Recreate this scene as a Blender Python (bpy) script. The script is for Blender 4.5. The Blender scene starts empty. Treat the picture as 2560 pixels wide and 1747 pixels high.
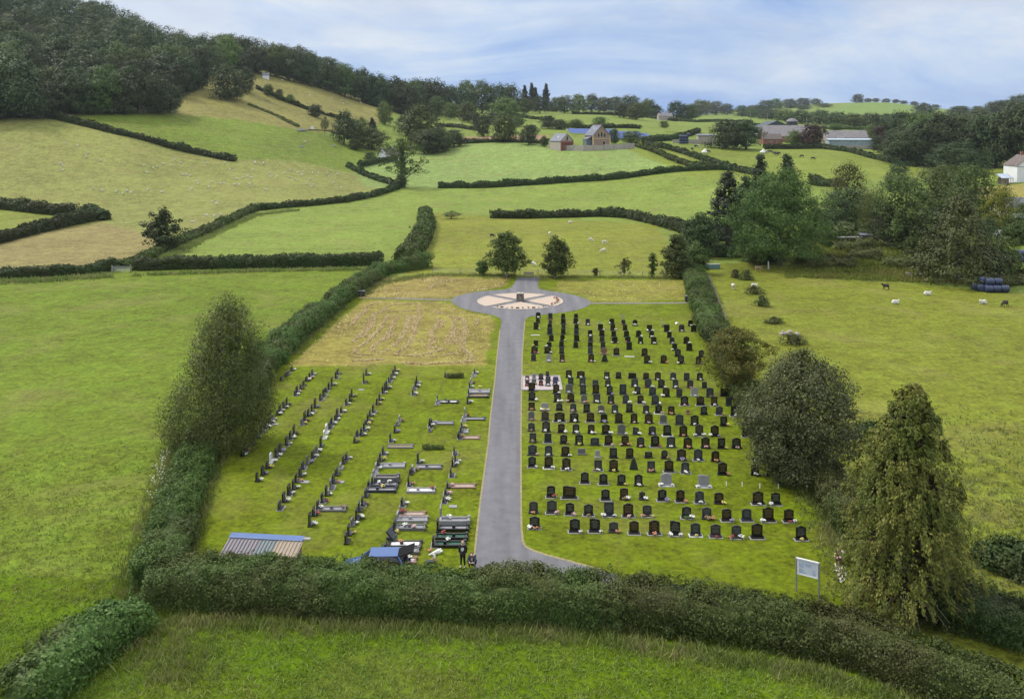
import bpy, bmesh, math, random
import numpy as np
from mathutils import Vector, Matrix
random.seed(7); RNG = np.random.default_rng(7)
sc = bpy.context.scene
COL = sc.collection
F, YH, H, XC = 2300.0, 320.0, 27.5, 1280.0     # lens in photo pixels, horizon row, camera height

# ------------------------------------------------------------------ helpers
def tag(o, label=None, cat=None, group=None, kind=None):
    if label: o['label'] = label
    if cat: o['category'] = cat
    if group: o['group'] = group
    if kind: o['kind'] = kind
    return o

def empty(name, loc, rz=0.0, label=None, cat=None, group=None, s=1.0):
    o = bpy.data.objects.new(name, None); COL.objects.link(o)
    o.empty_display_size = .2
    o.location = loc; o.rotation_euler = (0, 0, rz)
    o.scale = (s, s, s) if not isinstance(s, tuple) else s
    return tag(o, label, cat, group)

def link(name, me, parent=None, loc=(0, 0, 0), mat=None):
    o = bpy.data.objects.new(name, me); COL.objects.link(o)
    o.location = loc
    if parent:
        o.parent = parent; KIDS.setdefault(parent.name, []).append(o)
    if mat and not me.materials: me.materials.append(mat)
    return o

def npmesh(name, V, Fc, mats=None, midx=None, smooth=False):
    V = np.asarray(V, dtype=np.float32); Fc = np.asarray(Fc, dtype=np.int32)
    me = bpy.data.meshes.new(name)
    n, k = Fc.shape
    me.vertices.add(len(V)); me.vertices.foreach_set('co', V.ravel())
    me.loops.add(n * k); me.loops.foreach_set('vertex_index', Fc.ravel())
    me.polygons.add(n)
    me.polygons.foreach_set('loop_start', np.arange(0, n * k, k, dtype=np.int32))
    me.polygons.foreach_set('loop_total', np.full(n, k, dtype=np.int32))
    if mats:
        for m in mats: me.materials.append(m)
    if midx is not None: me.polygons.foreach_set('material_index', np.asarray(midx, dtype=np.int32))
    if smooth: me.polygons.foreach_set('use_smooth', np.ones(n, dtype=bool))
    me.update(calc_edges=True)
    return me

class MB:
    """collects shapes and links them as one mesh"""
    def __init__(s): s.b = bmesh.new()
    def box(s, c, d, rz=0, top=1.0, rx=0, ry=0):
        vs = []
        M = Matrix.Translation(c) @ Matrix.Rotation(rz, 4, 'Z') @ Matrix.Rotation(ry, 4, 'Y') @ Matrix.Rotation(rx, 4, 'X')
        for z in (-.5, .5):
            t = top if z > 0 else 1
            for x, y in ((-.5, -.5), (.5, -.5), (.5, .5), (-.5, .5)):
                vs.append(s.b.verts.new(M @ Vector((x*d[0]*t, y*d[1]*t, z*d[2]))))
        for f in ((0,3,2,1),(4,5,6,7),(0,1,5,4),(1,2,6,5),(2,3,7,6),(3,0,4,7)):
            s.b.faces.new([vs[i] for i in f])
        return s
    def tube(s, pts, rad, n=7, cap=True):
        pts = [Vector(p) for p in pts]
        if not hasattr(rad, '__len__'): rad = [rad]*len(pts)
        rings = []
        for i, p in enumerate(pts):
            d = (pts[min(i+1, len(pts)-1)] - pts[max(i-1, 0)]).normalized()
            a = d.cross(Vector((0, 0, 1)) if abs(d.z) < .9 else Vector((1, 0, 0))).normalized()
            b = d.cross(a)
            rings.append([s.b.verts.new(p + (a*math.cos(t)+b*math.sin(t))*rad[i]) for t in [2*math.pi*k/n for k in range(n)]])
        for r0, r1 in zip(rings, rings[1:]):
            for k in range(n):
                s.b.faces.new((r0[k], r0[(k+1) % n], r1[(k+1) % n], r1[k]))
        if cap:
            s.b.faces.new(rings[0][::-1]); s.b.faces.new(rings[-1])
        return s
    def lathe(s, prof, c=(0,0,0), n=12):
        rings = [[s.b.verts.new((c[0]+r*math.cos(2*math.pi*k/n), c[1]+r*math.sin(2*math.pi*k/n), c[2]+z)) for k in range(n)] for r, z in prof]
        for r0, r1 in zip(rings, rings[1:]):
            for k in range(n): s.b.faces.new((r0[k], r0[(k+1) % n], r1[(k+1) % n], r1[k]))
        s.b.faces.new(rings[0][::-1]); s.b.faces.new(rings[-1]); return s
    def prism(s, outline, t, M=None, y0=None):
        """outline in XZ, extruded along Y from y0 (front, -t/2) by t"""
        M = M or Matrix.Identity(4); y0 = -t/2 if y0 is None else y0
        a = [s.b.verts.new(M @ Vector((x, y0, z))) for x, z in outline]
        b = [s.b.verts.new(M @ Vector((x, y0+t, z))) for x, z in outline]
        n = len(a)
        s.b.faces.new(a); s.b.faces.new(b[::-1])
        for i in range(n): s.b.faces.new((a[i], b[i], b[(i+1) % n], a[(i+1) % n]))
        return s
    def poly(s, pts):
        s.b.faces.new([s.b.verts.new(p) for p in pts]); return s
    def ball(s, c, r, sub=1, sq=(1,1,1)):
        g = bmesh.ops.create_icosphere(s.b, subdivisions=sub, radius=1)
        for v in g['verts']: v.co = Vector(c) + Vector((v.co.x*r*sq[0], v.co.y*r*sq[1], v.co.z*r*sq[2]))
        return s
    def mesh(s, name, mat=None, smooth=False, bevel=0):
        if bevel: bmesh.ops.bevel(s.b, geom=list(s.b.edges), offset=bevel, segments=1, affect='EDGES')
        bmesh.ops.recalc_face_normals(s.b, faces=s.b.faces)
        me = bpy.data.meshes.new(name); s.b.to_mesh(me); s.b.free()
        if mat: me.materials.append(mat)
        if smooth:
            for p in me.polygons: p.use_smooth = True
        return me
    def build(s, name, mat, parent=None, loc=(0,0,0), smooth=False, bevel=0):
        return link(name, s.mesh(name, mat, smooth, bevel), parent, loc)

KIDS = {}
def copy_tree(o, parent=None):
    """a thing, its parts and their sub-parts"""
    c = o.copy(); COL.objects.link(c); c.parent = parent
    if parent: KIDS.setdefault(parent.name, []).append(c)
    for ch in KIDS.get(o.name, []): copy_tree(ch, c)
    return c

# ------------------------------------------------------------------ materials
def lin(r, g, b, k=1.0):
    f = lambda c: (c/255/12.92 if c/255 <= .04045 else ((c/255+.055)/1.055)**2.4)
    return (f(r)*k, f(g)*k, f(b)*k, 1)

def newmat(name):
    m = bpy.data.materials.new(name); m.use_nodes = True
    nt = m.node_tree; nt.nodes.clear()
    out = nt.nodes.new('ShaderNodeOutputMaterial'); bs = nt.nodes.new('ShaderNodeBsdfPrincipled')
    nt.links.new(bs.outputs[0], out.inputs[0])
    return m, nt, bs, out
def node(nt, t, **kw):
    n = nt.nodes.new(t)
    for k, v in kw.items():
        if k.startswith('_'): n.inputs[int(k[1:])].default_value = v
        else: setattr(n, k, v)
    return n
def mixc(nt, fac, a, b, mode='MIX'):
    n = nt.nodes.new('ShaderNodeMix'); n.data_type = 'RGBA'; n.blend_type = mode
    for s, v in ((0, fac), (6, a), (7, b)):
        if hasattr(v, 'links'): nt.links.new(v, n.inputs[s])
        else: n.inputs[s].default_value = v
    return n.outputs[2]
def ramp(nt, fac, stops):
    n = nt.nodes.new('ShaderNodeValToRGB'); e = n.color_ramp.elements
    while len(e) < len(stops): e.new(.5)
    for el, (p, c) in zip(e, stops): el.position = p; el.color = c
    nt.links.new(fac, n.inputs[0]); return n.outputs[0]
def noise(nt, scale, detail=4, rough=.55, coord=None, kind='Object', dist=0):
    if coord is None: coord = nt.nodes.new('ShaderNodeTexCoord').outputs[kind]
    n = nt.nodes.new('ShaderNodeTexNoise'); n.inputs['Scale'].default_value = scale
    n.inputs['Detail'].default_value = detail; n.inputs['Roughness'].default_value = rough
    n.inputs['Distortion'].default_value = dist
    nt.links.new(coord, n.inputs['Vector']); return n.outputs[0]
def math_(nt, op, a, b=None, c=None):
    n = nt.nodes.new('ShaderNodeMath'); n.operation = op
    for i, v in enumerate((a, b, c)):
        if v is None: continue
        if hasattr(v, 'links'): nt.links.new(v, n.inputs[i])
        else: n.inputs[i].default_value = v
    return n.outputs[0]
def bump(nt, bs, h, strength=.3, dist=.05):
    n = nt.nodes.new('ShaderNodeBump'); n.inputs['Strength'].default_value = strength; n.inputs['Distance'].default_value = dist
    nt.links.new(h, n.inputs['Height']); nt.links.new(n.outputs[0], bs.inputs['Normal'])

def simple(name, col, rough=.6, var=.25, scale=3.0, metal=0, spec=.5, bmp=0, dark=None):
    """colour with mottling of its own"""
    m, nt, bs, out = newmat(name)
    c2 = dark or (col[0]*(1-var), col[1]*(1-var), col[2]*(1-var), 1)
    c1 = (min(1, col[0]*(1+var)), min(1, col[1]*(1+var)), min(1, col[2]*(1+var)), 1)
    nz = noise(nt, scale, 5)
    nt.links.new(ramp(nt, nz, [(.3, c2), (.7, c1)]), bs.inputs['Base Color'])
    bs.inputs['Roughness'].default_value = rough; bs.inputs['Metallic'].default_value = metal
    bs.inputs['Specular IOR Level'].default_value = spec
    if bmp: bump(nt, bs, noise(nt, scale*6, 4), bmp, .02)
    return m

def leafmat(name, cols, patch=None, patch_scale=.25, transl=.25, rough=.55):
    """leaf colours: one per leaf at random, drifting over the plant in patches of other growth"""
    m, nt, bs, out = newmat(name)
    geo = nt.nodes.new('ShaderNodeNewGeometry'); oi = nt.nodes.new('ShaderNodeObjectInfo')
    n = len(cols)
    c = ramp(nt, geo.outputs['Random Per Island'], [(i/(max(1, n-1)), cols[i]) for i in range(n)])
    if patch:
        fac = ramp(nt, noise(nt, patch_scale, 3, .5), [(.44, (0,0,0,1)), (.62, (1,1,1,1))])
        c = mixc(nt, math_(nt, 'MULTIPLY', fac, .8), c, patch)
    hs = nt.nodes.new('ShaderNodeHueSaturation')
    nt.links.new(math_(nt, 'MULTIPLY_ADD', oi.outputs['Random'], .05, .475), hs.inputs['Hue'])
    nt.links.new(math_(nt, 'MULTIPLY_ADD', oi.outputs['Random'], .55, .72), hs.inputs['Value'])
    nt.links.new(c, hs.inputs['Color'])
    nt.links.new(hs.outputs[0], bs.inputs['Base Color'])
    bs.inputs['Roughness'].default_value = rough; bs.inputs['Specular IOR Level'].default_value = .25
    tr = nt.nodes.new('ShaderNodeBsdfTranslucent'); nt.links.new(hs.outputs[0], tr.inputs[0])
    mx = nt.nodes.new('ShaderNodeMixShader'); mx.inputs[0].default_value = transl
    nt.links.new(bs.outputs[0], mx.inputs[1]); nt.links.new(tr.outputs[0], mx.inputs[2])
    nt.links.new(mx.outputs[0], out.inputs[0])
    return m

# ------------------------------------------------------------------ terrain: heights given per bearing and distance
TC = {
 -900: [(200,640),(250,560),(300,470),(350,370),(400,280),(450,220),(550,120),(700,10),(850,-60),(1100,-80),(1500,-20),(3500,150)],
 0:    [(200,636),(250,570),(300,500),(350,400),(400,300),(450,240),(550,140),(700,40),(850,-20),(1100,-30),(1500,30),(3500,200)],
 300:  [(200,636),(250,573),(300,515),(350,430),(400,335),(440,283),(500,230),(600,160),(700,105),(800,68),(1100,80),(1500,140),(3500,240)],
 450:  [(200,636),(250,573),(300,520),(350,455),(400,385),(440,310),(480,270),(540,218),(600,185),(700,150),(1000,165),(1500,200),(3500,270)],
 600:  [(200,636),(250,573),(300,522),(350,465),(400,400),(450,330),(500,280),(550,235),(600,198),(650,180),(750,155),(900,152),(1200,180),(3500,280)],
 750:  [(200,636),(250,573),(300,527),(350,480),(400,430),(450,370),(500,320),(550,285),(600,255),(650,225),(700,202),(800,180),(900,172),(1200,190),(3500,285)],
 900:  [(200,636),(250,573),(300,530),(350,492),(400,455),(450,410),(500,370),(550,340),(600,310),(650,285),(700,262),(800,245),(1000,228),(1300,240),(3500,290)],
 1050: [(200,636),(250,573),(300,531),(350,501),(400,463),(450,425),(500,387),(530,370),(560,350),(600,338),(700,305),(800,288),(1000,268),(1300,262),(3500,292)],
 1280: [(200,636),(250,573),(300,531),(350,501),(400,462),(440,420),(480,374),(500,360),(540,347),(600,327),(700,307),(850,288),(1000,276),(1300,266),(1600,268),(3500,295)],
 1500: [(200,636),(250,573),(300,531),(350,500),(400,452),(440,400),(462,374),(485,366),(540,348),(600,327),(700,307),(850,292),(1000,283),(1300,275),(1600,280),(3500,297)],
 1700: [(200,636),(250,573),(300,531),(350,493),(400,432),(450,388),(500,364),(560,347),(640,331),(750,314),(900,304),(1100,297),(1400,291),(2000,290),(3500,298)],
 1900: [(170,692),(200,634),(250,560),(300,500),(350,460),(400,428),(450,398),(500,375),(560,362),(650,342),(800,320),(1000,307),(1300,297),(1800,288),(2500,266),(3000,272),(3500,280)],
 2050: [(160,715),(176,668),(192,618),(230,560),(300,492),(400,430),(450,402),(500,380),(560,366),(650,346),(800,324),(1000,309),(1300,299),(1800,278),(2300,259),(2700,260),(3500,275)],
 2200: [(160,715),(172,680),(190,608),(230,560),(300,492),(400,430),(450,410),(500,386),(560,372),(650,350),(800,326),(1000,310),(1300,298),(1800,274),(2200,254),(2600,257),(3500,275)],
 2400: [(150,742),(172,680),(200,628),(250,570),(300,515),(350,475),(400,448),(450,420),(500,400),(650,350),(800,325),(1000,310),(1300,298),(1800,282),(2300,276),(3500,290)],
 2560: [(150,742),(172,682),(200,628),(250,548),(290,492),(330,452),(380,432),(430,416),(500,395),(650,348),(800,322),(1000,303),(1300,288),(1800,280),(3500,290)],
 3600: [(150,742),(172,682),(200,628),(250,540),(290,480),(330,440),(380,415),(430,395),(500,370),(650,320),(800,290),(1000,270),(1300,260),(1800,262),(3500,285)],
}
GX = np.arange(-1500, 4001, 10.0)
GZ = np.concatenate([[2, 8, 16, 24, 30, 36], np.geomspace(40, 3500, 470)])
def _build_heights():
    xs = sorted(TC); prof = []
    for x in xs:
        pts = TC[x]
        z0 = pts[0][0]
        zz = [0, min(130, z0-25), z0-12] + [p[0] for p in pts]
        hh = [0, 0, 0] + [H-(p[1]-YH)*p[0]/F for p in pts]
        prof.append(np.interp(GZ, zz, hh))
    prof = np.array(prof)                        # columns x Z
    # smooth across bearings (catmull-like): cosine interpolation, then blur
    out = np.empty((len(GX), len(GZ)))
    for i, gx in enumerate(GX):
        j = min(max(np.searchsorted(xs, gx)-1, 0), len(xs)-2)
        t = min(max((gx-xs[j])/(xs[j+1]-xs[j]), 0), 1); t = t*t*(3-2*t)*.5+t*.5
        out[i] = prof[j]*(1-t)+prof[j+1]*t
    for _ in range(6):
        p = np.pad(out, ((0,0),(1,1)), mode='edge'); out = (p[:, :-2]+2*p[:, 1:-1]+p[:, 2:])/4
        p = np.pad(out, ((2,2),(0,0)), mode='edge'); out = (p[:-4]+p[1:-3]+p[2:-2]+p[3:-1]+p[4:])/5
    flat = np.clip((GZ-172)/30, 0, 1)
    w = np.where((GX > 850) & (GX < 1790), 1, 0)[:, None]
    out = np.where(w > 0, out*flat[None, :], out)
    out[:, GZ < 140] = 0
    return out
HG = _build_heights()
LZ = np.log(np.maximum(GZ, 1))
def hpz(px, Z):
    """ground height on the bearing px at depth Z"""
    fx = (px-GX[0])/10; i = int(min(max(math.floor(fx), 0), len(GX)-2)); tx = min(max(fx-i, 0), 1)
    j = int(min(max(np.searchsorted(GZ, Z)-1, 0), len(GZ)-2)); tz = min(max((Z-GZ[j])/(GZ[j+1]-GZ[j]), 0), 1)
    return float((HG[i, j]*(1-tx)+HG[i+1, j]*tx)*(1-tz)+(HG[i, j+1]*(1-tx)+HG[i+1, j+1]*tx)*tz)
def ground(X, Y): return hpz(XC+X*F/max(Y, 2), Y)
def atZ(px, Z): return Vector(((px-XC)*Z/F, Z, hpz(px, Z)))
def at(px, py, zmin=30):
    """the point of the ground that lies on the ray through photo pixel (px, py)"""
    fx = (px-GX[0])/10; i = int(min(max(math.floor(fx), 0), len(GX)-2)); tx = min(max(fx-i, 0), 1)
    hcol = HG[i]*(1-tx)+HG[i+1]*tx
    ys = YH+(H-hcol)*F/GZ
    ok = np.where((ys <= py) & (GZ > zmin))[0]
    if len(ok) == 0: return atZ(px, 1000)
    j = ok[0]
    if j == 0: return atZ(px, GZ[0])
    t = (ys[j-1]-py)/max(1e-6, ys[j-1]-ys[j])
    return atZ(px, GZ[j-1]+(GZ[j]-GZ[j-1])*t)
def ppm(Z): return F/Z                              # photo pixels per metre at depth Z
# ------------------------------------------------------------------ living things: skinned joints
def skinned(name, J, E, mat, sub=1, root=0, mirror=True, caps=()):
    """J: {joint: (x, y, z, radius)}; joints whose name ends in _ are mirrored in x"""
    ids = {}; V = []; R = []
    for k, v in J.items():
        ids[k] = len(V); V.append(v[:3]); R.append(v[3])
        if k.endswith('_'): ids[k+'m'] = len(V); V.append((-v[0], v[1], v[2])); R.append(v[3])
    ed = []
    for a, b in E:
        ed.append((ids[a], ids[b]))
        if a.endswith('_') or b.endswith('_'): ed.append((ids.get(a+'m', ids[a]), ids.get(b+'m', ids[b])))
    me = bpy.data.meshes.new(name); me.from_pydata(V, ed, []); ob = bpy.data.objects.new(name, me); COL.objects.link(ob)
    m = ob.modifiers.new('s', 'SKIN'); m.use_smooth_shade = True
    for i, r in enumerate(R):
        d = me.skin_vertices[0].data[i]; d.radius = (r, r) if not hasattr(r, '__len__') else r; d.use_root = (i == root)
    if sub: u = ob.modifiers.new('u', 'SUBSURF'); u.levels = sub; u.render_levels = sub
    dg = bpy.context.evaluated_depsgraph_get(); out = bpy.data.meshes.new_from_object(ob.evaluated_get(dg))
    out.name = name; bpy.data.objects.remove(ob); bpy.data.meshes.remove(me)
    out.materials.clear(); out.materials.append(mat)
    for p in out.polygons: p.use_smooth = True
    return out
M_WOOL = simple('fleece', (.62,.60,.53,1), .95, .12, 6, bmp=.3); M_DKWOOL = simple('dark_fleece', (.05,.045,.042,1), .95, .3, 6); M_HIDE = simple('black_hide', (.016,.015,.015,1), .6, .3, 3)
def pied():
    m, nt, bs, out = newmat('pied_hide'); nt.links.new(ramp(nt, noise(nt, 1.3, 2, .4), [(.47,(.02,.02,.02,1)),(.5,(.6,.58,.54,1))]), bs.inputs['Base Color']); bs.inputs['Roughness'].default_value = .7; return m
M_PIED = pied()
LEGS = [('hipf_','kneef_'),('kneef_','hooff_'),('hipb_','hock_'),('hock_','hoofb_')]
def sheep_mesh(name, head, mat, lying=False, k=1.0):
    dz = -.34 if lying else 0
    J = dict(mid=(0,0,.66+dz,(.27,.29)), rump=(0,.38,.68+dz,.25), tail=(0,.55,.62+dz,.09), chest=(0,-.38,.67+dz,.25))
    if head == 'down': J.update(neck=(0,-.62,.62,.13), poll=(0,-.78,.36,.10), muz=(0,-.86,.14,.055), ear_=(.13,-.74,.40,.03))
    elif head == 'up': J.update(neck=(0,-.56,.84+dz,.13), poll=(0,-.68,1.0+dz,.10), muz=(0,-.86,.93+dz,.055), ear_=(.14,-.64,1.03+dz,.03))
    else: J.update(neck=(.1,-.55,.80+dz,.13), poll=(.26,-.62,.92+dz,.10), muz=(.42,-.66,.86+dz,.055), ear_=(.2,-.56,.98+dz,.03))
    if not lying:
        J.update(hipf_=(.13,-.34,.52,.09), kneef_=(.13,-.36,.30,.042), hooff_=(.13,-.34,.02,.036), hipb_=(.13,.36,.52,.11), hock_=(.13,.46,.30,.045), hoofb_=(.13,.42,.02,.036)); L = LEGS
    else:
        J.update(hipf_=(.18,-.32,.18,.09), kneef_=(.24,-.5,.07,.05), hipb_=(.2,.3,.18,.13), hock_=(.3,.12,.07,.06)); L = [('hipf_','kneef_'),('hipb_','hock_')]
    E = [('mid','rump'),('rump','tail'),('mid','chest'),('chest','neck'),('neck','poll'),('poll','muz'),('poll','ear_'),('chest','hipf_'),('rump','hipb_')]+L
    return skinned(name, J, E, mat, 1)
def cow_mesh(name, head, mat):
    J = dict(mid=(0,0,1.05,(.36,.42)), rump=(0,.62,1.12,.34), tail=(0,.86,1.15,.06), tip=(0,.9,.55,.03), chest=(0,-.6,1.08,.36), shoulder=(0,-.75,1.15,.28))
    if head == 'down': J.update(neck=(0,-1.05,.85,.2), poll=(0,-1.3,.5,.16), muz=(0,-1.42,.16,.1), ear_=(.24,-1.25,.56,.04))
    else: J.update(neck=(0,-1.08,1.3,.2), poll=(0,-1.32,1.45,.16), muz=(0,-1.66,1.28,.1), ear_=(.26,-1.28,1.5,.04))
    J.update(hipf_=(.2,-.6,.78,.14), kneef_=(.2,-.63,.45,.075), hooff_=(.2,-.6,.03,.06), hipb_=(.2,.62,.85,.19), hock_=(.2,.8,.5,.075), hoofb_=(.2,.72,.03,.06))
    E = [('mid','rump'),('rump','tail'),('tail','tip'),('mid','chest'),('chest','shoulder'),('shoulder','neck'),('neck','poll'),('poll','muz'),('poll','ear_'),('chest','hipf_'),('rump','hipb_')]+LEGS
    return skinned(name, J, E, mat, 1)
SHEEP = dict(down=sheep_mesh('sheep', 'down', M_WOOL), up=sheep_mesh('sheep', 'up', M_WOOL), lie=sheep_mesh('sheep', 'side', M_WOOL, True), dkup=sheep_mesh('sheep', 'up', M_DKWOOL), dkdown=sheep_mesh('sheep', 'down', M_DKWOOL))
COW = dict(down=cow_mesh('cow', 'down', M_HIDE), up=cow_mesh('cow', 'up', M_HIDE), pied=cow_mesh('cow', 'up', M_PIED))
# ---- two people
M_SKIN = simple('skin', (.52,.33,.25,1), .6, .06, 8); M_BLACKC = simple('black_cloth', (.012,.012,.014,1), .85, .3, 12); M_NAVY = simple('navy_cloth', (.03,.045,.085,1), .75, .3, 10); M_HAIR1 = simple('ginger_blond_hair', (.36,.20,.10,1), .7, .3, 20); M_HAIR2 = simple('dark_brown_hair', (.05,.03,.022,1), .7, .3, 20); M_SHOE = simple('pale_shoes', (.4,.4,.4,1), .7, .2, 10); M_DSHOE = simple('dark_shoes', (.03,.03,.03,1), .7, .2, 10); M_GTOP = simple('grey_top', (.22,.2,.21,1), .85, .2, 10)
def hand(J, E, w, d, side, curl):
    """palm and five fingers growing from joint w towards d (mirrored joints are added by name)"""
    W = Vector(J[w][:3]); d = Vector(d).normalized(); s = Vector((0, -1, 0)) if abs(d.z) > .6 else Vector((1, 0, 0)); s = (s-d*s.dot(d)).normalized(); n = d.cross(s)
    pm = W+d*.05; J['palm_'] = (*pm, .03); E.append((w, 'palm_'))
    for i, (o, L) in enumerate(((.026,.07),(.009,.08),(-.009,.075),(-.026,.058))):
        a = pm+d*.035+s*o; b_ = a+d*L*.5+n*curl*.3*L; c = b_+d*L*.45*(1-curl)+n*curl*L*.7
        J[f'fa{i}_'] = (*a, .0105); J[f'fb{i}_'] = (*b_, .0095); J[f'fc{i}_'] = (*c, .0075); E += [('palm_', f'fa{i}_'), (f'fa{i}_', f'fb{i}_'), (f'fb{i}_', f'fc{i}_')]
    a = pm-d*.015+s*.032; b_ = a+s*.022+d*.03; c = b_+d*.028+n*.012; J['ta_'] = (*a, .012); J['tb_'] = (*b_, .0105); J['tc_'] = (*c, .0085); E += [('palm_','ta_'),('ta_','tb_'),('tb_','tc_')]
P1 = dict(pelvis=(0,0,.90,(.15,.11)), waist=(0,0,1.05,(.14,.10)), chest=(0,0,1.25,(.17,.12)), nb=(0,0,1.40,.075), neck=(0,-.015,1.455,.052), jaw=(0,-.045,1.50,.068), skull=(0,-.03,1.575,.092), crown=(0,-.02,1.64,.062), nose=(0,-.135,1.535,.014),
  sh_=(.16,0,1.355,.066), el_=(.235,.03,1.10,.046), wr_=(.215,-.06,.87,.030), hip_=(.085,0,.85,.095), kn_=(.10,-.015,.47,.06), an_=(.12,.015,.09,.042), toe_=(.14,-.13,.04,.036))
E1 = [('pelvis','waist'),('waist','chest'),('chest','nb'),('nb','neck'),('neck','jaw'),('jaw','skull'),('skull','crown'),('jaw','nose'),('chest','sh_'),('sh_','el_'),('el_','wr_'),('pelvis','hip_'),('hip_','kn_'),('kn_','an_'),('an_','toe_')]
P2 = dict(pelvis=(0,.16,.36,(.16,.13)), waist=(0,.08,.52,(.15,.12)), chest=(0,-.06,.74,(.18,.13)), nb=(0,-.15,.88,.075), neck=(0,-.20,.92,.055), jaw=(0,-.30,.93,.068), skull=(0,-.27,1.0,.095), crown=(0,-.23,1.07,.065), nose=(0,-.38,.93,.014),
  sh_=(.175,-.10,.82,.068), el_=(.25,-.30,.60,.048), wr_=(.085,-.46,.60,.030), hip_=(.10,.10,.34,.10), kn_=(.19,-.30,.47,.066), an_=(.17,-.06,.09,.045), toe_=(.19,-.21,.04,.036))
def figure(P, E, hdir, curl):
    J = dict(P); EE = list(E); hand(J, EE, 'wr_', hdir, 1, curl); body = skinned('body', J, EE, M_SKIN, 1)
    return body
def clothes(P, keys, edges, mat, name, grow=.022, cut={}):
    J = {}
    for k in keys:
        v = P[k]; r = v[3]; r = tuple(q+grow for q in r) if hasattr(r, '__len__') else r+grow; J[k] = (*v[:3], r)
    J.update(cut); return skinned(name, J, edges, mat, 1)
BODY1 = figure(P1, E1, (-.1,-.25,-1), .35); BODY2 = figure(P2, E1, (-.55,-.6,-.1), .6)
TOP1 = clothes(P1, ['waist','chest','sh_','el_'], [('hem','waist'),('waist','chest'),('chest','col'),('chest','sh_'),('sh_','el_'),('el_','cuff_')], M_BLACKC, 'sweatshirt', .03, dict(hem=(0,0,.86,(.175,.135)), col=(0,0,1.385,.085), cuff_=(.217,-.045,.91,.05)))
LEG1 = clothes(P1, ['pelvis','hip_','kn_'], [('pelvis','hip_'),('hip_','kn_'),('kn_','cf_')], M_BLACKC, 'trousers', .016, dict(cf_=(.12,.012,.12,.055)))
TOP2 = clothes(P2, ['waist','chest','sh_','el_'], [('hem','waist'),('waist','chest'),('chest','col'),('chest','sh_'),('sh_','el_'),('el_','cuff_')], M_NAVY, 'jacket', .034, dict(hem=(0,.16,.36,(.2,.17)), col=(0,-.14,.87,.09), cuff_=(.11,-.44,.60,.05)))
LEG2 = clothes(P2, ['pelvis','hip_','kn_'], [('pelvis','hip_'),('hip_','kn_'),('kn_','cf_')], M_BLACKC, 'trousers', .018, dict(cf_=(.17,-.06,.13,.058)))
HAIRM1 = skinned('hair', dict(a=(0,-.005,1.66,.075), b=(0,.035,1.60,.092), c=(0,.05,1.52,.07), d_=(.075,-.02,1.60,.032), e=(0,.06,1.44,.04)), [('a','b'),('b','c'),('b','d_'),('c','e')], M_HAIR1, 1)
HAIRM2 = skinned('hair', dict(a=(0,-.27,1.095,.07), b=(0,-.205,1.06,.085), c=(0,-.18,.98,.06), d_=(.085,-.26,1.02,.03)), [('a','b'),('b','c'),('b','d_')], M_HAIR2, 1)
# ------------------------------------------------------------------ camera, sky, sun
cam = bpy.data.cameras.new('camera'); co = bpy.data.objects.new('camera', cam); COL.objects.link(co)
cam.sensor_width = 36; cam.sensor_fit = 'HORIZONTAL'; cam.lens = F/2560*36
cam.shift_y = -(1747/2-YH)/2560; cam.clip_end = 9000; cam.clip_start = .5
co.location = (0, 0, H); co.rotation_euler = (math.pi/2, 0, 0)
sc.camera = co
sc.view_settings.view_transform = 'Standard'; sc.view_settings.look = 'None'
sc.view_settings.exposure = 0; sc.view_settings.gamma = 1
cy = sc.cycles
cy.max_bounces = 6; cy.diffuse_bounces = 3; cy.glossy_bounces = 2; cy.transmission_bounces = 3; cy.transparent_max_bounces = 4
cy.use_denoising = True
try: cy.denoiser = 'OPENIMAGEDENOISE'
except Exception: pass
cy.use_adaptive_sampling = True; cy.adaptive_threshold = .02

SUN = Vector((-.62, .30, .80)).normalized()
sl = bpy.data.lights.new('sun', 'SUN'); sl.energy = 3.2; sl.angle = math.radians(8); sl.color = (1, .95, .86)
so = bpy.data.objects.new('sun', sl); COL.objects.link(so)
so.rotation_euler = (-SUN).to_track_quat('-Z', 'Y').to_euler(); so.location = (-300, 100, 400)

w = bpy.data.worlds.new("World"); sc.world = w; w.use_nodes = True
nt = w.node_tree; nt.nodes.clear()
wo = nt.nodes.new('ShaderNodeOutputWorld'); bg = nt.nodes.new('ShaderNodeBackground'); nt.links.new(bg.outputs[0], wo.inputs[0])
tc = nt.nodes.new('ShaderNodeTexCoord')
sky = nt.nodes.new('ShaderNodeTexSky'); sky.sky_type = 'NISHITA'; sky.sun_disc = False
sky.sun_elevation = math.asin(SUN.z); sky.sun_rotation = math.atan2(SUN.x, SUN.y)
sep = nt.nodes.new('ShaderNodeSeparateXYZ'); nt.links.new(tc.outputs['Generated'], sep.inputs[0])
ez = sep.outputs[2]
def wv(sx, sy, sz, off=0.0):
    n = nt.nodes.new('ShaderNodeMapping'); nt.links.new(tc.outputs['Generated'], n.inputs[0])
    n.inputs['Scale'].default_value = (sx, sy, sz); n.inputs['Location'].default_value = (off, off*.7, off*1.3)
    n.inputs['Rotation'].default_value = (0, math.radians(-7), 0)
    return n.outputs[0]
n1 = noise(nt, 1.0, 6, .58, wv(2.6, 2.6, 8.5, 3.1), dist=.8)      # cloud banks, drawn out sideways near the horizon
n2 = noise(nt, 1.0, 5, .6, wv(8, 8, 22, 8.4), dist=.5)
n3 = noise(nt, 1.0, 3, .5, wv(1.3, 1.3, 7, 5.5))
cl = math_(nt, 'ADD', math_(nt, 'MULTIPLY', n1, .62), math_(nt, 'ADD', math_(nt, 'MULTIPLY', n2, .16), math_(nt, 'MULTIPLY', n3, .42)))
lift = nt.nodes.new('ShaderNodeMapRange'); nt.links.new(ez, lift.inputs[0])
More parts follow.
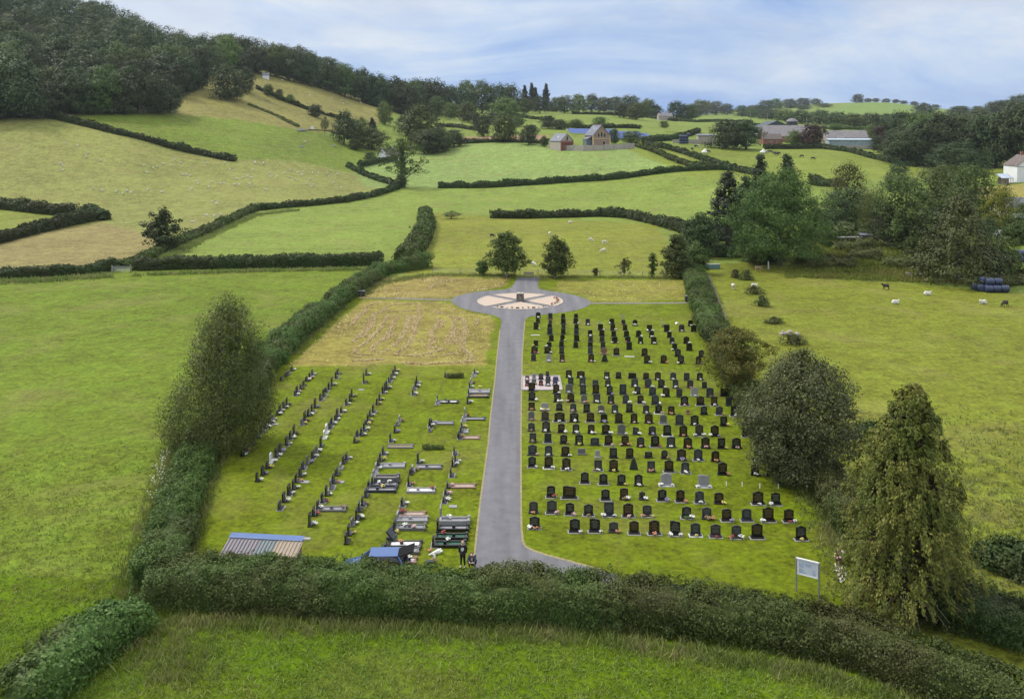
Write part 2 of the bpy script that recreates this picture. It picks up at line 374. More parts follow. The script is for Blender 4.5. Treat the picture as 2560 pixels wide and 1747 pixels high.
for i, v in ((1, 0.0), (2, .145), (3, -.16), (4, .06)): lift.inputs[i].default_value = v
cl = math_(nt, 'ADD', cl, lift.outputs[0])
deep, blue, pale, white = lin(106,152,226), lin(152,188,244), lin(192,216,250), lin(230,239,252)
ccol = ramp(nt, cl, [(.38, deep), (.49, blue), (.57, pale), (.67, white)])
grey = ramp(nt, noise(nt, 1.0, 5, .6, wv(4.2, 4.2, 13, 12.7), dist=.6), [(.46, (0,0,0,1)), (.66, (.35,.35,.35,1))])
ccol = mixc(nt, grey, ccol, lin(150,176,224))          # greyer undersides
nish = nt.nodes.new('ShaderNodeVectorMath'); nish.operation = 'SCALE'; nish.inputs['Scale'].default_value = .08
nt.links.new(sky.outputs[0], nish.inputs[0])
ccol = mixc(nt, .12, ccol, nish.outputs[0])
up = ramp(nt, ez, [(.13, (0,0,0,1)), (.6, (1,1,1,1))])            # an overcast sky is brightest overhead
over = mixc(nt, noise(nt, 1.0, 4, .5, wv(3, 3, 3, 1.0)), (.85,.9,1.0,1), (1.65,1.65,1.65,1))
ccol = mixc(nt, up, ccol, over)
low = ramp(nt, ez, [(.0, (1,1,1,1)), (.004, (0,0,0,1))])
nt.links.new(mixc(nt, low, ccol, (.16,.2,.16,1)), bg.inputs[0])
bg.inputs[1].default_value = 1.0

# ------------------------------------------------------------------ the ground, one sheet, each field its own sward
KG = .585
FIELDS = [
 # (outline on the photograph, laid onto the ground; colour; Z range)
 ([(-3000,640),(900,640),(900,3000),(-3000,3000)], lin(124,142,62), (0, 260)),
 ([(-3000,1440),(5000,1440),(5000,9000),(-3000,9000)], lin(104,128,38), (0, 62)),
 ([(-4000,470),(-400,330),(0,250),(130,285),(590,400),(700,393),(870,415),(985,470),(640,522),(590,560),(420,640),(300,672),(-4000,720)], lin(156,160,98), (150, 420)),
 ([(120,288),(300,282),(440,286),(600,300),(770,328),(935,372),(912,410),(868,424),(700,398),(592,400),(350,345)], lin(132,150,74), (330, 560)),
 ([(-900,660),(-900,560),(0,596),(110,580),(250,556),(330,575),(400,600),(330,655),(0,690)], lin(160,150,104), (150, 290)),
 ([(-600,500),(0,508),(230,540),(0,600),(-600,620)], lin(146,156,82), (180, 330)),
 ([(430,285),(440,240),(470,185),(650,170),(760,200),(1010,270),(905,335),(770,328),(600,300)], lin(152,148,92), (400, 800)),
 ([(-3000,700),(-3000,-400),(230,-400),(320,0),(470,90),(520,210),(440,255),(445,282),(300,284),(130,286),(0,296)], lin(52,66,30), (395, 1500)),
 ([(470,185),(520,60),(1100,160),(1120,280),(1010,272),(760,204),(650,176)], lin(52,66,30), (560, 1500)),
 ([(430,655),(520,590),(640,524),(720,516),(985,470),(1300,470),(1790,424),(1800,560),(1640,560),(1235,538),(1060,530),(1000,650)], lin(146,164,88), (190, 470)),
 ([(912,470),(884,430),(960,400),(1050,370),(1240,354),(1380,362),(1590,366),(1640,390),(1740,420),(1500,452),(1300,468)], lin(154,175,108), (380, 560)),
 ([(1160,352),(1370,348),(1370,338),(1160,342)], lin(176,150,122), (480, 640)),
 ([(1010,700),(1060,600),(1072,530),(1235,542),(1640,560),(1722,700)], lin(146,152,74), (168, 300)),
 ([(1740,690),(1800,640),(2100,690),(2560,735),(5000,735),(5000,3000),(2350,1760),(2100,1260),(1900,1060),(1780,830)], lin(136,144,66), (0, 186)),
 ([(1800,560),(2000,560),(2560,430),(2560,660),(1800,650)], lin(110,128,56), (170, 360)),
 ([(1960,690),(2010,600),(2150,555),(2350,560),(2500,650),(2440,720),(2200,705)], lin(106,114,60), (164, 260)),
 ([(1560,372),(1900,372),(2120,372),(2560,420),(2560,450),(1750,450)], lin(142,156,78), (330, 620)),
 ([(2420,470),(2700,450),(2700,500),(2420,500)], lin(166,158,96), (250, 345)),
 ([(1950,300),(2180,246),(2470,280),(2470,300)], lin(136,160,88), (1500, 2700)),
 ([(385,1520),(420,1300),(478,1150),(560,1050),(650,930),(760,810),(880,742),(960,690),(1740,690),(1770,830),(1880,1050),(2060,1230),(2130,1400),(2200,1600),(1500,1580)], lin(124,138,50), (48, 172)),
]
HAY = [[(715,916),(905,750),(1125,757),(1160,778),(1222,790),(1236,800),(1216,912)], [(905,741),(925,706),(965,694),(1280,694),(1262,718),(1190,728),(1130,744)],
       [(1392,700),(1722,700),(1722,752),(1480,752),(1440,735),(1392,727)]]
def inside(poly, x, y):
    c = np.zeros(x.shape, bool); n = len(poly)
    for i in range(n):
        x1, y1 = poly[i]; x2, y2 = poly[(i+1) % n]
        if y1 == y2: continue
        c ^= ((y1 > y) != (y2 > y)) & (x < (x2-x1)*(y-y1)/(y2-y1)+x1)
    return c
def smooth_noise(x, y, s, seed):
    r = np.random.default_rng(seed); out = np.zeros(x.shape)
    for k in range(9):
        a = r.uniform(0, 6.28); f = s*r.uniform(.5, 1.8)
        out += np.sin((x*math.cos(a)+y*math.sin(a))*f+r.uniform(0, 6.28))
    return out/3
def make_ground():
    gx, gz = np.meshgrid(GX, GZ, indexing='ij')
    X = (gx-XC)*gz/F
    V = np.stack([X, gz, HG], -1).reshape(-1, 3)
    n, m = gx.shape
    idx = np.arange(n*m).reshape(n, m)
    Fc = np.stack([idx[:-1, :-1], idx[1:, :-1], idx[1:, 1:], idx[:-1, 1:]], -1).reshape(-1, 4)
    me = npmesh('ground', V, Fc, smooth=True)
    py = YH+(H-HG)*F/gz
    col = np.empty((n, m, 4)); col[:] = lin(138,156,82)
    jx = gx+smooth_noise(X, gz, .25, 3)*np.minimum(4, 500/gz); jy = py+smooth_noise(X, gz, .25, 4)*np.minimum(3, 300/gz)
    for poly, c, (z0, z1) in FIELDS:
        k = inside(poly, jx, jy) & (gz >= z0) & (gz < z1); col[k] = c
    for i, poly in enumerate(HAY):
        k = inside(poly, jx, jy) & (gz < 175); col[k] = (lin(162,153,90), lin(168,155,98), lin(150,149,78))[i]
    col[..., :3] *= KG; col[..., 3] = 1
    a = me.color_attributes.new('sward', 'FLOAT_COLOR', 'POINT'); a.data.foreach_set('color', col.reshape(-1).astype(np.float32))
    return me
def ground_mat():
    m, nt, bs, out = newmat('pasture')
    at_ = nt.nodes.new('ShaderNodeAttribute'); at_.attribute_name = 'sward'
    big, mid, fine, tuft = noise(nt, .035, 4), noise(nt, .28, 5, .6), noise(nt, 2.6, 6, .65), noise(nt, .9, 5, .62, dist=.4)
    v = math_(nt, 'ADD', math_(nt, 'MULTIPLY', mid, .75), math_(nt, 'MULTIPLY', big, .5))
    v = math_(nt, 'ADD', v, math_(nt, 'MULTIPLY', fine, 1.5)); v = math_(nt, 'ADD', v, math_(nt, 'MULTIPLY', tuft, 1.1))
    val = nt.nodes.new('ShaderNodeMapRange'); nt.links.new(v, val.inputs[0])
    for i, x in ((1, 1.35), (2, 2.50), (3, .2), (4, 1.8)): val.inputs[i].default_value = x
    hs = nt.nodes.new('ShaderNodeHueSaturation'); hs.inputs['Saturation'].default_value = 1.12; nt.links.new(at_.outputs[0], hs.inputs['Color']); nt.links.new(val.outputs[0], hs.inputs['Value'])
    nt.links.new(math_(nt, 'MULTIPLY_ADD', mid, .05, .475), hs.inputs['Hue'])
    dry = ramp(nt, noise(nt, .09, 5, .6, dist=.5), [(.5, (0,0,0,1)), (.72, (.5,.5,.5,1))])
    c = mixc(nt, dry, hs.outputs[0], mixc(nt, .55, hs.outputs[0], (.26,.2,.09,1)))
    nt.links.new(c, bs.inputs['Base Color']); bs.inputs['Roughness'].default_value = .85; bs.inputs['Specular IOR Level'].default_value = .12
    bump(nt, bs, math_(nt, 'ADD', fine, math_(nt, 'MULTIPLY', tuft, 1.5)), .7, .16)
    return m
tag(link('ground', make_ground(), mat=ground_mat()), kind='structure')

# ------------------------------------------------------------------ thin air
hz = bpy.data.materials.new('haze'); hz.use_nodes = True; hn = hz.node_tree; hn.nodes.clear()
ho = hn.nodes.new('ShaderNodeOutputMaterial'); hv_ = hn.nodes.new('ShaderNodeVolumePrincipled'); hn.links.new(hv_.outputs[0], ho.inputs['Volume'])
hv_.inputs['Color'].default_value = (.80, .88, 1, 1); hv_.inputs['Density'].default_value = .000055; hv_.inputs['Anisotropy'].default_value = .2
b = MB(); b.box((0, 1850, 210), (9000, 3900, 430)); tag(b.build('haze', hz), kind='stuff')
# ------------------------------------------------------------------ plants
def quads(P, N, size, rng, asp=.62, jit=.75, along=None):
    """rhombic leaves at P, facing about N"""
    n = len(P); D = N+jit*rng.normal(size=(n, 3)); D /= np.linalg.norm(D, axis=1, keepdims=True)+1e-9
    R = rng.normal(size=(n, 3)) if along is None else along+.35*rng.normal(size=(n, 3))
    T = np.cross(np.cross(D, R), D) if along is not None else np.cross(D, R)
    T /= np.linalg.norm(T, axis=1, keepdims=True)+1e-9; B = np.cross(D, T)
    s = (size*rng.uniform(.6, 1.35, n))[:, None]*.5
    V = np.stack([P-T*s, P+B*s*asp, P+T*s, P-B*s*asp], 1).reshape(-1, 3)
    return V
def leafmesh(name, V, mat, extra=None, emat=None):
    k = len(V)//4; Fc = np.arange(4*k).reshape(-1, 4)
    if extra is None: return npmesh(name, V, Fc, [mat])
    eV, eF = extra
    return npmesh(name, np.concatenate([V, eV]), np.concatenate([Fc, eF+len(V)]), [mat, emat or mat], np.concatenate([np.zeros(k), np.ones(len(eF))]))
def clump_crown(prof, M, k, cs, ls, rng, droop=0., squash=.65, inner=.45, offs=None, jit=.7, asp=.62, rag=.18):
    """prof: list of (height, radius, dx, dy). M clumps near the surface of that envelope, k leaves each"""
    hs = np.array([p[0] for p in prof]); rs = np.array([p[1] for p in prof])
    dx = np.array([p[2] if len(p) > 2 else 0 for p in prof]); dy = np.array([p[3] if len(p) > 3 else 0 for p in prof])
    hh = np.linspace(hs[0], hs[-1], 200); wgt = np.interp(hh, hs, rs)+.12*rs.max(); wgt /= wgt.sum()
    h = rng.choice(hh, M, p=wgt)+rng.normal(size=M)*.01*hs[-1]
    r0 = np.interp(h, hs, rs); th = rng.uniform(0, 2*math.pi, M)
    lump = 1+rag*(np.sin(3*th+h*1.1+rng.uniform(0,6))+.7*np.sin(5*th-h*1.9+rng.uniform(0,6))+.6*np.sin(2*th+h*3.1))
    rr = r0*lump*np.where(rng.random(M) < .72, rng.uniform(.78, 1.02, M), np.sqrt(rng.uniform(0, 1, M))*.85)
    C = np.stack([np.interp(h, hs, dx)+rr*np.cos(th), np.interp(h, hs, dy)+rr*np.sin(th), h], 1)
    O = np.stack([np.cos(th)*np.ones(M), np.sin(th), .5+(h-hs.mean())/(np.ptp(hs)+1e-6)*1.2], 1)
    O /= np.linalg.norm(O, axis=1, keepdims=True)
    d = rng.normal(size=(M, k, 3)); d /= np.linalg.norm(d, axis=2, keepdims=True)
    u = rng.uniform(.35, 1.0, (M, k, 1))**.6; sz = cs*rng.uniform(.6, 1.35, (M, 1, 1))
    Q = d*u*sz; Q[..., 2] *= squash
    if droop: Q[..., 2] -= droop*rng.random((M, k))**1.2*sz[..., 0]*2
    P = (C[:, None, :]+Q).reshape(-1, 3)
    N = (O[:, None, :]*.8+d*.7+np.array([0,0,.35])).reshape(-1, 3)
    keep = P[:, 2] > .05
    along = None
    if droop: along = np.tile(np.array([0, 0, -1.0]), (keep.sum(), 1))+O.repeat(k, 0)[keep]*.25
    return quads(P[keep], N[keep], ls, rng, asp, jit, along)
def inner_leaves(prof, rng, f, ls, n):
    """shade leaves and twigs filling the inside of a crown"""
    hs = np.array([p[0] for p in prof]); rs = np.array([p[1] for p in prof]); dx = np.array([p[2] if len(p) > 2 else 0 for p in prof])
    h = rng.uniform(hs[0]+.06*np.ptp(hs), hs[-1]-.1*np.ptp(hs), n); th = rng.uniform(0, 6.283, n); r = np.interp(h, hs, rs)*f*np.sqrt(rng.uniform(.25, 1, n))
    P = np.column_stack([np.interp(h, hs, dx)+r*np.cos(th), r*np.sin(th), h]); N = np.column_stack([np.cos(th), np.sin(th), np.full(n, .4)])
    return quads(P, N, ls, rng, .8, .8)
def trunk_mesh(h, r, rng, limbs=5, spread=2.5, split=.35, lean=0.0, mat=None, twigs=0):
    b = MB(); x = lean*h
    b.tube([(0,0,-.3), (lean*h*.3, 0, h*.3), (lean*h*.65, .05*r, h*.65), (x, 0, h)], [r*1.25, r*.9, r*.6, r*.18], 7)
    for i in range(limbs):
        a = 2*math.pi*(i/max(1, limbs))+rng.uniform(-.4, .4); z0 = h*(split+(.85-split)*i/max(1, limbs)); L = spread*rng.uniform(.7, 1.1)*(1.1-.5*i/max(1, limbs))
        p0 = Vector((lean*z0, 0, z0)); p1 = p0+Vector((math.cos(a)*L*.5, math.sin(a)*L*.5, L*.35)); p2 = p0+Vector((math.cos(a)*L, math.sin(a)*L, L*.75))
        b.tube([p0, p1, p2], [r*.42, r*.27, r*.08], 5)
        for t in range(twigs):
            a2 = a+rng.uniform(-1, 1); q = p1.lerp(p2, rng.random()); b.tube([q, q+Vector((math.cos(a2), math.sin(a2), .5))*L*.4], [r*.14, r*.04], 4)
    return b.mesh('trunk', mat)

G = lambda r, g, b, k=.56: lin(r, g, b, k)
M_OAK = leafmat('oak_leaves', [G(66,84,34,.7), G(88,108,44,.7), G(106,124,56,.7), G(74,94,40,.7)], transl=.2)
M_DARK = leafmat('dark_leaves', [G(50,66,32,.68), G(66,84,40,.68), G(86,104,50,.68)], transl=.17)
M_LIGHT = leafmat('light_leaves', [G(96,120,52), G(122,146,66), G(140,158,80)], transl=.25)
M_BIRCH = leafmat('birch_leaves', [G(82,90,40,.7), G(108,114,54,.7), G(96,108,50,.7), G(126,126,70,.7)], transl=.3)
M_HAW = leafmat('hawthorn_leaves', [G(108,114,42,.85), G(138,138,58,.85), G(124,122,50,.85), G(94,106,40,.85)], patch=G(92,112,46,.85), patch_scale=.6)
M_WILLOW = leafmat('grey_willow_leaves', [G(74,84,42), G(98,106,56), G(136,140,96,.8), G(58,68,32)], transl=.2)
M_GOLD = leafmat('golden_cypress_sprays', [G(94,108,40,.85), G(128,136,54,.85), G(154,154,70,.85), G(80,96,38,.85)], patch=G(96,116,44,.85), patch_scale=.5, transl=.15)
M_CON = leafmat('conifer_needles', [G(38,56,34), G(52,72,42), G(64,84,48)], transl=.1)
M_BROWNCON = leafmat('brown_conifer_needles', [G(70,80,38,.7), G(92,98,46,.7), G(84,80,44,.7)], transl=.1)
M_COPPER = leafmat('copper_leaves', [G(70,48,42), G(86,58,50), G(62,50,38)], transl=.15)
M_YEL = leafmat('yellow_leaves', [G(128,146,44,.8), G(152,164,54,.8), G(108,130,44,.8)], transl=.3)
M_HEDGE = leafmat('hedge_leaves', [G(70,94,40,.72), G(90,116,50,.72), G(112,138,66,.72), G(76,100,42,.72)], patch=G(100,104,56,.7), patch_scale=.22, transl=.2)
M_HEDGE2 = leafmat('field_hedge_leaves', [G(58,78,34), G(76,98,42), G(94,116,52)], patch=G(84,92,48), patch_scale=.12, transl=.18)
M_LHEDGE = leafmat('light_hedge_leaves', [G(88,112,46,.6), G(116,138,60,.6), G(72,96,40,.6)], patch=G(92,98,52,.6), patch_scale=.2, transl=.22)
M_BARK = simple('bark', (.09,.075,.055,1), .9, .4, 5, bmp=.4)
M_BIRCHBARK = simple('birch_bark', (.5,.48,.43,1), .8, .3, 4, dark=(.12,.11,.1,1))
M_RUSH = leafmat('rushes', [G(84,98,46,.7), G(108,118,58,.7), G(128,132,74,.7)], transl=.2)

def far_crown(seed, wide, tall, mat, ls, n=70, k=34, droop=0, shape='round'):
    r = np.random.default_rng(seed); t = tall
    if shape == 'round': prof = [(t*.10, wide*.32), (t*.25, wide*.46), (t*.5, wide*.5), (t*.72, wide*.45), (t*.9, wide*.32), (t, wide*.14)]
    elif shape == 'dome': prof = [(t*.04, wide*.40), (t*.2, wide*.5), (t*.5, wide*.5), (t*.75, wide*.42), (t*.92, wide*.28), (t, wide*.12)]
    elif shape == 'open': prof = [(t*.28, wide*.2), (t*.4, wide*.42), (t*.6, wide*.5), (t*.8, wide*.38), (t, wide*.1)]
    else: prof = [(t*.05, wide*.46), (t*.25, wide*.45), (t*.5, wide*.34), (t*.75, wide*.19), (t, wide*.03)]
    prof = [(h, q, r.uniform(-.05, .05)*wide) for h, q in prof]
    V = clump_crown(prof, n, k, wide*.13 if shape != 'cone' else wide*.1, ls, r, droop, .75, jit=.35)
    return leafmesh('crown', np.concatenate([V, inner_leaves(prof, r, .72 if shape != 'open' else .3, ls*2.0, 420 if shape != 'open' else 60)]), mat)
LIB = {}
def lib(key, seeds, wide, tall, mat, ls, n, k, shape='round', droop=0, limbs=5):
    LIB[key] = []
    for s in seeds:
        r = np.random.default_rng(s)
        LIB[key].append((far_crown(s, wide, tall, mat, ls, n, k, droop, shape), trunk_mesh(tall*.75, tall*.028, r, limbs, wide*.32, .3, 0, M_BARK), wide, tall))
# crowns for trees 300 m off and more, in metres
lib('oak', range(11, 16), 16, 16, M_OAK, .68, 120, 42)
lib('dark', range(21, 26), 16, 17, M_DARK, .68, 120, 42)
lib('light', range(31, 34), 14, 15, M_LIGHT, .66, 110, 40)
lib('pine', range(41, 43), 9, 19, M_CON, .8, 70, 30, 'cone', .3, 0)
lib('open', range(51, 54), 15, 15, M_OAK, .6, 80, 44, 'open')
lib('copper', range(61, 62), 15, 14, M_COPPER, .8, 90, 34)
lib('dome', range(66, 69), 16, 15, M_DARK, .66, 125, 42, 'dome')
# crowns for trees 100 to 250 m off
lib('mid_oak', range(71, 73), 12, 14, M_OAK, .36, 190, 60, 'dome')
lib('mid_dark', range(76, 78), 12, 14, M_DARK, .36, 190, 60, 'dome')
lib('mid_light', range(81, 83), 12, 13, M_LIGHT, .36, 170, 56)
lib('mid_birch', range(86, 88), 10, 15, M_BIRCH, .32, 170, 50, 'round', .5)
lib('mid_con', range(91, 93), 8, 17, M_CON, .36, 170, 56, 'cone', .35, 0)
lib('mid_brown', range(95, 96), 13, 16, M_BROWNCON, .36, 200, 56, 'cone', .35, 0)
lib('mid_yellow', range(97, 98), 9, 11, M_YEL, .34, 150, 50)
lib('mid_bush', range(99, 101), 6, 4, M_OAK, .3, 90, 50, 'dome', 0, 3)
LIBN = {k: 0 for k in LIB}
NAMES = dict(oak='broadleaf_tree', dark='broadleaf_tree', light='broadleaf_tree', open='broadleaf_tree', dome='broadleaf_tree', copper='copper_beech', pine='conifer_tree',
 mid_oak='broadleaf_tree', mid_dark='broadleaf_tree', mid_light='broadleaf_tree', mid_birch='birch_tree', mid_con='conifer_tree', mid_brown='conifer_tree', mid_yellow='broadleaf_tree', mid_bush='bush')
NTREE = [0]
def tree(key, loc, wide, tall, label, group=None, rz=None):
    L = LIB[key]; c, t, w0, h0 = L[LIBN[key] % len(L)]; LIBN[key] += 1; NTREE[0] += 1
    e = empty(NAMES[key], (loc[0], loc[1], loc[2]-.1), random.uniform(0, 6.28) if rz is None else rz, label, 'bush' if key == 'mid_bush' else 'tree', group, (wide/w0, wide/w0, tall/h0))
    link('crown', c, e); link('trunk', t, e)
    return e
def tree_px(key, px, py, wpx, hpx, label, group=None, Z=None):
    """a tree whose foot, width and height are read off the photograph"""
    p = at(px, py) if Z is None else atZ(px, Z); s = ppm(p.y)
    return tree(key, p, wpx/s, hpx/s, label, group)

def hedge(path, h, wd, mat, label, ls=None, dens=1.0, name='hedge', rag=.25, top=.85, pts=None, cat='hedge', seed=None, hvar=.18):
    """a hedge of leaves along a line of photo pixels on the ground (or world points)"""
    P = [at(*q) for q in path] if pts is None else [Vector(q) for q in pts]
    rng = np.random.default_rng(seed if seed is not None else int(abs(P[0].x*13+P[0].y*7)) % 99991)
    seg = [0.0]
    for a, b in zip(P, P[1:]): seg.append(seg[-1]+(b-a).length)
    L = seg[-1]; S = np.array(seg); XY = np.array([[p.x, p.y] for p in P])
    Zm = sum(p.y for p in P)/len(P)
    ls = ls or max(.17, 1.75*Zm/(F*.4))
    hv = (lambda s: np.interp(s, S, h) if hasattr(h, '__len__') else h+0*s); wv_ = (lambda s: np.interp(s, S, wd) if hasattr(wd, '__len__') else wd+0*s)
    hm = float(np.mean(h)); wm = float(np.mean(wd))
    n = int(dens*L*(2*hm+wm)/(ls*ls*.30)*1.25)
    s = rng.uniform(0, L, n)
    ctr = np.stack([np.interp(s, S, XY[:, 0]), np.interp(s, S, XY[:, 1])], 1)
    e = .5; t2 = np.stack([np.interp(np.minimum(s+e, L), S, XY[:, 0])-np.interp(np.maximum(s-e, 0), S, XY[:, 0]), np.interp(np.minimum(s+e, L), S, XY[:, 1])-np.interp(np.maximum(s-e, 0), S, XY[:, 1])], 1)
    t2 /= np.linalg.norm(t2, axis=1, keepdims=True)+1e-9; nn = np.stack([-t2[:, 1], t2[:, 0]], 1)
    a = rng.uniform(-.15, math.pi+.15, n); ca, sa = np.cos(a), np.sin(a)
    ex = .62
    cx = np.sign(ca)*np.abs(ca)**ex; sz_ = np.sign(sa)*np.abs(sa)**ex
    bumps = 1+.7*rag*(smooth_noise(s*1.0, a*.9*wm, 1.15, 5+n % 50)*.5+smooth_noise(s, a*1.2*wm, 3.2, 9)*.3)
    hmul = 1+hvar*smooth_noise(s, s*0, .5, n % 71)
    rad = np.where(rng.random(n) < .8, rng.uniform(.86, 1.06, n), rng.uniform(.5, .9, n))*bumps
    off = cx*wv_(s)*.5*rad; z = np.maximum(.02, (.12+np.clip(sz_, 0, 1)*.88*rad)*hv(s)*hmul)
    z = np.where(sz_ < 0, rng.uniform(.02, .2, n)*hm, z)
    XYp = ctr+nn*off[:, None]
    gz = np.interp(s, S, np.array([p.z for p in P]))
    PP = np.column_stack([XYp, gz+z])
    N = np.column_stack([nn*(cx*.9)[:, None], np.clip(sa, -.1, 1)*.9+.25])
    nl = int(L*(2*hm+wm)*(.55 if Zm < 120 else .22)); kl = max(10, int(n*.75/max(1, nl)))            # separate bushes bulging out of it
    s2 = rng.uniform(0, L, nl); a2 = rng.uniform(.0, math.pi, nl); R_l = rng.uniform(.22, .5, nl)*min(1.3, (hm+wm)/4.5)*(1 if Zm < 120 else 1.5)
    c2 = np.stack([np.interp(s2, S, XY[:, 0]), np.interp(s2, S, XY[:, 1])], 1); i2 = np.clip((s2/L*(n-1)).astype(int), 0, n-1)
    td = np.stack([np.interp(np.minimum(s2+e, L), S, XY[:, 0])-np.interp(np.maximum(s2-e, 0), S, XY[:, 0]), np.interp(np.minimum(s2+e, L), S, XY[:, 1])-np.interp(np.maximum(s2-e, 0), S, XY[:, 1])], 1); td /= np.linalg.norm(td, axis=1, keepdims=True)+1e-9
    n2_ = np.stack([-td[:, 1], td[:, 0]], 1); u2 = np.sign(np.cos(a2))*np.abs(np.cos(a2))**ex; w2 = np.sin(a2)**ex
    L0 = np.column_stack([c2+n2_*(u2*wv_(s2)*.46)[:, None], np.interp(s2, S, np.array([p.z for p in P]))+(.12+.82*w2)*hv(s2)*(1+hvar*smooth_noise(s2, s2*0, .5, n % 71))])
    dl = rng.normal(size=(nl, kl, 3)); dl /= np.linalg.norm(dl, axis=2, keepdims=True); LP = L0[:, None, :]+dl*(R_l[:, None, None]*rng.uniform(.7, 1.05, (nl, kl, 1)))
    LN = dl+np.column_stack([n2_*u2[:, None]*.5, w2*.5])[:, None, :]; LP = LP.reshape(-1, 3); LN = LN.reshape(-1, 3)
    ns = int(L*(1.6 if Zm < 90 else .5)); sk = rng.uniform(0, L, ns); m_ = 16                  # shoots standing out of the top
    sc_ = np.stack([np.interp(sk, S, XY[:, 0]), np.interp(sk, S, XY[:, 1])], 1)+rng.normal(size=(ns, 2))*wm*.22
    hz = np.interp(sk, S, np.array([p.z for p in P]))+hv(sk)*(1+hvar*smooth_noise(sk, sk*0, .5, n % 71))*rng.uniform(.8, .98, ns); tl = rng.uniform(.2, .65, ns)*min(1, hm/2)
    tt_ = rng.random((ns, m_)); sp_ = np.stack([sc_[:, None, 0]+rng.normal(size=(ns, m_))*.16*(1.1-tt_), sc_[:, None, 1]+rng.normal(size=(ns, m_))*.16*(1.1-tt_), hz[:, None]+tl[:, None]*tt_], -1).reshape(-1, 3)
    PP = np.concatenate([PP, LP, sp_]); N = np.concatenate([N, LN, rng.normal(size=sp_.shape)*.6+np.array([0, 0, .5])])
    V = quads(PP, N, ls, rng, .6, .55)
    # solid inner core, added to block light through the leaves
    ks = np.linspace(0, L, max(4, int(L/1.5))); cv = []; kc = [(-.35, 0), (-.42, .55), (-.36, .85), (.36, .85), (.42, .55), (.35, 0)]
    cc = np.stack([np.interp(ks, S, XY[:, 0]), np.interp(ks, S, XY[:, 1])], 1); gk = np.interp(ks, S, np.array([p.z for p in P]))
    tt = np.gradient(cc, axis=0); tt /= np.linalg.norm(tt, axis=1, keepdims=True)+1e-9; nk = np.stack([-tt[:, 1], tt[:, 0]], 1)
    hk = 1+hvar*smooth_noise(ks, ks*0, .5, n % 71)
    for i in range(len(ks)):
        taper = .35 if i in (0, len(ks)-1) else 1
        for u, v in kc:
            q = cc[i]+nk[i]*u*wv_(ks[i])*taper*rng.uniform(.85, 1.1); cv.append((q[0], q[1], gk[i]-.1+v*hv(ks[i])*hk[i]*taper*rng.uniform(.9, 1.05)))
    cf = [(i*6+j, i*6+(j+1) % 6, (i+1)*6+(j+1) % 6, (i+1)*6+j) for i in range(len(ks)-1) for j in range(5)]
    me = leafmesh(name, V, mat, (np.array(cv), np.array(cf)))
    return tag(link(name, me), label, cat)
def blades(PX, hgt, rng, mat, name='tall_grass', k=5, wdt=.035, sp=.12, lean=.35):
    """tussocks of upright blades at the given ground points"""
    P = np.repeat(np.asarray(PX), k, 0); n = len(P)
    P = P+np.column_stack([rng.normal(size=(n, 2))*sp, np.zeros(n)])
    hh = np.repeat(np.asarray(hgt), k)*rng.uniform(.55, 1.2, n) if hasattr(hgt, '__len__') else hgt*rng.uniform(.55, 1.2, n)
    a = rng.uniform(0, 6.28, n); wv2 = np.column_stack([np.cos(a), np.sin(a), np.zeros(n)])*(wdt*rng.uniform(.6, 1.4, n))[:, None]
    tip = P+np.column_stack([rng.normal(size=(n, 2))*lean*hh[:, None], hh])
    midp = P*.5+tip*.5+np.column_stack([np.zeros((n, 2)), hh*.08])
    V = np.stack([P-wv2, P+wv2, midp+wv2*.8, tip, midp-wv2*.8], 1)   # two faces share the island: quad + tri written as quads
    Vf = np.stack([V[:, 0], V[:, 1], V[:, 2], V[:, 4], V[:, 4], V[:, 2], V[:, 3], V[:, 3]+np.array([.002, 0, 0])], 1).reshape(-1, 3)
    return npmesh(name, Vf, np.arange(len(Vf)).reshape(-1, 4), [mat])
# ------------------------------------------------------------------ hedges
hedge([(372,1500),(470,1495),(600,1500),(900,1516),(1130,1523),(1185,1525),(1240,1528),(1400,1536),(1550,1546)], [2.0,2.3,2.3,2.25,2.1,1.85,2.3,2.25,2.2], 3.3, M_HEDGE, 'long thick mixed hedge in front of the shed, blue car and drive', ls=.125, dens=1.0, rag=.22, hvar=.07)
hedge([(1540,1545),(1700,1560),(1900,1585),(2120,1630),(2330,1715),(2600,1810)], [2.1,2.0,2.0,2.0,1.8,1.7], 3.3, M_HEDGE, 'thick mixed hedge sloping away below the notice board and conifer', ls=.125, dens=1.0, rag=.24, hvar=.08)
hedge([(390,1505),(420,1390),(452,1250),(500,1140),(540,1085)], [2.0,1.7,1.5,1.6,1.7], [3.2,3.0,2.9,3.2,3.4], M_LHEDGE, 'bushy green hedge between the left pasture and the birch tree', ls=.14, rag=.28)
hedge([(560,1075),(640,950),(700,880),(790,800),(860,748),(905,715),(960,684),(1070,668)], [1.8,2.2,2.1,2.0,2.0,2.1,2.2,2.4], 3.3, M_HEDGE, 'hedge along the left edge of the cut straw strips', ls=.2, rag=.28)
hedge([(1733,694),(1752,750),(1768,800),(1795,860)], [2.2,2.0,1.9,1.9], 3.6, M_LHEDGE, 'leafy hedge with a wire fence beside it at the far right of the graves', ls=.2, rag=.3)
hedge([(1800,880),(1860,1000),(1930,1120),(2010,1200)], [1.5,1.4,1.6,1.6], 2.6, M_LHEDGE, 'ragged hedge behind the hawthorn and the rounded grey tree', ls=.15, rag=.35)
hedge([(2050,1195),(2090,1260),(2125,1310),(2150,1360)], [2.0,1.9,1.9,2.2], 2.8, M_HEDGE, 'dark hedge between the rounded grey tree and the golden conifer', ls=.14, rag=.35)
hedge([(2290,1530),(2380,1550),(2480,1575),(2640,1620)], [2.3,2.2,2.0,2.0], 3.6, M_HEDGE2, 'dark hedge running right from behind the golden conifer', ls=.14, rag=.3)
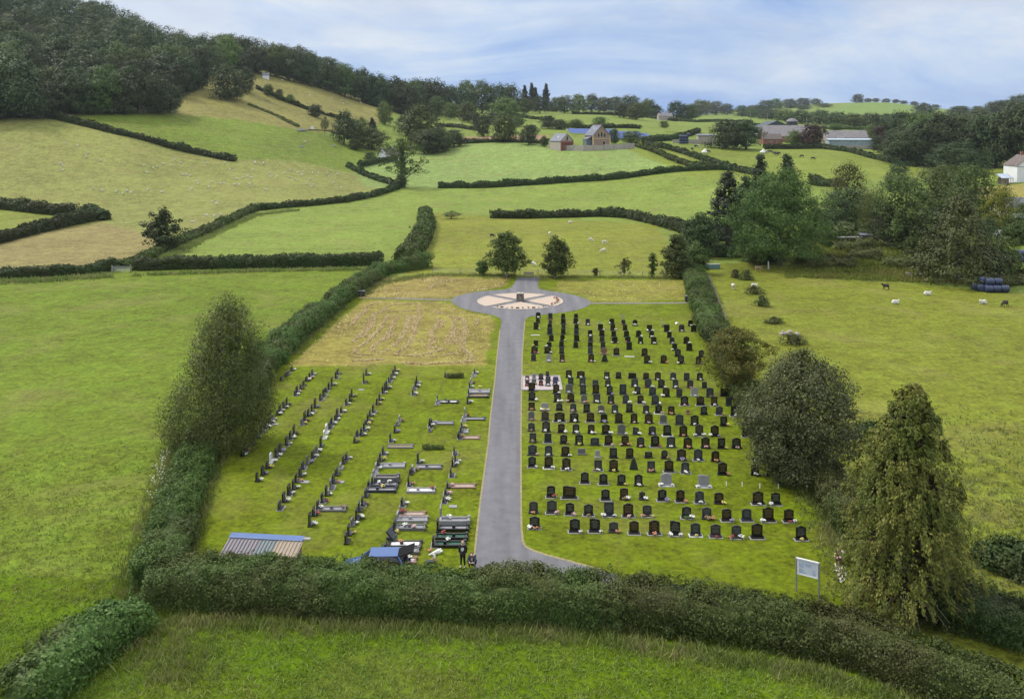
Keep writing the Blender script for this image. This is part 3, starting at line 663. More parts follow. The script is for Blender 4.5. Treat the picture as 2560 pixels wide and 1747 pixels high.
hedge([(10,1810),(110,1730),(200,1650),(290,1590),(330,1560)], [1.5,1.6,2.0,1.9,1.3], 3.4, M_HEDGE, 'broad leafy hedge end in the lower left corner', ls=.2, rag=.4)
FH = 'field hedges'
def fh(path, h, w_, label, mat=M_HEDGE2, **k): tag(hedge(path, h, w_, mat, label, **k), group=FH)
fh([(-40,697),(60,693),(160,690),(285,676)], [1.7,1.9,1.9,1.8], 3, 'dark hedge left of the grey field gate')
fh([(330,676),(450,672),(600,670),(800,667),(960,662)], [2.2,2.3,2.4,2.5,2.4], 2.6, 'long trimmed dark hedge right of the grey field gate', rag=.14, hvar=.06)
fh([(290,672),(350,655),(420,622),(500,590),(575,556),(630,528)], [1.5,1.6,1.6,1.7,1.7,1.8], 3.2, 'light green hedge rising from the field gate past the lone oak', M_LHEDGE)
fh([(628,528),(700,520),(780,514),(860,506),(930,492),(995,472)], [1.7,1.8,1.8,1.8,1.9,1.9], 2.6, 'narrow hedge below the flock in the big pale field')
fh([(1008,468),(960,456),(915,440),(885,425),(872,418)], 1.9, 3.0, 'curved hedge left of the domed meadow')
fh([(898,418),(940,408),(990,402)], 2.2, 3, 'short scrubby hedge at the left end of the domed meadow')
fh([(1095,470),(1200,470),(1300,464),(1420,456),(1550,447),(1680,430),(1790,424),(1830,426)], [2.0,2.4,2.5,2.5,2.5,2.4,2.5,2.4], 3, 'long dark hedge along the near side of the domed meadow')
fh([(1225,545),(1300,546),(1400,544),(1500,541),(1570,545),(1640,560),(1700,578),(1740,590)], [1.9,2.2,2.4,2.6,2.5,2.2,2.6,3], 3.4, 'bushy hedge at the far side of the sheep paddock')
fh([(1062,536),(1066,570),(1052,605),(1030,640),(1010,660)], [2.6,2.8,2.8,2.7,2.4], [3.6,4.4,4.6,4.6,4], 'tall round-topped hedge left of the sheep paddock', M_LHEDGE)
fh([(112,292),(200,312),(300,337),(400,362),(500,386),(588,404)], [2.6,2.8,2.6,2.5,2.3,2.3], 3.2, 'thick dark hedge coming down from the left wood')
fh([(-60,515),(30,524),(110,534),(190,540)], 3.0, 4, 'upper dark hedge of the small field at the left edge')
fh([(250,548),(180,562),(100,580),(30,598),(-50,618)], [3.2,2.9,2.8,2.6,2.6], 3.4, 'lower hedge of the small field at the left edge')
fh([(215,535),(250,545),(258,552)], 2.6, 4, 'hedge at the pointed end of the small left field')
fh([(1588,366),(1640,382),(1690,404),(1730,418),(1775,420)], 2.0, 3.4, 'light hedge curling round the right end of the domed meadow', M_LHEDGE)
fh([(1610,362),(1680,376),(1740,395),(1800,415),(1860,432),(1900,440)], 2.2, 3.4, 'dark hedge along the lane below the cattle field')
fh([(1612,356),(1660,352),(1700,350)], 3.0, 5, 'clipped hedge right of the brick chapel')
fh([(1910,373),(1980,373),(2040,372),(2075,372)], 2.4, 2.6, 'level dark hedge below the farm barns', rag=.12, hvar=.05)
fh([(2062,373),(2120,380),(2180,396),(2240,410),(2290,418)], 2.4, 3, 'dark hedge dropping right from the farm barns')
fh([(640,222),(700,248),(760,272),(820,290),(860,298)], [2.5,2,2.4,1.6,1.8], 3, 'scrubby hedge across the tan hillside')
fh([(620,262),(690,290),(745,318)], .9, 2.5, 'low rough bank line on the tan hillside', M_RUSH)
fh([(1060,365),(1130,360),(1240,356),(1370,360)], 2.0, 3, 'low hedge under the trees at the top of the domed meadow')
fh([(1130,292),(1180,296),(1225,300)], 2.2, 3, 'hedge on the slope below the ridge wood')
fh([(1090,316),(1150,320),(1200,328)], 2.2, 3, 'hedge across the small sheep field on the ridge')
fh([(1280,290),(1330,298),(1380,302)], 2.0, 3, 'far hedge below the two tall firs')
fh([(1430,286),(1520,288),(1600,292),(1690,304)], 2.2, 3, 'far hedge behind the solar panels')
fh([(1420,318),(1480,322),(1540,320),(1600,322)], 2.4, 5, 'scrubby hedge directly behind the solar panels')
fh([(1680,302),(1740,306),(1800,304),(1880,306)], 1.8, 3, 'thin far hedge near the skyline poles')
fh([(1820,312),(1880,314),(1940,316)], 1.8, 3, 'thin far hedge left of the green barn')
fh([(2050,322),(2100,324),(2180,326),(2260,326)], 2.2, 3, 'far hedge behind the pale barns')
fh([(1690,345),(1720,340),(1745,330)], 2.2, 4, 'short hedge above the dark bales')
fh([(2030,462),(2070,466),(2100,468)], 3.0, 5, 'dark brown hedge seen between the garden trees')
fh([(1790,640),(1850,642),(1900,640)], 2.0, 4, 'low dark hedge in shade under the big ash tree')
for q in ([(2010,600),(2060,596),(2120,592)],[(2080,622),(2160,615),(2260,618)],[(2240,600),(2300,596),(2360,602)],[(2010,668),(2080,660),(2140,664)],[(2200,660),(2280,662),(2350,672)],[(2370,640),(2420,640),(2470,650)],[(2120,640),(2200,640)],[(2460,715),(2520,705),(2590,700)]):
    tag(hedge(q, [1.3]*len(q), 5.5, M_RUSH, 'rough scrub and bramble on the grassy mound behind the right field', name='scrub', rag=.5, cat='scrub'), group='scrub on the mound')
# ------------------------------------------------------------------ near trees, each built for itself
def own_tree(name, px, py, prof_px, M, k, cs, ls, mat, bark, label, droop=0., squash=.65, tr=(.75, .2, 6, 3.0, .25, .05), cat='tree', seed=1, core=.5, twigs=2, jit=.7, asp=.62, rag=.18, trunks=1):
    """prof_px: (row on the photograph, half width in pixels, centre offset in pixels)"""
    p = at(px, py); s = ppm(p.y); r = np.random.default_rng(seed)
    prof = [((py-y)/s, hw/s, ox/s) for y, hw, ox in prof_px]
    e = empty(name, p, 0, label, cat)
    V = clump_crown(prof, M, k, cs, ls, r, droop, squash, jit=jit, asp=asp, rag=rag)
    link('crown', leafmesh('crown', np.concatenate([V, inner_leaves(prof, r, core*1.15, ls*2.2, int(200+M*core*2.2))]), mat), e)
    hh = prof[-1][0]
    for i in range(trunks):
        link('trunk', trunk_mesh(hh*tr[0], tr[1], r, tr[2], tr[3], tr[4], tr[5]+(.10*i), bark, twigs), e, (0.5*i, .3*i, 0))
    return e
own_tree('birch_tree', 535, 1118, [(1100,50,-10),(1075,118,0),(1040,126,5),(985,130,10),(950,112,20),(905,92,26),(860,80,34),(810,70,36),(770,52,34),(745,30,36),(733,10,36)], 860, 64, .9, .16, M_BIRCH, M_BIRCHBARK, 'tall drooping birch at the end of the left hedge beside the graves', droop=.9, squash=.6, tr=(.9,.17,9,3.2,.2,.07), seed=3, core=.33, jit=.6, trunks=2, rag=.12)
own_tree('hawthorn_tree', 1838, 985, [(975,22,0),(950,50,8),(915,66,2),(880,70,-2),(852,62,0),(832,38,0),(822,10,0)], 300, 64, .62, .17, M_HAW, M_BARK, 'yellow-green hawthorn at the right edge of the graves', tr=(.7,.14,6,2,.3,0), seed=4, core=.5, rag=.3)
own_tree('willow_tree', 2000, 1196, [(1190,60,-20),(1160,100,-10),(1110,128,0),(1040,134,4),(980,118,8),(930,85,10),(900,45,8),(886,10,8)], 820, 70, .75, .165, M_WILLOW, M_BARK, 'large rounded grey-green tree right of the graves', tr=(.7,.25,7,3.4,.25,0), seed=5, core=.5, squash=.8, rag=.1)
M_GAPSHADE = leafmat('gap_shade_dead_sprays', [(.05,.034,.02,1), (.08,.055,.03,1), (.035,.03,.016,1)], transl=.05)  # dead inner sprays, coloured dark to paint shade into gaps between tiers
M_TWIG = simple('dead_branch', (.2,.16,.12,1), .9, .3, 6)
def cypress():
    px, py = 2262, 1540; p = at(px, py); s = ppm(p.y); r = np.random.default_rng(8)
    e = empty('golden_conifer', p, 0, 'big shaggy golden conifer beside the notice board', 'tree')
    env = [(1525,120,-10),(1480,165,-15),(1420,168,-5),(1350,160,10),(1280,150,5),(1200,135,0),(1120,108,-5),(1060,78,8),(1010,48,20),(980,28,18),(966,8,14)]
    hs = [(py-a)/s for a, _, _ in env]; rs = [b/s for _, b, _ in env]; ox = [c/s for _, _, c in env]
    allV = []
    tiers = []; hcur = .7
    while hcur < hs[-1]-.5: tiers.append(hcur); hcur += r.uniform(.62, .95)*(1.15 if hcur < 5 else .85)
    for ti, h0 in enumerate(tiers):                           # tiers of boughs, dark between, each bough hung with tails of sprays
        Rt = np.interp(h0, hs, rs); nb = int(7+Rt*3.4); ph = r.uniform(0, 6.28)
        for j in range(nb):
            th = ph+2*math.pi*(j+r.uniform(-.35, .35))/nb; h = h0+r.uniform(-.28, .28)
            if math.sin(th) < -.3 and h < 2.3 and abs(math.cos(th)) < .75 and r.random() < .8: continue      # the torn opening low on the near side
            R = Rt*r.uniform(.74, 1.12)*(1+.12*math.sin(3*th+h*.9)); o = np.interp(h, hs, ox); ca, sa = math.cos(th), math.sin(th)
            for q_ in range(r.integers(3, 6)):                # tails along the bough
                f = r.uniform(.5, 1.0); side = r.normal()*.34*f; L = r.uniform(.5, 1.25)*(1 if h < 9 else .6); m = 62; t = r.random(m)**.8; wp = r.uniform(.10, .2)
                bx = R*f; bz = h+.35*(1-f)+.25*math.sin(f*2.4)-.25*f*f
                q = r.normal(size=m)*wp*(1-.55*t); e2 = r.normal(size=m)*wp*.7*(1-.5*t); rad = bx+.28*L*t+e2
                P = np.column_stack([o+rad*ca-(q+side)*sa, rad*sa+(q+side)*ca, bz-L*t**1.5+e2*.5])
                N = np.column_stack([ca*.75-sa*q*3, sa*.75+ca*q*3, np.full(m, .5)]); al = np.tile([ca*.4, sa*.4, -1.0], (m, 1)); k = P[:, 2] > .03
                allV.append(quads(P[k], N[k], .17, r, .45, .4, al[k]))
            m = 40; f = r.uniform(.25, .98, m); q = r.normal(size=m)*.16                       # top of the bough
            P = np.column_stack([o+R*f*ca-q*sa, R*f*sa+q*ca, h+.35*(1-f)+.25*np.sin(f*2.4)-.25*f*f+r.normal(size=m)*.06+.05]); al = np.tile([ca, sa, -.2], (m, 1)); k = P[:, 2] > .03
            allV.append(quads(P[k], np.tile([ca*.2, sa*.2, 1.0], (m, 1))[k], .2, r, .45, .4, al[k]))
    for i in range(60):                                       # a second leader and stray tips
        h = hs[-1]*r.uniform(.72, .9); P = np.column_stack([np.full(40, .95)+r.normal(size=40)*.28, r.normal(size=40)*.3, h+r.uniform(-.4, .5, 40)]); allV.append(quads(P, np.tile([.2, -.4, .6], (40, 1)), .18, r, .42, .6))
    prof = [(hs[i]+.2, rs[i]*.9, ox[i]) for i in range(len(hs))]
    link('crown', leafmesh('crown', np.concatenate(allV), M_GOLD), e); link('inner_twigs', leafmesh('inner_twigs', inner_leaves(prof, r, .62, .4, 1500), M_GAPSHADE), e)
    link('trunk', trunk_mesh(hs[-1]*.9, .3, r, 0, 1, .3, .03, M_BARK), e)
    b = MB()
    for q in range(26):
        a = r.uniform(-2.6, -.5); z = r.uniform(.5, 2.2); b.tube([(0,0,z), (math.cos(a)*2.0, math.sin(a)*2.0, z+.1), (math.cos(a)*3.3, math.sin(a)*3.3, z-.5)], [.03,.02,.008], 5)
    b.build('dead_branches', M_TWIG, e)
cypress()
GB = 'garden trees on the right'
own_tree('park_tree', 1266, 692, [(678,20,5),(668,42,4),(650,47,2),(625,42,0),(600,33,-3),(586,18,-2),(578,5,-2)], 170, 46, .75, .3, M_OAK, M_BIRCHBARK, 'left of two dark trees behind the bench, with a pale trunk', seed=10, core=.6, tr=(.7,.17,5,1.8,.2,-.02))
own_tree('park_tree', 1387, 695, [(685,18,0),(668,34,6),(645,36,6),(620,32,5),(604,20,4),(592,4,3)], 130, 46, .7, .3, M_OAK, M_BIRCHBARK, 'narrower dark tree to the right behind the bench, with a pale trunk', seed=11, core=.6, tr=(.7,.16,5,1.5,.2,.0))
own_tree('small_tree', 1205, 688, [(680,10,0),(670,17,0),(660,14,0),(653,3,0)], 40, 40, .5, .28, M_OAK, M_BARK, 'small sparse tree left of the dark park trees', seed=12, core=.2, tr=(.7,.06,4,.8,.3,0))
own_tree('sapling', 1630, 695, [(690,5,0),(672,10,2),(650,9,2),(635,3,2)], 26, 36, .45, .28, M_OAK, M_BARK, 'thin sapling left of the dense conifer by the paddock fence', seed=13, core=.2, tr=(.8,.05,3,.5,.3,0))
own_tree('shrub', 1560, 690, [(684,12,0),(668,18,0),(652,14,0),(645,3,0)], 26, 30, .5, .26, M_BIRCH, M_BARK, 'wispy pale shrub by the paddock fence', seed=14, core=.1, tr=(.7,.05,5,.9,.2,0))
own_tree('shrub', 1490, 692, [(688,8,0),(680,12,0),(672,4,0)], 14, 26, .4, .26, M_BIRCH, M_BARK, 'low wispy shrub in the grass right of the bench trees', seed=15, core=.1, tr=(.7,.04,3,.5,.2,0))
own_tree('dense_conifer', 1690, 693, [(688,34,0),(660,35,0),(630,27,0),(605,15,0),(588,4,0)], 150, 50, .8, .3, M_OAK, M_BARK, 'dense pointed evergreen at the far right corner of the cemetery', seed=16, core=.7, squash=.5, tr=(.8,.15,0,1,.3,0), rag=.1)
own_tree('bushy_tree', 1740, 684, [(672,26,0),(650,29,0),(625,22,0),(608,5,0)], 120, 48, .8, .3, M_OAK, M_BARK, 'bushy tree touching the dense evergreen', seed=17, core=.65, tr=(.7,.14,5,1.4,.2,0))
own_tree('dark_thicket', 1748, 640, [(632,50,0),(600,56,0),(570,46,0),(548,26,4),(538,6,4)], 190, 48, 1.1, .34, M_DARK, M_BARK, 'dark brownish thicket at the end of the paddock hedge', seed=18, core=.65, tr=(.7,.2,6,2.5,.2,0))
own_tree('big_ash_tree', 1950, 664, [(640,95,10),(600,118,5),(550,115,0),(500,95,-5),(460,72,-2),(435,40,5),(422,10,5)], 600, 64, 1.3, .33, M_OAK, M_BARK, 'largest spreading tree at the right, in front of the black cypresses', seed=19, core=.5, tr=(.7,.4,8,5,.2,0), squash=.7)
own_tree('yellow_topiary', 671, 955, [(952,11,0),(940,16,0),(928,13,0),(920,4,0)], 60, 50, .28, .16, M_YEL, M_BARK, 'clipped golden dome bush beside the birch', seed=20, core=.8, tr=(.6,.05,0,1,.3,0), rag=.02, cat='bush')
own_tree('green_bush', 650, 905, [(898,22,0),(880,24,0),(864,14,0),(856,3,0)], 50, 46, .5, .22, M_LIGHT, M_BARK, 'bright green leafy bush in the hedge beside the birch', seed=21, core=.6, tr=(.6,.08,3,1,.3,0), cat='bush')
own_tree('round_bush', 2530, 1420, [(1430,60,0),(1400,78,0),(1375,62,0),(1358,20,0)], 130, 50, .6, .22, M_HEDGE2, M_BARK, 'dark round bush at the right edge above the bottom hedge', seed=22, core=.7, tr=(.6,.1,5,1,.2,0), cat='bush')
own_tree('bramble_clump', 2180, 1100, [(1100,45,0),(1080,40,0),(1064,20,0),(1056,4,0)], 60, 46, .6, .22, M_HEDGE2, M_BARK, 'dark weedy clump between the grey tree and golden conifer', seed=23, core=.4, tr=(.4,.04,4,1,.2,0), cat='bush')
own_tree('elder_bush', 1880, 1010, [(1010,30,0),(985,34,0),(965,26,4),(950,8,6)], 60, 44, .6, .2, M_LHEDGE, M_BARK, 'light flowering bush between hawthorn and grey tree', seed=24, core=.5, tr=(.5,.06,4,1,.2,0), cat='bush')
for i, (x, y, hw, h_) in enumerate([(1868,700,22,26),(1885,735,26,20),(1905,765,22,26),(1935,808,24,14),(1985,860,40,22),(1840,695,14,20)]):
    own_tree('rush_clump', x, y, [(y-1,hw*.8,0),(y-h_*.5,hw*.8,0),(y-h_,hw*.2,0)], 34, 34, .5, .26, M_RUSH, M_BARK, ['largest dark rush clump beside the sheep','rush clump in front of the resting sheep','round dark rush clump alone in the right field','flat rush clump in the brown grass','wide dry rush clump with pale stones above the hawthorn','small rush clump near the far fence corner'][i], seed=30+i, core=.4, tr=(.2,.02,0,.2,.2,0), cat='rush clump', jit=.9, asp=.3)
# garden and farm trees on the right
for k, x, y, w_, h_, lab in [('mid_con',1822,615,128,192,'left and broadest black cypress behind the big ash'),('mid_con',1866,600,110,160,'black cypress squeezed between its neighbours behind the big ash'),('mid_con',1968,560,98,178,'right pointed black cypress standing above the big ash'),('mid_con',1904,570,96,184,'middle pointed black cypress standing above the big ash'),
  ('mid_birch',2118,566,104,164,'feathery olive tree behind the open garden lawn'),('mid_dark',2112,578,128,108,'dark rounded tree under the feathery olive tree'),('mid_birch',2170,560,70,80,'brown-green loose tree right of the feathery olive tree'),
  ('mid_light',2184,590,72,110,'weeping yellow-green willow in the garden'),('mid_oak',2266,622,160,185,'broad mid-green tree right of the yellow-green willow'),('mid_oak',2352,560,130,150,'pale leafy treetop high in the garden group'),('mid_light',2385,560,110,146,'broad pale green tree at the middle of the garden group'),
  ('mid_oak',2440,580,130,170,'rounded green tree at the right of the garden group'),('mid_brown',2396,705,232,232,'large brown-green conifer with bare stems above the dark bales'),('mid_dark',2225,612,100,100,'dark tree low in the garden group'),('mid_dark',2320,640,120,120,'dark tree between the broad green tree and the brown conifer'),
  ('mid_yellow',2505,585,78,115,'golden yellow tree beside the slate-roofed bungalow'),('mid_bush',2496,695,110,95,'leafy bush left of the upper dark bales'),('mid_dark',2472,645,74,100,'small dark spruce beside the large brown conifer'),('mid_bush',2545,610,80,70,'white-flowered shrub at the right edge'),
  ('mid_dark',2246,478,66,74,'small dark tree at the back of the garden'),('mid_dark',2393,440,136,84,'dark tree standing alone against the wood'),('mid_bush',2040,590,60,36,'reddish bramble bush beside the timber rack'),('mid_bush',1870,612,60,40,'blue-green reed bush beside the shaded lawn'),
  ('mid_bush',1905,655,110,56,'dark elder under the big ash'),('mid_yellow',2035,575,50,50,'pale yellow shrub in the garden gap'),('mid_yellow',2070,570,44,40,'lime shrub in the garden gap'),('mid_bush',2560,560,60,50,'yellow shrub at the frame edge below the conservatory'),('mid_bush',2330,650,110,60,'pale shrubby growth on the mound under the brown conifer'),('mid_bush',2120,600,120,44,'dark clipped shrubs behind the timber rack')]:
    tree_px(k, x, y, w_, h_, lab, GB)
# lone trees in the fields
own_tree('lone_oak', 402, 626, [(618,20,10),(600,36,6),(575,40,4),(552,30,2),(535,16,6),(522,5,8)], 110, 46, 1.0, .45, M_DARK, M_BARK, 'dark lone oak on the light hedge above the field gate', seed=40, core=.4, tr=(.85,.3,7,4,.2,0), rag=.4)
own_tree('ivy_clad_tree', 1003, 468, [(440,30,10),(415,45,5),(390,47,2),(365,40,0),(348,14,-2)], 120, 40, 1.5, .6, M_OAK, M_BARK, 'tall half-bare tree with ivy at the corner of the domed meadow', seed=41, core=.12, tr=(.85,.5,8,8,.15,0), twigs=4, rag=.35)
tree_px('dome', 1003, 470, 34, 36, 'dark ivy mass round the foot of the half-bare tree', 'field trees')
tree_px('dome', 569, 250, 84, 86, 'dark spreading oak standing alone under the left wood', 'field trees')
tree_px('dark', 615, 232, 48, 62, 'dark tree right of the spreading lone oak', 'field trees')
tree_px('open', 1128, 547, 46, 20, 'flat-topped little thorn between two hedges', 'field trees')
for k, x, y, w_, h_, lab in [('dome',787,292,36,32,'round dark thorn on the tan hillside'),('oak',672,240,28,30,'small thorn bush near the top of the scrubby hedge'),('oak',698,250,20,28,'thin thorn in the scrubby hedge'),('light',724,258,26,22,'pale thorn in the scrubby hedge'),('open',812,337,20,46,'thin bare-stemmed young tree by the water trough'),
  ('dark',860,362,60,84,'tall dark tree at the left of the middle copse'),('light',900,365,62,70,'pale rounded tree in the middle copse'),('pine',931,350,34,58,'dark spruce in the middle copse'),('light',962,312,40,58,'yellow-green poplar above the middle copse'),('oak',930,372,80,50,'low dark trees at the foot of the middle copse'),
  ('oak',1050,372,105,106,'biggest spreading tree behind the ivy-clad tree'),('dark',1020,340,60,60,'dark crown left of the biggest spreading tree'),('dark',1085,384,80,70,'dark tree at the left corner of the domed meadow'),('light',1108,378,50,50,'pale bushy tree at the corner of the domed meadow'),('oak',1060,385,60,60,'dark oak behind the half-bare tree'),('dark',1135,368,60,46,'blue-green bush trees left of the brown strip'),
  ('dark',1208,342,40,55,'narrow brown-green tree left of the round sycamore'),('oak',1262,356,72,72,'round sycamore at the top of the domed meadow'),('dark',1322,362,50,50,'dark tree between the sycamore and the brick chapel'),('dark',1360,368,20,28,'small dark bush beside the barn of the chapel'),('dome',925,400,30,20,'dark round bush above the curved hedge'),('oak',888,375,34,28,'low bush by the slate-roofed cottage')]:
    tree_px(k, x, y, w_, h_, lab, 'field trees')
tree_px('dark', 1535, 362, 30, 42, 'dark yew beside the chapel gable', 'field trees'); tree_px('oak', 1580, 360, 60, 32, 'bushy tree right of the chapel yew', 'field trees')
# woods
def wood(poly, n, kinds, wide, tall, label, group, seed, z0, z1, mind):
    """trees scattered over the ground between two depths inside an outline of bearings: poly gives (bearing, nearest depth)"""
    r = np.random.default_rng(seed); pts = []; tries = 0
    bx = [p[0] for p in poly]; bz = [p[1] for p in poly]; fz = [p[2] for p in poly]
    while len(pts) < n and tries < 30000:
        tries += 1; px = r.uniform(bx[0], bx[-1]); zn = np.interp(px, bx, bz); zf = np.interp(px, bx, fz)
        Z = zn+(zf-zn)*r.random()**1.3; p = atZ(px, Z)
        if all((p.x-q.x)**2+(p.y-q.y)**2 > mind*mind for q in pts): pts.append(p)
    for p in pts:
        k = kinds[int(r.integers(len(kinds)))]; f = r.uniform(.8, 1.2)
        tree(k, p, wide*f, tall*f*r.uniform(.9, 1.12), label, group)
def wood_mass(poly, n, wide, tall, mat, label, seed, mind, name='woodland'):
    r = np.random.default_rng(seed); pts = []; tries = 0; allV = []; cV = []; cF = []
    bx = [p[0] for p in poly]; bz = [p[1] for p in poly]; fz = [p[2] for p in poly]
    while len(pts) < n and tries < 40000:
        tries += 1; px_ = r.uniform(bx[0], bx[-1]); zn = np.interp(px_, bx, bz); zf = np.interp(px_, bx, fz)
        p = atZ(px_, zn+(zf-zn)*r.random())
        if all((p.x-q.x)**2+(p.y-q.y)**2 > mind*mind for q in pts): pts.append(p)
    for p in pts:
        f = r.uniform(.75, 1.25); w_, t = wide*f, tall*f*r.uniform(.9, 1.1)
        prof = [(t*.2, w_*.38), (t*.4, w_*.5), (t*.68, w_*.47), (t*.88, w_*.34), (t, w_*.16)]
        o = np.array([p.x, p.y, p.z-.2]); allV.append(clump_crown(prof, 70, 32, w_*.13, .75, r, jit=.35)+o)
        allV.append(inner_leaves(prof, r, .7, 1.9, 90)+o)
    o = link(name, leafmesh(name, np.concatenate(allV), mat))
    return tag(o, label, 'wood', kind='stuff')
M_WOOD_L = leafmat('woodland_leaves', [G(44,62,34), G(62,84,40), G(82,104,50), G(54,72,38)], patch=G(104,110,54), patch_scale=.045, transl=.15)
def row(pts, kinds, label, group, jit=0, seed=0):
    """(x, foot row, width, height) read off the photograph"""
    r = np.random.default_rng(seed)
    for i, q in enumerate(pts): tree_px(kinds[i % len(kinds)], *q[:4], label, group, Z=q[4] if len(q) > 4 else None)
WL = 'trees of the left hill wood'
edge = [(-60,300,150,120),(35,292,150,150),(90,296,80,70),(130,284,70,80),(168,284,80,100),(210,284,86,96),(255,284,90,112),(300,284,90,100),(345,284,84,104),(390,284,86,100),(425,282,60,78),(440,240,60,80),(462,226,80,90),(495,222,70,104),(520,200,60,84),(-20,290,120,110)]
row(edge, ['dome','dome','dark','dark','dark','dome','oak','dome','dark','dome','dark','dark','dome','dark','dark'], 'tall dark tree on the front edge of the left hill wood', WL)
wood([(-60,430,520),(100,428,520),(300,460,560),(450,530,600),(530,610,650)], 40, ['dark','oak','dark','dome','oak','dark','light','oak'], 17, 18, 'broadleaf tree within the dense left hill wood', WL, 5, 0, 0, 11)
wood_mass([(-200,520,920),(100,520,920),(300,560,850),(450,600,760),(530,650,740)], 150, 17, 18, M_WOOD_L, 'dense dark wood covering the upper left hill', 55, 10.5)
WR = 'trees of the middle ridge wood'
wood([(540,640,720),(600,640,740),(680,655,740),(760,690,770),(860,720,820),(960,730,830),(1050,730,850),(1110,760,850)], 34, ['dark','oak','dark','light','oak','dome','dark'], 18, 19, 'broadleaf tree of the long wood on the middle ridge', WR, 6, 0, 0, 13)
wood_mass([(470,650,880),(600,720,880),(680,730,900),(760,760,930),(860,800,980),(960,820,1000),(1050,830,1050),(1110,850,1050)], 85, 18, 19, M_WOOD_L, 'long dark wood along the crest of the middle ridge', 56, 12)
row([(640,184,60,70),(690,192,60,80),(735,205,60,80),(775,215,60,85),(820,228,60,80),(862,243,60,82),(905,256,64,84),(945,268,70,84),(985,278,72,84),(1020,286,80,88),(1050,285,80,90),(1085,288,84,90)], ['dark','oak','dark','dome'], 'dark tree along the lower edge of the middle ridge wood', WR)
for q in [(1040,262,40,60,900),(1125,285,70,70),(1165,282,70,78),(1205,284,70,80),(1245,285,64,76),(1275,284,60,72),(1128,300,40,44),(1170,306,50,50),(1265,302,80,58),(1190,318,30,36),(1232,312,40,30)]:
    tree_px(random.choice(['dark','oak','dome','light']), *q[:4], 'broadleaf tree at the right-hand end of the middle ridge wood', WR, Z=q[4] if len(q) > 4 else None)
for x, h_ in ((1312,68),(1330,72),(1338,62),(1365,70)): tree_px('pine', x, 277, 30, h_, 'tall dark fir rising above the ridge trees', 'firs on the ridge')
SK = 'trees along the middle skyline'
row([(1310,285,50,40),(1350,284,46,44),(1390,280,44,36),(1412,284,46,44),(1448,282,50,46),(1480,280,44,44),(1510,282,46,38),(1538,280,46,40),(1572,284,60,46),(1604,282,40,36),(1620,284,44,46),(1560,296,50,40),(1590,300,50,44),(1640,284,36,34),(1690,286,48,46),(1720,286,46,40),(1750,290,46,40),(1765,288,40,36),(1790,288,46,34),(1818,288,40,28),(1855,292,40,28),(1880,296,30,24),(1905,298,24,14),(1925,298,22,16),(1295,318,36,28),(1370,322,44,34),(1400,324,44,26),(1440,322,40,24),(1500,320,40,28),(1330,330,30,18),(1660,320,24,18),(1730,300,40,36)],
    ['oak','dark','dome','oak','light','dark'], 'small far tree along the middle skyline', SK)
FB = 'trees round the farm'
for k, x, y, w_, h_, lab in [('dome',1815,372,90,72,'left dark tree of the pair in front of the barns'),('dark',1865,374,84,72,'right brownish tree of the pair in front of the barns'),('light',1985,365,40,40,'pale shrubby tree before the brick barn'),('copper',2030,368,70,56,'russet tree between the two groups of barns'),('light',2175,352,44,40,'pale tree behind the copper beech'),('copper',2208,366,60,52,'dark copper beech right of the pale barns'),('dark',2195,382,40,44,'dark bush below the copper beech'),('oak',2090,328,40,20,'low pale bush behind the barns')]:
    tree_px(k, x, y, w_, h_, lab, FB)
FV = 'trees along the far right valley'
row([(1930, 300, 50, 27), (1965, 306, 56, 31), (2005, 310, 60, 34), (2050, 312, 60, 37), (2095, 318, 64, 38), (2135, 320, 60, 36), (2175, 318, 60, 36), (2215, 318, 60, 33), (2255, 316, 60, 37), (2300, 318, 64, 37), (2345, 318, 64, 34), (2310, 290, 60, 30), (2400, 300, 70, 33), (2450, 300, 60, 30), (2500, 296, 70, 44), (2550, 290, 80, 52), (1900, 296, 36, 21)],
    ['dark','oak','dome','dark'], 'blue-green tree in the long belt across the right valley', FV)
for i, q in enumerate([(1915,275,40,30,2000),(1940,272,44,28,2050),(1975,270,44,24,2100),(2010,268,44,22,2150),(2040,264,30,16,2200),(2145,258,30,22,2200),(2170,259,22,10,2250),(2190,254,22,10,2250),(2215,253,22,10,2250),(2240,253,22,10,2250),(2260,254,20,9,2250),(2285,254,22,10,2250),(2310,256,20,10,2250),(2340,256,22,9,2250),(2400,258,40,11,2250),(2445,262,30,14,2250),(2480,266,44,22,2200),(2520,268,50,30,2100),(2555,266,56,34,2000),(1880,280,36,20,1900),(1900,282,40,24,1850),(2010,277,40,12,1950),(2060,270,40,11,2000)]):
    tree_px(['dark','oak','dome'][i % 3], *q[:4], 'tiny far tree along the top of the distant green hill', 'trees on the distant hill', Z=q[4])
WRR = 'trees of the dark right-hand wood'
row([(2255,412,90,80),(2300,414,100,110),(2345,416,110,130),(2395,418,120,136),(2440,420,110,120),(2490,420,120,140),(2540,420,120,160),(2590,420,120,170),(2275,400,80,90),(2230,398,60,60)], ['dark','dome','dark'], 'tall dark tree on the front edge of the right-hand wood', WRR)
wood([(2250,455,560),(2400,450,600),(2650,450,620)], 20, ['dark','dome','oak'], 20, 21, 'dark tree inside the right-hand wood', WRR, 9, 0, 0, 10)
print('TREES', NTREE[0])
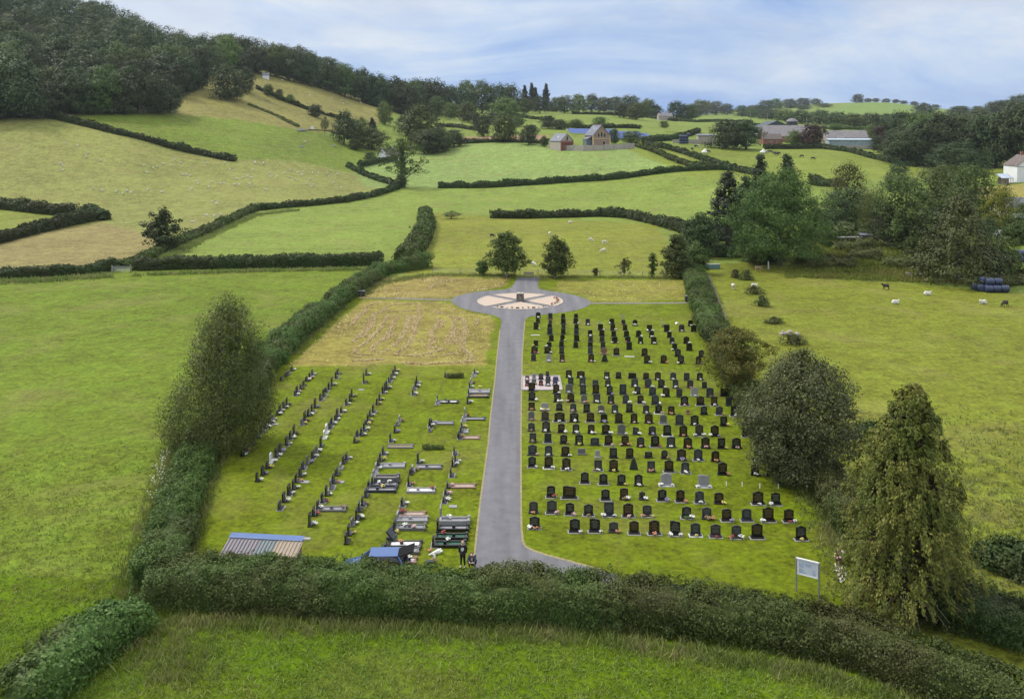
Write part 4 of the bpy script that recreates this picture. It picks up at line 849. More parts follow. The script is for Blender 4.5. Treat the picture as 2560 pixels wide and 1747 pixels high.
# ------------------------------------------------------------------ drive, paths, beds
def sheet(name, poly, mat, z=.02, kind='structure', extra=None):
    b = MB(); pts = [at(*q) for q in poly]
    f = b.b.faces.new([b.b.verts.new((p.x, p.y, p.z+z)) for p in pts])
    bmesh.ops.triangulate(b.b, faces=b.b.faces)
    o = b.build(name, mat)
    return tag(o, kind=kind)
def asphalt():
    m, nt, bs, out = newmat('asphalt')
    c = nt.nodes.new('ShaderNodeTexCoord').outputs['Object']
    sx = nt.nodes.new('ShaderNodeSeparateXYZ'); nt.links.new(c, sx.inputs[0])
    a = noise(nt, 1.1, 5, .6); b = noise(nt, 14, 4, .6); s = nt.nodes.new('ShaderNodeMapping'); nt.links.new(c, s.inputs[0]); s.inputs['Scale'].default_value = (.9, .05, 1)
    st = noise(nt, 1.0, 3, .5, s.outputs[0])
    v = math_(nt, 'ADD', math_(nt, 'MULTIPLY', a, .3), math_(nt, 'ADD', math_(nt, 'MULTIPLY', b, .25), math_(nt, 'MULTIPLY', st, .45)))
    nt.links.new(ramp(nt, v, [(.36, (.085,.085,.095,1)), (.62, (.165,.162,.178,1))]), bs.inputs['Base Color'])
    bs.inputs['Roughness'].default_value = .85; bump(nt, bs, b, .3, .02); return m
M_ROAD = asphalt()
ROAD = [(1180,1445),(1188,1390),(1193,1345),(1204,1245),(1223,1105),(1227,1050),(1239,947),(1243,900),(1251,825),(1254,802),(1250,795),(1237,789),(1219,785),(1195,781),(1168,775),(1146,767),(1133,759),(1128,750),(1136,743),(1151,738),(1172,733),(1197,729),(1235,726),(1262,724),(1277,719),(1286,709),(1291,698),(1293,694),
 (1350,693),(1346,704),(1344,714),(1348,722),(1366,727),(1393,730),(1418,734),(1440,739),(1462,746),(1475,753),(1478,758),(1470,765),(1456,771),(1438,776),(1410,781),(1376,785),(1345,788),(1326,791),(1316,796),(1311,803),(1308,830),(1304,886),(1302,950),(1301,1010),(1300,1100),(1300,1183),(1300,1260),(1301,1320),(1304,1352),(1311,1367),(1330,1377),(1365,1389),(1408,1400),(1450,1412),(1500,1425),(1550,1440),(1550,1470),(1180,1470)]
sheet('drive', ROAD, M_ROAD, .02)
M_EDGE = simple('bare_verge', (.24,.21,.10,1), .9, .3, 4)
def ribbon(name, path, w_, mat, z, kind='structure'):
    b = MB(); P = [at(*q) for q in path]; L = []; R = []
    for i, p in enumerate(P):
        d = (P[min(i+1, len(P)-1)]-P[max(0, i-1)]); d.z = 0; d.normalize(); n = Vector((-d.y, d.x, 0))
        L.append(b.b.verts.new(p+n*w_/2+Vector((0,0,z)))); R.append(b.b.verts.new(p-n*w_/2+Vector((0,0,z))))
    for i in range(len(P)-1): b.b.faces.new((L[i], L[i+1], R[i+1], R[i]))
    return tag(b.build(name, mat), kind=kind)
ribbon('verge', [(1189,1390),(1193,1345),(1204,1245),(1223,1105),(1227,1050),(1239,947),(1243,900),(1251,825)], .28, M_EDGE, .012)
ribbon('verge', [(1500,1423),(1450,1410),(1408,1398),(1365,1387),(1330,1375),(1311,1365),(1304,1350),(1301,1320),(1300,1260),(1300,1183),(1300,1100),(1301,1010),(1304,886),(1308,830),(1311,803)], .3, M_EDGE, .012)
M_PATH = simple('narrow_path', (.17,.155,.15,1), .9, .3, 3)
ribbon('path', [(904,745),(960,746),(1040,748),(1130,750)], .95, M_PATH, .015)
ribbon('path', [(1476,758),(1560,758),(1640,758),(1718,757)], .95, M_PATH, .015)
# round bed: four gravel beds with edgings between diagonal paths
BC = (at(1300.5,733.6)+at(1300.5,774.4))/2; BR = (at(1300.5,733.6)-at(1300.5,774.4)).length/2
BRX = (at(1408,752).x-at(1193.6,752).x)/2
M_GRAV = simple('pink_gravel', (.44,.355,.285,1), .95, .2, 9, bmp=.4)
M_KERB = simple('pale_kerb', (.42,.38,.33,1), .85, .2, 3)
def arc(a0, a1, r, n=14): return [(r*math.cos(a0+(a1-a0)*i/n), r*math.sin(a0+(a1-a0)*i/n)) for i in range(n+1)]
for q, lab in ((0,'right-hand gravel bed of the round bed, with a ring of ornaments'),(1,'back gravel bed of the round bed behind the stone pillar'),(2,'left-hand bare gravel bed of the round bed'),(3,'front gravel bed of the round bed, lined with small plaques')):
    m_ = q*math.pi/2; g = .62; o = g*math.sqrt(2)/1.0
    e = empty('gravel_bed', BC, 0, lab, 'gravel bed', 'gravel beds of the round bed')
    def sect(R, ins):
        da = math.asin((g+ins)/R); pts = arc(m_-math.pi/4+da, m_+math.pi/4-da, R)
        return [((o+ins*1.4)*math.cos(m_), (o+ins*1.4)*math.sin(m_))]+pts
    b = MB(); s_ = sect(BR-.16, .14); f = [b.b.verts.new((x*BRX/BR, y, .07)) for x, y in s_]; b.b.faces.new(f); b.build('gravel', M_GRAV, e)
    b = MB(); so_ = sect(BR, 0); si_ = sect(BR-.16, .14); n = len(so_); A = []
    for (x, y), (u, v) in zip(so_, si_):
        k = BRX/BR; A.append([b.b.verts.new((x*k, y, .0)), b.b.verts.new((x*k, y, .1)), b.b.verts.new((u*k, v, .1)), b.b.verts.new((u*k, v, .03))])
    for i in range(n):
        p, r_ = A[i], A[(i+1) % n]
        for j in range(3): b.b.faces.new((p[j], r_[j], r_[j+1], p[j+1]))
    b.build('edging', M_KERB, e)
def stonework():
    m, nt, bs, out = newmat('rubble_stone')
    v = nt.nodes.new('ShaderNodeTexVoronoi'); v.inputs['Scale'].default_value = 5; nt.links.new(nt.nodes.new('ShaderNodeTexCoord').outputs['Object'], v.inputs['Vector'])
    c = mixc(nt, .75, (.16,.13,.11,1), ramp(nt, v.outputs['Color'], [(.2,(.10,.085,.075,1)),(.6,(.24,.2,.17,1)),(.9,(.33,.29,.25,1))]))
    d = ramp(nt, v.outputs['Distance'], [(.0,(1,1,1,1)),(.55,(1,1,1,1)),(.75,(.45,.42,.4,1))])
    nt.links.new(mixc(nt, 1.0, c, d, 'MULTIPLY'), bs.inputs['Base Color']); bs.inputs['Roughness'].default_value = .9
    bump(nt, bs, v.outputs['Distance'], .6, .05); return m
M_RUBBLE = stonework(); M_BRONZE = simple('bronze', (.25,.3,.27,1), .5, .2, 4, metal=.6)
e = empty('stone_pillar', BC, 0, 'squat rubble stone pillar at the centre of the round bed', 'pillar')
b = MB(); b.box((0,0,.62), (1.3,1.3,1.3), top=.88); b.build('shaft', M_RUBBLE, e, bevel=.04)
b = MB(); b.box((0,0,1.29), (1.05,1.05,.1)); b.build('capstone', M_KERB, e, bevel=.02)
b = MB(); b.lathe([(.12,0),(.1,.05),(.03,.1),(.03,.2),(.09,.26),(.02,.34)], (0,0,1.34)); b.build('sundial', M_BRONZE, e)
# ------------------------------------------------------------------ stones
def granite(name, c, rough=.22, spec=.55, sp=.5, coat=0):
    m, nt, bs, out = newmat(name)
    n_ = noise(nt, 60, 3, .7); k = ramp(nt, n_, [(.35, (c[0]*(1-sp), c[1]*(1-sp), c[2]*(1-sp), 1)), (.65, (c[0]*(1+sp), c[1]*(1+sp), c[2]*(1+sp), 1))])
    w_ = ramp(nt, noise(nt, 2.2, 5, .6), [(.3, (.82,.82,.8,1)), (.7, (1.1,1.1,1.1,1))])
    nt.links.new(mixc(nt, 1, k, w_, 'MULTIPLY'), bs.inputs['Base Color']); bs.inputs['Roughness'].default_value = rough; bs.inputs['Specular IOR Level'].default_value = spec
    return m
ST = dict(k=granite('black_granite', (.010,.010,.011)), b=granite('brownish_black_granite', (.017,.012,.010), .26), g=granite('dark_grey_granite', (.035,.035,.037), .4, .4), s=granite('blue_grey_slate', (.026,.031,.042), .36, .45),
          l=granite('pale_grey_granite', (.27,.27,.29), .6, .4, .25), w=granite('white_marble', (.72,.72,.72), .5, .4, .05), r=granite('red_brown_granite', (.20,.11,.085), .4, .5, .3), p=granite('blue_purple_granite', (.05,.045,.13), .3), m=granite('mid_grey_granite', (.13,.13,.135), .5, .4, .3))
SN = dict(k='black', b='brown-black', g='dark grey', s='slate blue', l='pale grey', w='white', r='red-brown', p='blue-purple', m='mid grey')
M_GOLD_L = simple('gilt_lettering', (.13,.085,.045,1), .6, .2, 20); M_SILV_L = simple('silver_lettering', (.12,.125,.13,1), .6, .2, 20); M_DULL_L = simple('grey_lettering', (.08,.08,.085,1), .7, .2, 20)
M_CONC = simple('concrete_foundation', (.30,.295,.28,1), .9, .2, 4)
def outline(shape, w_, h_):
    x = w_/2
    if shape == 'f': return [(-x,0),(x,0),(x,h_*.97),(x*.94,h_),(-x*.94,h_),(-x,h_*.97)]
    if shape == 'p': top = [(x, h_*.86)]+[(x*(1-t), h_*(.86+.14*(t**1.5 if t < .5 else 1-(1-t)**1.5*1.0 if False else .5*(1-math.cos(math.pi*t))))) for t in (.15,.3,.5,.7,.85,1)]; return [(-x,0),(x,0)]+top+[(-a, z) for a, z in top[-2::-1]]
    if shape == 'a': top = [(x*math.cos(t), h_*.80+h_*.20*math.sin(t)) for t in [math.pi*k/10 for k in range(11)]]; return [(-x,0),(x,0)]+top
    if shape == 'o': return [(-x*.35,0),(x*.35,0)]+[(x*math.sin(t)*1.0, h_*.5-h_*.5*math.cos(t)) for t in [.5+(2*math.pi-1.0)*k/16 for k in range(17)]]
    if shape == 't': return [(-x,0),(x,0),(x*.8,h_*.35),(x*.5,h_*.75),(x*.2,h_*.97),(0,h_),(-x*.2,h_*.97),(-x*.5,h_*.75),(-x*.8,h_*.35)]
    if shape == 'e': return [(-x,0),(x,0),(x*1.0,h_*.8),(x*.7,h_*.9),(x*.2,h_*.93),(-x*.4,h_),(-x*.9,h_*.97),(-x,h_*.9)]
    if shape == 'c': return [(-x*.18,0),(x*.18,0),(x*.18,h_*.55),(x,h_*.55),(x,h_*.75),(x*.18,h_*.75),(x*.18,h_),(-x*.18,h_),(-x*.18,h_*.75),(-x,h_*.75),(-x,h_*.55),(-x*.18,h_*.55)]
    return [(-x,0),(x,0),(x,h_),(-x,h_)]
SHN = dict(f='square-topped', p='peaked', a='arch-topped', o='round', t='tapered', e='wavy-topped', c='cross')
R2 = random.Random(21); FARZ = 113.0; NST = []
FAR_STONES = {}
def headstone(loc, rz, w_, h_, col, shape, letter='', base=True, slab=0, label='', group='', lean=0):
    if loc[1] > FARZ:                                          # past 300: the farthest stones share one object
        b = FAR_STONES.setdefault(col, MB()); M_ = Matrix.Translation(loc) @ Matrix.Rotation(rz, 4, 'Z'); n0 = len(b.b.verts)
        b.box((0,-.08,.05), (w_*1.22,.34,.10)); b.prism(outline(shape, w_, h_-.1), .10, Matrix.Translation((0,0,.1)))
        b.b.verts.ensure_lookup_table()
        for v in b.b.verts[n0:]: v.co = M_ @ v.co
        return None
    e = empty('headstone', loc, rz, label, 'headstone', group)
    z0 = 0
    if slab:
        mm = M_CONC if slab == 1 else ST['w']
        MB().box((0,-.10,.02), (w_*1.42,.52,.05)).build('foundation', mm, e); z0 = .045
    if base:
        MB().box((0,-.08,z0+.05), (w_*1.22,.34,.10)).build('plinth', ST[col], e, bevel=.008); z0 += .10
    b = MB(); T = Matrix.Translation((0,0,z0)) @ Matrix.Rotation(lean, 4, 'X')
    b.prism(outline(shape, w_, h_-z0), .10, T); b.build('tablet', ST[col], e, bevel=.006 if shape in 'fpae' else 0)
    if letter and shape not in 'ot':
        b = MB(); hh = h_-z0; n = R2.randint(5, 8); y = hh*.86
        M_ = M_GOLD_L if letter == 'o' else M_SILV_L if letter == 's' else M_DULL_L
        for i in range(n):
            y -= hh*.62/n*1.05; ww = w_*R2.uniform(.34, .78); x = -ww/2; th = hh*.62/n*(.42 if i % 3 else .58)
            while x < ww/2:                               # a line of cut letters, word by word
                L = R2.uniform(.04, .10); L = min(L, ww/2-x+.01)
                b.box((x+L/2, -.053, 0), (L, .005, th)); 
                for v in b.b.verts[-8:]: v.co = T @ Vector((v.co.x, v.co.y, v.co.z+y))
                b.b.verts.ensure_lookup_table(); x += L+.018
        b.b.verts.ensure_lookup_table(); b.build('inscription', M_, e)
    return e
# flowers
PET = dict(W=simple('white_petals', (.80,.80,.76,1), .7, .1, 20), P=simple('pink_petals', (.62,.40,.40,1), .7, .25, 20), R=simple('red_petals', (.36,.07,.06,1), .7, .3, 20), Y=simple('yellow_petals', (.70,.60,.20,1), .7, .25, 20),
           O=simple('orange_petals', (.55,.27,.15,1), .7, .3, 20), V=simple('violet_petals', (.36,.30,.52,1), .7, .25, 20), D=simple('dried_flowers', (.34,.24,.12,1), .9, .4, 20), G=simple('green_sprigs', (.10,.17,.05,1), .8, .3, 20))
PN = dict(W='white', P='pink', R='red', Y='yellow', O='orange', V='violet', D='dried', G='green')
M_VASE = simple('grave_vase', (.12,.12,.12,1), .5, .3, 10)
FL = {}
for ci, c in enumerate(PET):
    FL[c] = []
    for v in range(3):
        r = random.Random(ci*7+v); b = MB()
        for i in range(20):
            a = r.uniform(0, 6.28); q = r.random()**.5*.15; b.ball((q*math.cos(a)*1.25, q*math.sin(a), .15+r.uniform(0, .15)*(1.2-q*4)), r.uniform(.032, .058), 1, (1,1,.75))
        bl = b.mesh('blooms', PET[c]); b = MB()
        for i in range(14):
            a = r.uniform(0, 6.28); q = .05; t = Vector((math.cos(a)*r.uniform(.1,.22), math.sin(a)*.17, r.uniform(.1,.26))); p = Vector((q*math.cos(a), q*math.sin(a), .08)); s_ = Vector((-math.sin(a), math.cos(a), 0))*.022
            b.poly([p, p.lerp(t, .5)+s_, t, p.lerp(t, .5)-s_])
        st = b.mesh('foliage', PET['G']); va = MB().lathe([(.05,0),(.07,.04),(.06,.1),(.075,.13)], n=8).mesh('vase', M_VASE)
        FL[c].append((bl, st, va))
def flowers(loc, c, label, s=1.0, group='flowers left on the graves'):
    L = FL[c][R2.randrange(3)]; e = empty('flower_vase', loc, R2.uniform(0, 6.28), label, 'flowers', group, (s*.95, s*.95, s*.85))
    link('blooms', L[0], e); link('foliage', L[1], e); link('vase', L[2], e); return e
TILE = dict(A=(1300,770), B=(1580,770), C=(1300,970), D=(1580,970), E=(1300,1170), F=(1580,1170), G=(1780,970), H=(1820,1170))
TS = 2321/300
def px(t, x, y): return TILE[t][0]+x/TS, TILE[t][1]+y/TS
# tile, x, top, base, width, stone, shape, lettering, slab, flowers as colour+place (l, c, r)
RIGHT = '''A 352 95 210 90 k a s 0 Wc|A 345 215 300 80 k p s 0|A 312 285 425 95 b f o 1 Wr|A 307 635 742 88 b f o 0 Yl|A 282 750 890 128 k p o 0 Rc,Pr|A 262 895 1032 92 g p d 0|A 587 110 230 80 s f s 0 Rc|A 585 245 312 60 g f d 0|A 575 315 402 85 k a s 0|A 577 395 522 100 s f s 0|A 605 525 650 88 b p o 0|A 565 665 757 90 k p s 0 Wl|A 535 760 887 125 k f o 0 Wr|A 553 895 1047 95 l p - 0 Wc|A 835 118 202 76 b p o 0|A 838 205 322 90 k e s 0 Dr|A 840 320 407 72 s f s 0|A 837 412 517 84 b f o 0|A 822 520 652 88 k p o 0 Yr|A 803 645 762 88 k p s 0|A 805 765 892 90 k f s 0|A 815 895 1052 95 b p o 0 Pc
A 1083 120 197 76 k a o 0|A 1080 200 312 92 k p s 0 Wr|A 1092 320 422 82 k p s 0|A 1090 425 522 88 s f s 0|A 1096 522 652 100 k e s 0|A 1078 655 780 90 k p o 0|A 1310 220 345 82 s f s 0 Wc|A 1357 435 560 88 k a o 0 Wc|A 1365 560 660 86 g a d 0|A 1360 670 757 92 k f s 0|A 1360 755 892 92 s p s 0|A 1377 895 1052 112 b p o 0 Pc,Wr|A 1557 320 440 98 k f s 0 Wr|A 1583 430 552 98 k e s 0|A 1588 555 667 92 g a d 0|A 1605 670 790 90 g f d 0|A 1622 780 907 130 r o - 0|A 1637 900 1052 130 s t - 0|A 1776 215 320 95 b a o 0 Wl|A 1795 320 442 92 b p o 0 Wr|A 1812 450 562 90 k e s 0|A 1832 560 692 112 k p s 0 Wl,Pr|A 1865 775 927 110 b p o 1
A 1998 240 332 80 s f s 0 Ol|A 2032 340 442 85 b f o 0|A 2060 450 572 98 k a s 0|A 2085 560 672 105 k p s 0 Ol|A 2112 670 817 105 k f o 1|A 2225 235 352 98 k o s 0 Wc|B 127 440 572 100 k p o 0 Wr|B 165 570 697 96 k a s 0 Wc|B 338 335 462 100 b f o 0 Wl,Wr|B 380 460 582 92 k a o 0 Wc|B 422 560 707 105 b e o 0 Wc|B 672 330 472 105 k f s 0 Wr|B 723 465 585 88 k p o 0|B 775 575 697 92 s p s 0 Wc|B 960 330 467 105 g a d 1 Wc|B 1130 245 362 88 k p s 0 Wc|B 1192 335 472 102 k p s 0|B 1052 560 702 110 b p o 0 Wr|B 1108 685 837 114 b p o 1|B 826 700 832 95 k f s 0 Wl|B 888 800 952 112 k p s 0|B 243 785 937 114 b a o 0|B 292 915 1077 118 b p o 0 Wr|B 613 915 1077 118 b p o 0 Or|B 947 920 1087 118 k p s 0 Wl,Dr|B 1340 820 962 98 k p s 0 Or|B 1287 940 1097 106 b p o 0 Vr
A 945 1205 1357 115 b a o 0 Wc|A 1177 1225 1362 150 b p o 0 Wc|A 1680 1245 1382 105 k f s 0 Wc|A 1905 1245 1372 102 k a s 0|A 2172 1260 1372 150 k e - 0|A 980 1355 1492 105 s f s 0|A 1208 1355 1517 116 s a s 0 Wc,Pr|A 1460 1400 1512 108 s f s 0|A 1700 1395 1527 105 k p s 0 Wc|A 2218 1375 1532 130 s p s 0 Wc|B 272 1260 1387 110 b a o 0|B 500 1245 1402 114 b p o 0 Wc|B 797 1255 1397 112 s p s 0 Wc|B 1058 1265 1412 106 s f s 0|B 1312 1260 1402 112 k a s 0 Wc|B 312 1380 1547 130 s p s 0 Rl,Wr|B 568 1385 1552 126 k p s 0 Wr|B 842 1405 1557 108 s f s 0 Wc|B 1125 1400 1552 114 s p s 0 Oc|B 1400 1435 1557 92 s f s 0
D 105 -10 127 116 k f s 0 Wl|D 397 -15 152 130 s p s 0|D 660 0 177 132 k p o 0 Wl|D 915 25 182 114 g f d 0|D 1207 -5 167 130 l a - 0 Wc|D 1507 5 182 136 s a s 0 Dc|D 1778 15 167 136 k f - 0|C 230 -98 67 130 k f o 0 Vr|C 700 -72 117 120 b p o 0 Wr|C 952 -75 97 140 m p o 0 Wc|C 1220 -60 127 110 s f s 0|C 1467 -68 127 126 b a o 0|C 1735 -42 137 112 k p s 0 Vr|C 1992 -68 132 130 s f s 0
C 232 75 252 132 k p s 0 Wr|C 725 100 277 132 k p s 0 Wc,Wr|C 982 105 277 132 b p o 0 Pl|C 1240 135 292 118 m p - 0 Pc,Or|C 1485 125 292 132 s f s 0 Wc|C 1760 145 307 118 k p s 0 Pc|C 2047 145 302 118 s a s 0 Wr|D 165 145 312 120 b p o 1 Wr|D 450 145 322 140 s p s 0 Wr|D 1015 160 347 145 k p s 1 Pc|D 1322 165 347 145 k p o 1|D 1590 180 352 120 b f o 1 Wc|D 1872 190 352 116 s f - 0
C 225 282 432 122 b f o 0 Oc|C 480 300 440 132 l f - 0 Wl,Wr,Yc|C 760 298 442 120 k p s 0|C 1030 308 462 118 s a s 0 Pc|C 1290 315 482 124 k f s 0|C 1568 335 492 122 m p o 0 Wc|C 1835 325 487 122 s p s 0 Wc|C 2115 315 477 122 k f s 0|D 272 340 492 120 g a d 0 Wc|D 515 330 502 130 k p s 2 Pr|D 760 355 517 124 k a o 0 Oc|D 1080 430 512 62 r f - 0|D 1390 362 522 122 k a s 0|D 1690 365 527 130 s p s 1 Dr|D 1990 362 552 156 k f s 1 Wc
C 220 460 627 118 m a s 0 Oc|C 487 455 632 140 g p o 0|C 765 472 662 196 k p o 1 Wc|C 1047 480 662 166 k p s 0 Wc|C 1362 480 667 144 b a o 1|C 1625 500 672 130 k p - 0 Vc|C 1912 490 682 144 k p o 0|C 2205 495 682 130 k a o 0 Pc|D 325 500 687 152 b p o 0 Pc|D 607 530 697 130 m a s 1|D 918 520 717 152 g a s 0|D 1212 530 722 152 k p s 0 Wc|D 1775 560 742 132 k f s 0 Yr
C 222 680 832 126 s p s 0 Dc|C 505 645 852 150 k p s 0 Wc|C 800 697 872 130 k a o 0 Wr|C 1082 705 882 128 k a s 0 Wc|C 1377 712 887 130 b a o 0 Wc,Wr|C 1660 707 897 152 k p o 0 Wr|C 1962 702 902 152 m p - 0 Wr|C 2240 762 907 115 s e s 0 Wr|D 392 742 907 136 k p s 0 Vc|D 680 717 932 150 k a s 2|D 992 727 937 152 k p o 0 Oc|D 1300 712 932 152 g p o 1 Wl,Wr|D 1600 727 937 156 k p o 0 Wl,Vr|D 2190 752 952 112 k p s 1
C 250 878 1052 130 s f s 0 Dc|C 540 885 1067 134 s f - 1|C 845 907 1082 136 k p s 0 Dr|C 1143 907 1102 152 k a s 0 Yc|C 1447 968 1112 166 s a s 0|C 1713 907 1117 152 k p o 1 Pr|C 2033 922 1117 142 b a o 0 Pl,Or|D 165 952 1142 140 k p s 0 Pc|D 447 922 1147 162 k p s 1 Rr|D 755 947 1152 162 s a s 0 Wc|D 1078 957 1167 162 k p o 0 Oc|D 1420 957 1167 162 k p o 0 Rc,Pc|D 1730 972 1177 146 k f s 0 Yr|D 2020 967 1172 166 k p s 0 Pc
C 242 1102 1302 166 s p s 0 Pr|C 553 1118 1312 142 s a s 0 Wc|C 878 1132 1322 156 b a o 0 Wr|C 1190 1180 1292 140 m f - 0|C 1500 1210 1352 92 l a - 0|C 1805 1162 1357 142 k f s 0|C 2122 1162 1357 142 b a o 0|D 318 1242 1352 136 k f s 0|D 627 1208 1372 120 k p s 0 Dr|D 957 1180 1402 172 k p o 0 Vc|D 1280 1182 1407 162 s p s 1 Wc|D 1612 1217 1422 152 b p o 0 Oc|G 930 1200 1422 156 k p s 1
C 235 1327 1537 146 k p s 1 Wr|C 555 1325 1557 162 b a o 2 Wr|C 897 1350 1582 162 b p o 1 Wc|C 1512 1397 1602 146 g f d 1 Wc,Dl|C 1810 1382 1612 166 b p o 0 Yc|C 2200 1360 1590 172 s t - 0|D 370 1417 1622 146 s f s 0 Oc|D 715 1395 1632 172 b p o 1|D 1030 1440 1652 152 s a s 1 Wc|D 1750 1440 1682 176 k p o 0 Or|H 525 -62 142 156 k a s 0 Wc|H 830 -58 152 156 k p - 0
E 1253 82 302 152 k p s 1|E 1613 112 322 156 k p s 1|E 1963 122 327 158 k p s 0 Yr|F 125 125 342 156 k p s 0 Wc|F 662 102 345 212 l p - 2 Wl,Wr|F 1387 132 370 214 l e - 2 Wl,Wr
E 600 347 572 160 k a s 1 Rr|E 955 347 592 250 b e o 1|E 1653 412 627 160 k p s 1|E 2013 392 607 160 b a o 0 Wr,Dc|F 195 462 612 112 g p - 0 Wr|F 583 412 637 166 k p s 1 Vr|F 935 422 657 160 b p o 1 Or|F 1305 447 677 166 s p s 1 Wc|F 1680 477 692 172 b a o 0 Yr|H 580 452 707 206 b p o 1 Wc|H 920 477 717 172 k p s 1 Wl
E 262 652 872 166 g a s 0 Oc|E 617 622 882 186 g p s 1 Pr|E 965 672 907 166 k p s 1 Pr|E 1325 702 922 172 k p s 1 Dc|E 1720 662 937 186 s f s 1 Wl,Wr|E 2092 682 947 192 b p o 1 Pc|F 292 722 937 172 g a s 1 Ol,Yr|F 1055 747 972 176 k p s 1 Gc,Wr|F 1445 762 987 176 s p s 0 Dc,Or|F 1830 792 1027 182 b a o 1 Vr|F 2215 792 1027 182 s a s 1|H 775 757 1037 212 b p o 1 Wl|H 1175 797 1042 186 b p o 1 Rc,Wr
E 282 937 1172 196 k p s 1 Wl,Oc,Dr|E 1060 977 1242 196 k p s 1 Wr|E 1447 972 1242 202 k e s 1 Wr|E 1810 1047 1242 172 g p s 0 Or|E 2205 1022 1277 182 b p o 1|F 430 1007 1282 202 b p o 1 Oc|F 835 1017 1302 196 k e s 1 Wl,Wr|F 1228 1062 1312 186 s p s 2 Yc|F 1615 1087 1337 192 g p s 1 Rc|F 2018 1112 1357 186 g a s 1 Rl,Wr|H 560 1072 1362 212 k p o 1|H 1410 1122 1392 196 k p s 1 Yc'''
rows = []
for it in RIGHT.replace('\n', '|').split('|'):
    q = it.split(); t = q[0]; x, top, base, wd = map(float, q[1:5])
    X, Yb = px(t, x, base); _, Yt = px(t, x, top); p = at(X, Yb-2); s = ppm(p.y)
    sh = q[6]
    rows.append(dict(p=p, w=wd/TS/s, h=(Yb-Yt)/TS*TS/s*.96 if False else (Yb-Yt)/s*.97, c=q[5], sh=sh, l=q[7].replace('-', ''), slab=int(q[8]), fl=q[9].split(',') if len(q) > 9 else []))
ORD = ['first','second','third','fourth','fifth','sixth','seventh','eighth','ninth','tenth','eleventh','twelfth','thirteenth','fourteenth','fifteenth','sixteenth','seventeenth','eighteenth','nineteenth','twentieth','twenty-first','twenty-second','twenty-third','twenty-fourth','twenty-fifth','twenty-sixth','twenty-seventh','twenty-eighth','twenty-ninth','thirtieth']
rows.sort(key=lambda d: d['p'].y+.085*d['p'].x)
cl = [[rows[0]]]
for d in rows[1:]:
    k = lambda v: v['p'].y+.085*v['p'].x
    if k(d)-k(cl[-1][-1]) > .62 or k(d)-k(cl[-1][0]) > 2.3: cl.append([d])
    else: cl[-1].append(d)
print('RIGHT ROWS', [len(c) for c in cl], len(rows))
CN = {'': ''}
for ri, c in enumerate(cl):
    c.sort(key=lambda d: d['p'].x)
    for i, d in enumerate(c):
        f = (' with '+PN[d['fl'][0][0]]+' flowers') if d['fl'] else ''
        lab = f"{SN[d['c']]} {SHN[d['sh']]} headstone{f}, {ORD[i]} from the drive, {ORD[ri]} right-hand row"
        headstone(d['p'], R2.uniform(-.03, .03), d['w'], max(.3, d['h']), d['c'], d['sh'], d['l'], d['sh'] not in 't', d['slab'], lab, 'headstones right of the drive')
        for j, fq in enumerate(d['fl']):
            ox = {'l': -.5, 'c': 0, 'r': .5}[fq[1]]*d['w']*1.05; n = R2.uniform(-.05, .05)
            zz = .045+.10 if (d['slab'] and fq[1] == 'c') else .10 if fq[1] == 'c' else .0
            flowers(d['p']+Vector((ox+n, -.30 if fq[1] == 'c' else -.26, 0 if fq[1] != 'c' else 0)), fq[0], f"{PN[fq[0]]} flowers {dict(l='left of',c='before',r='right of')[fq[1]]} {ORD[i]} headstone from the drive, {ORD[ri]} right-hand row", R2.uniform(.8, 1.25))
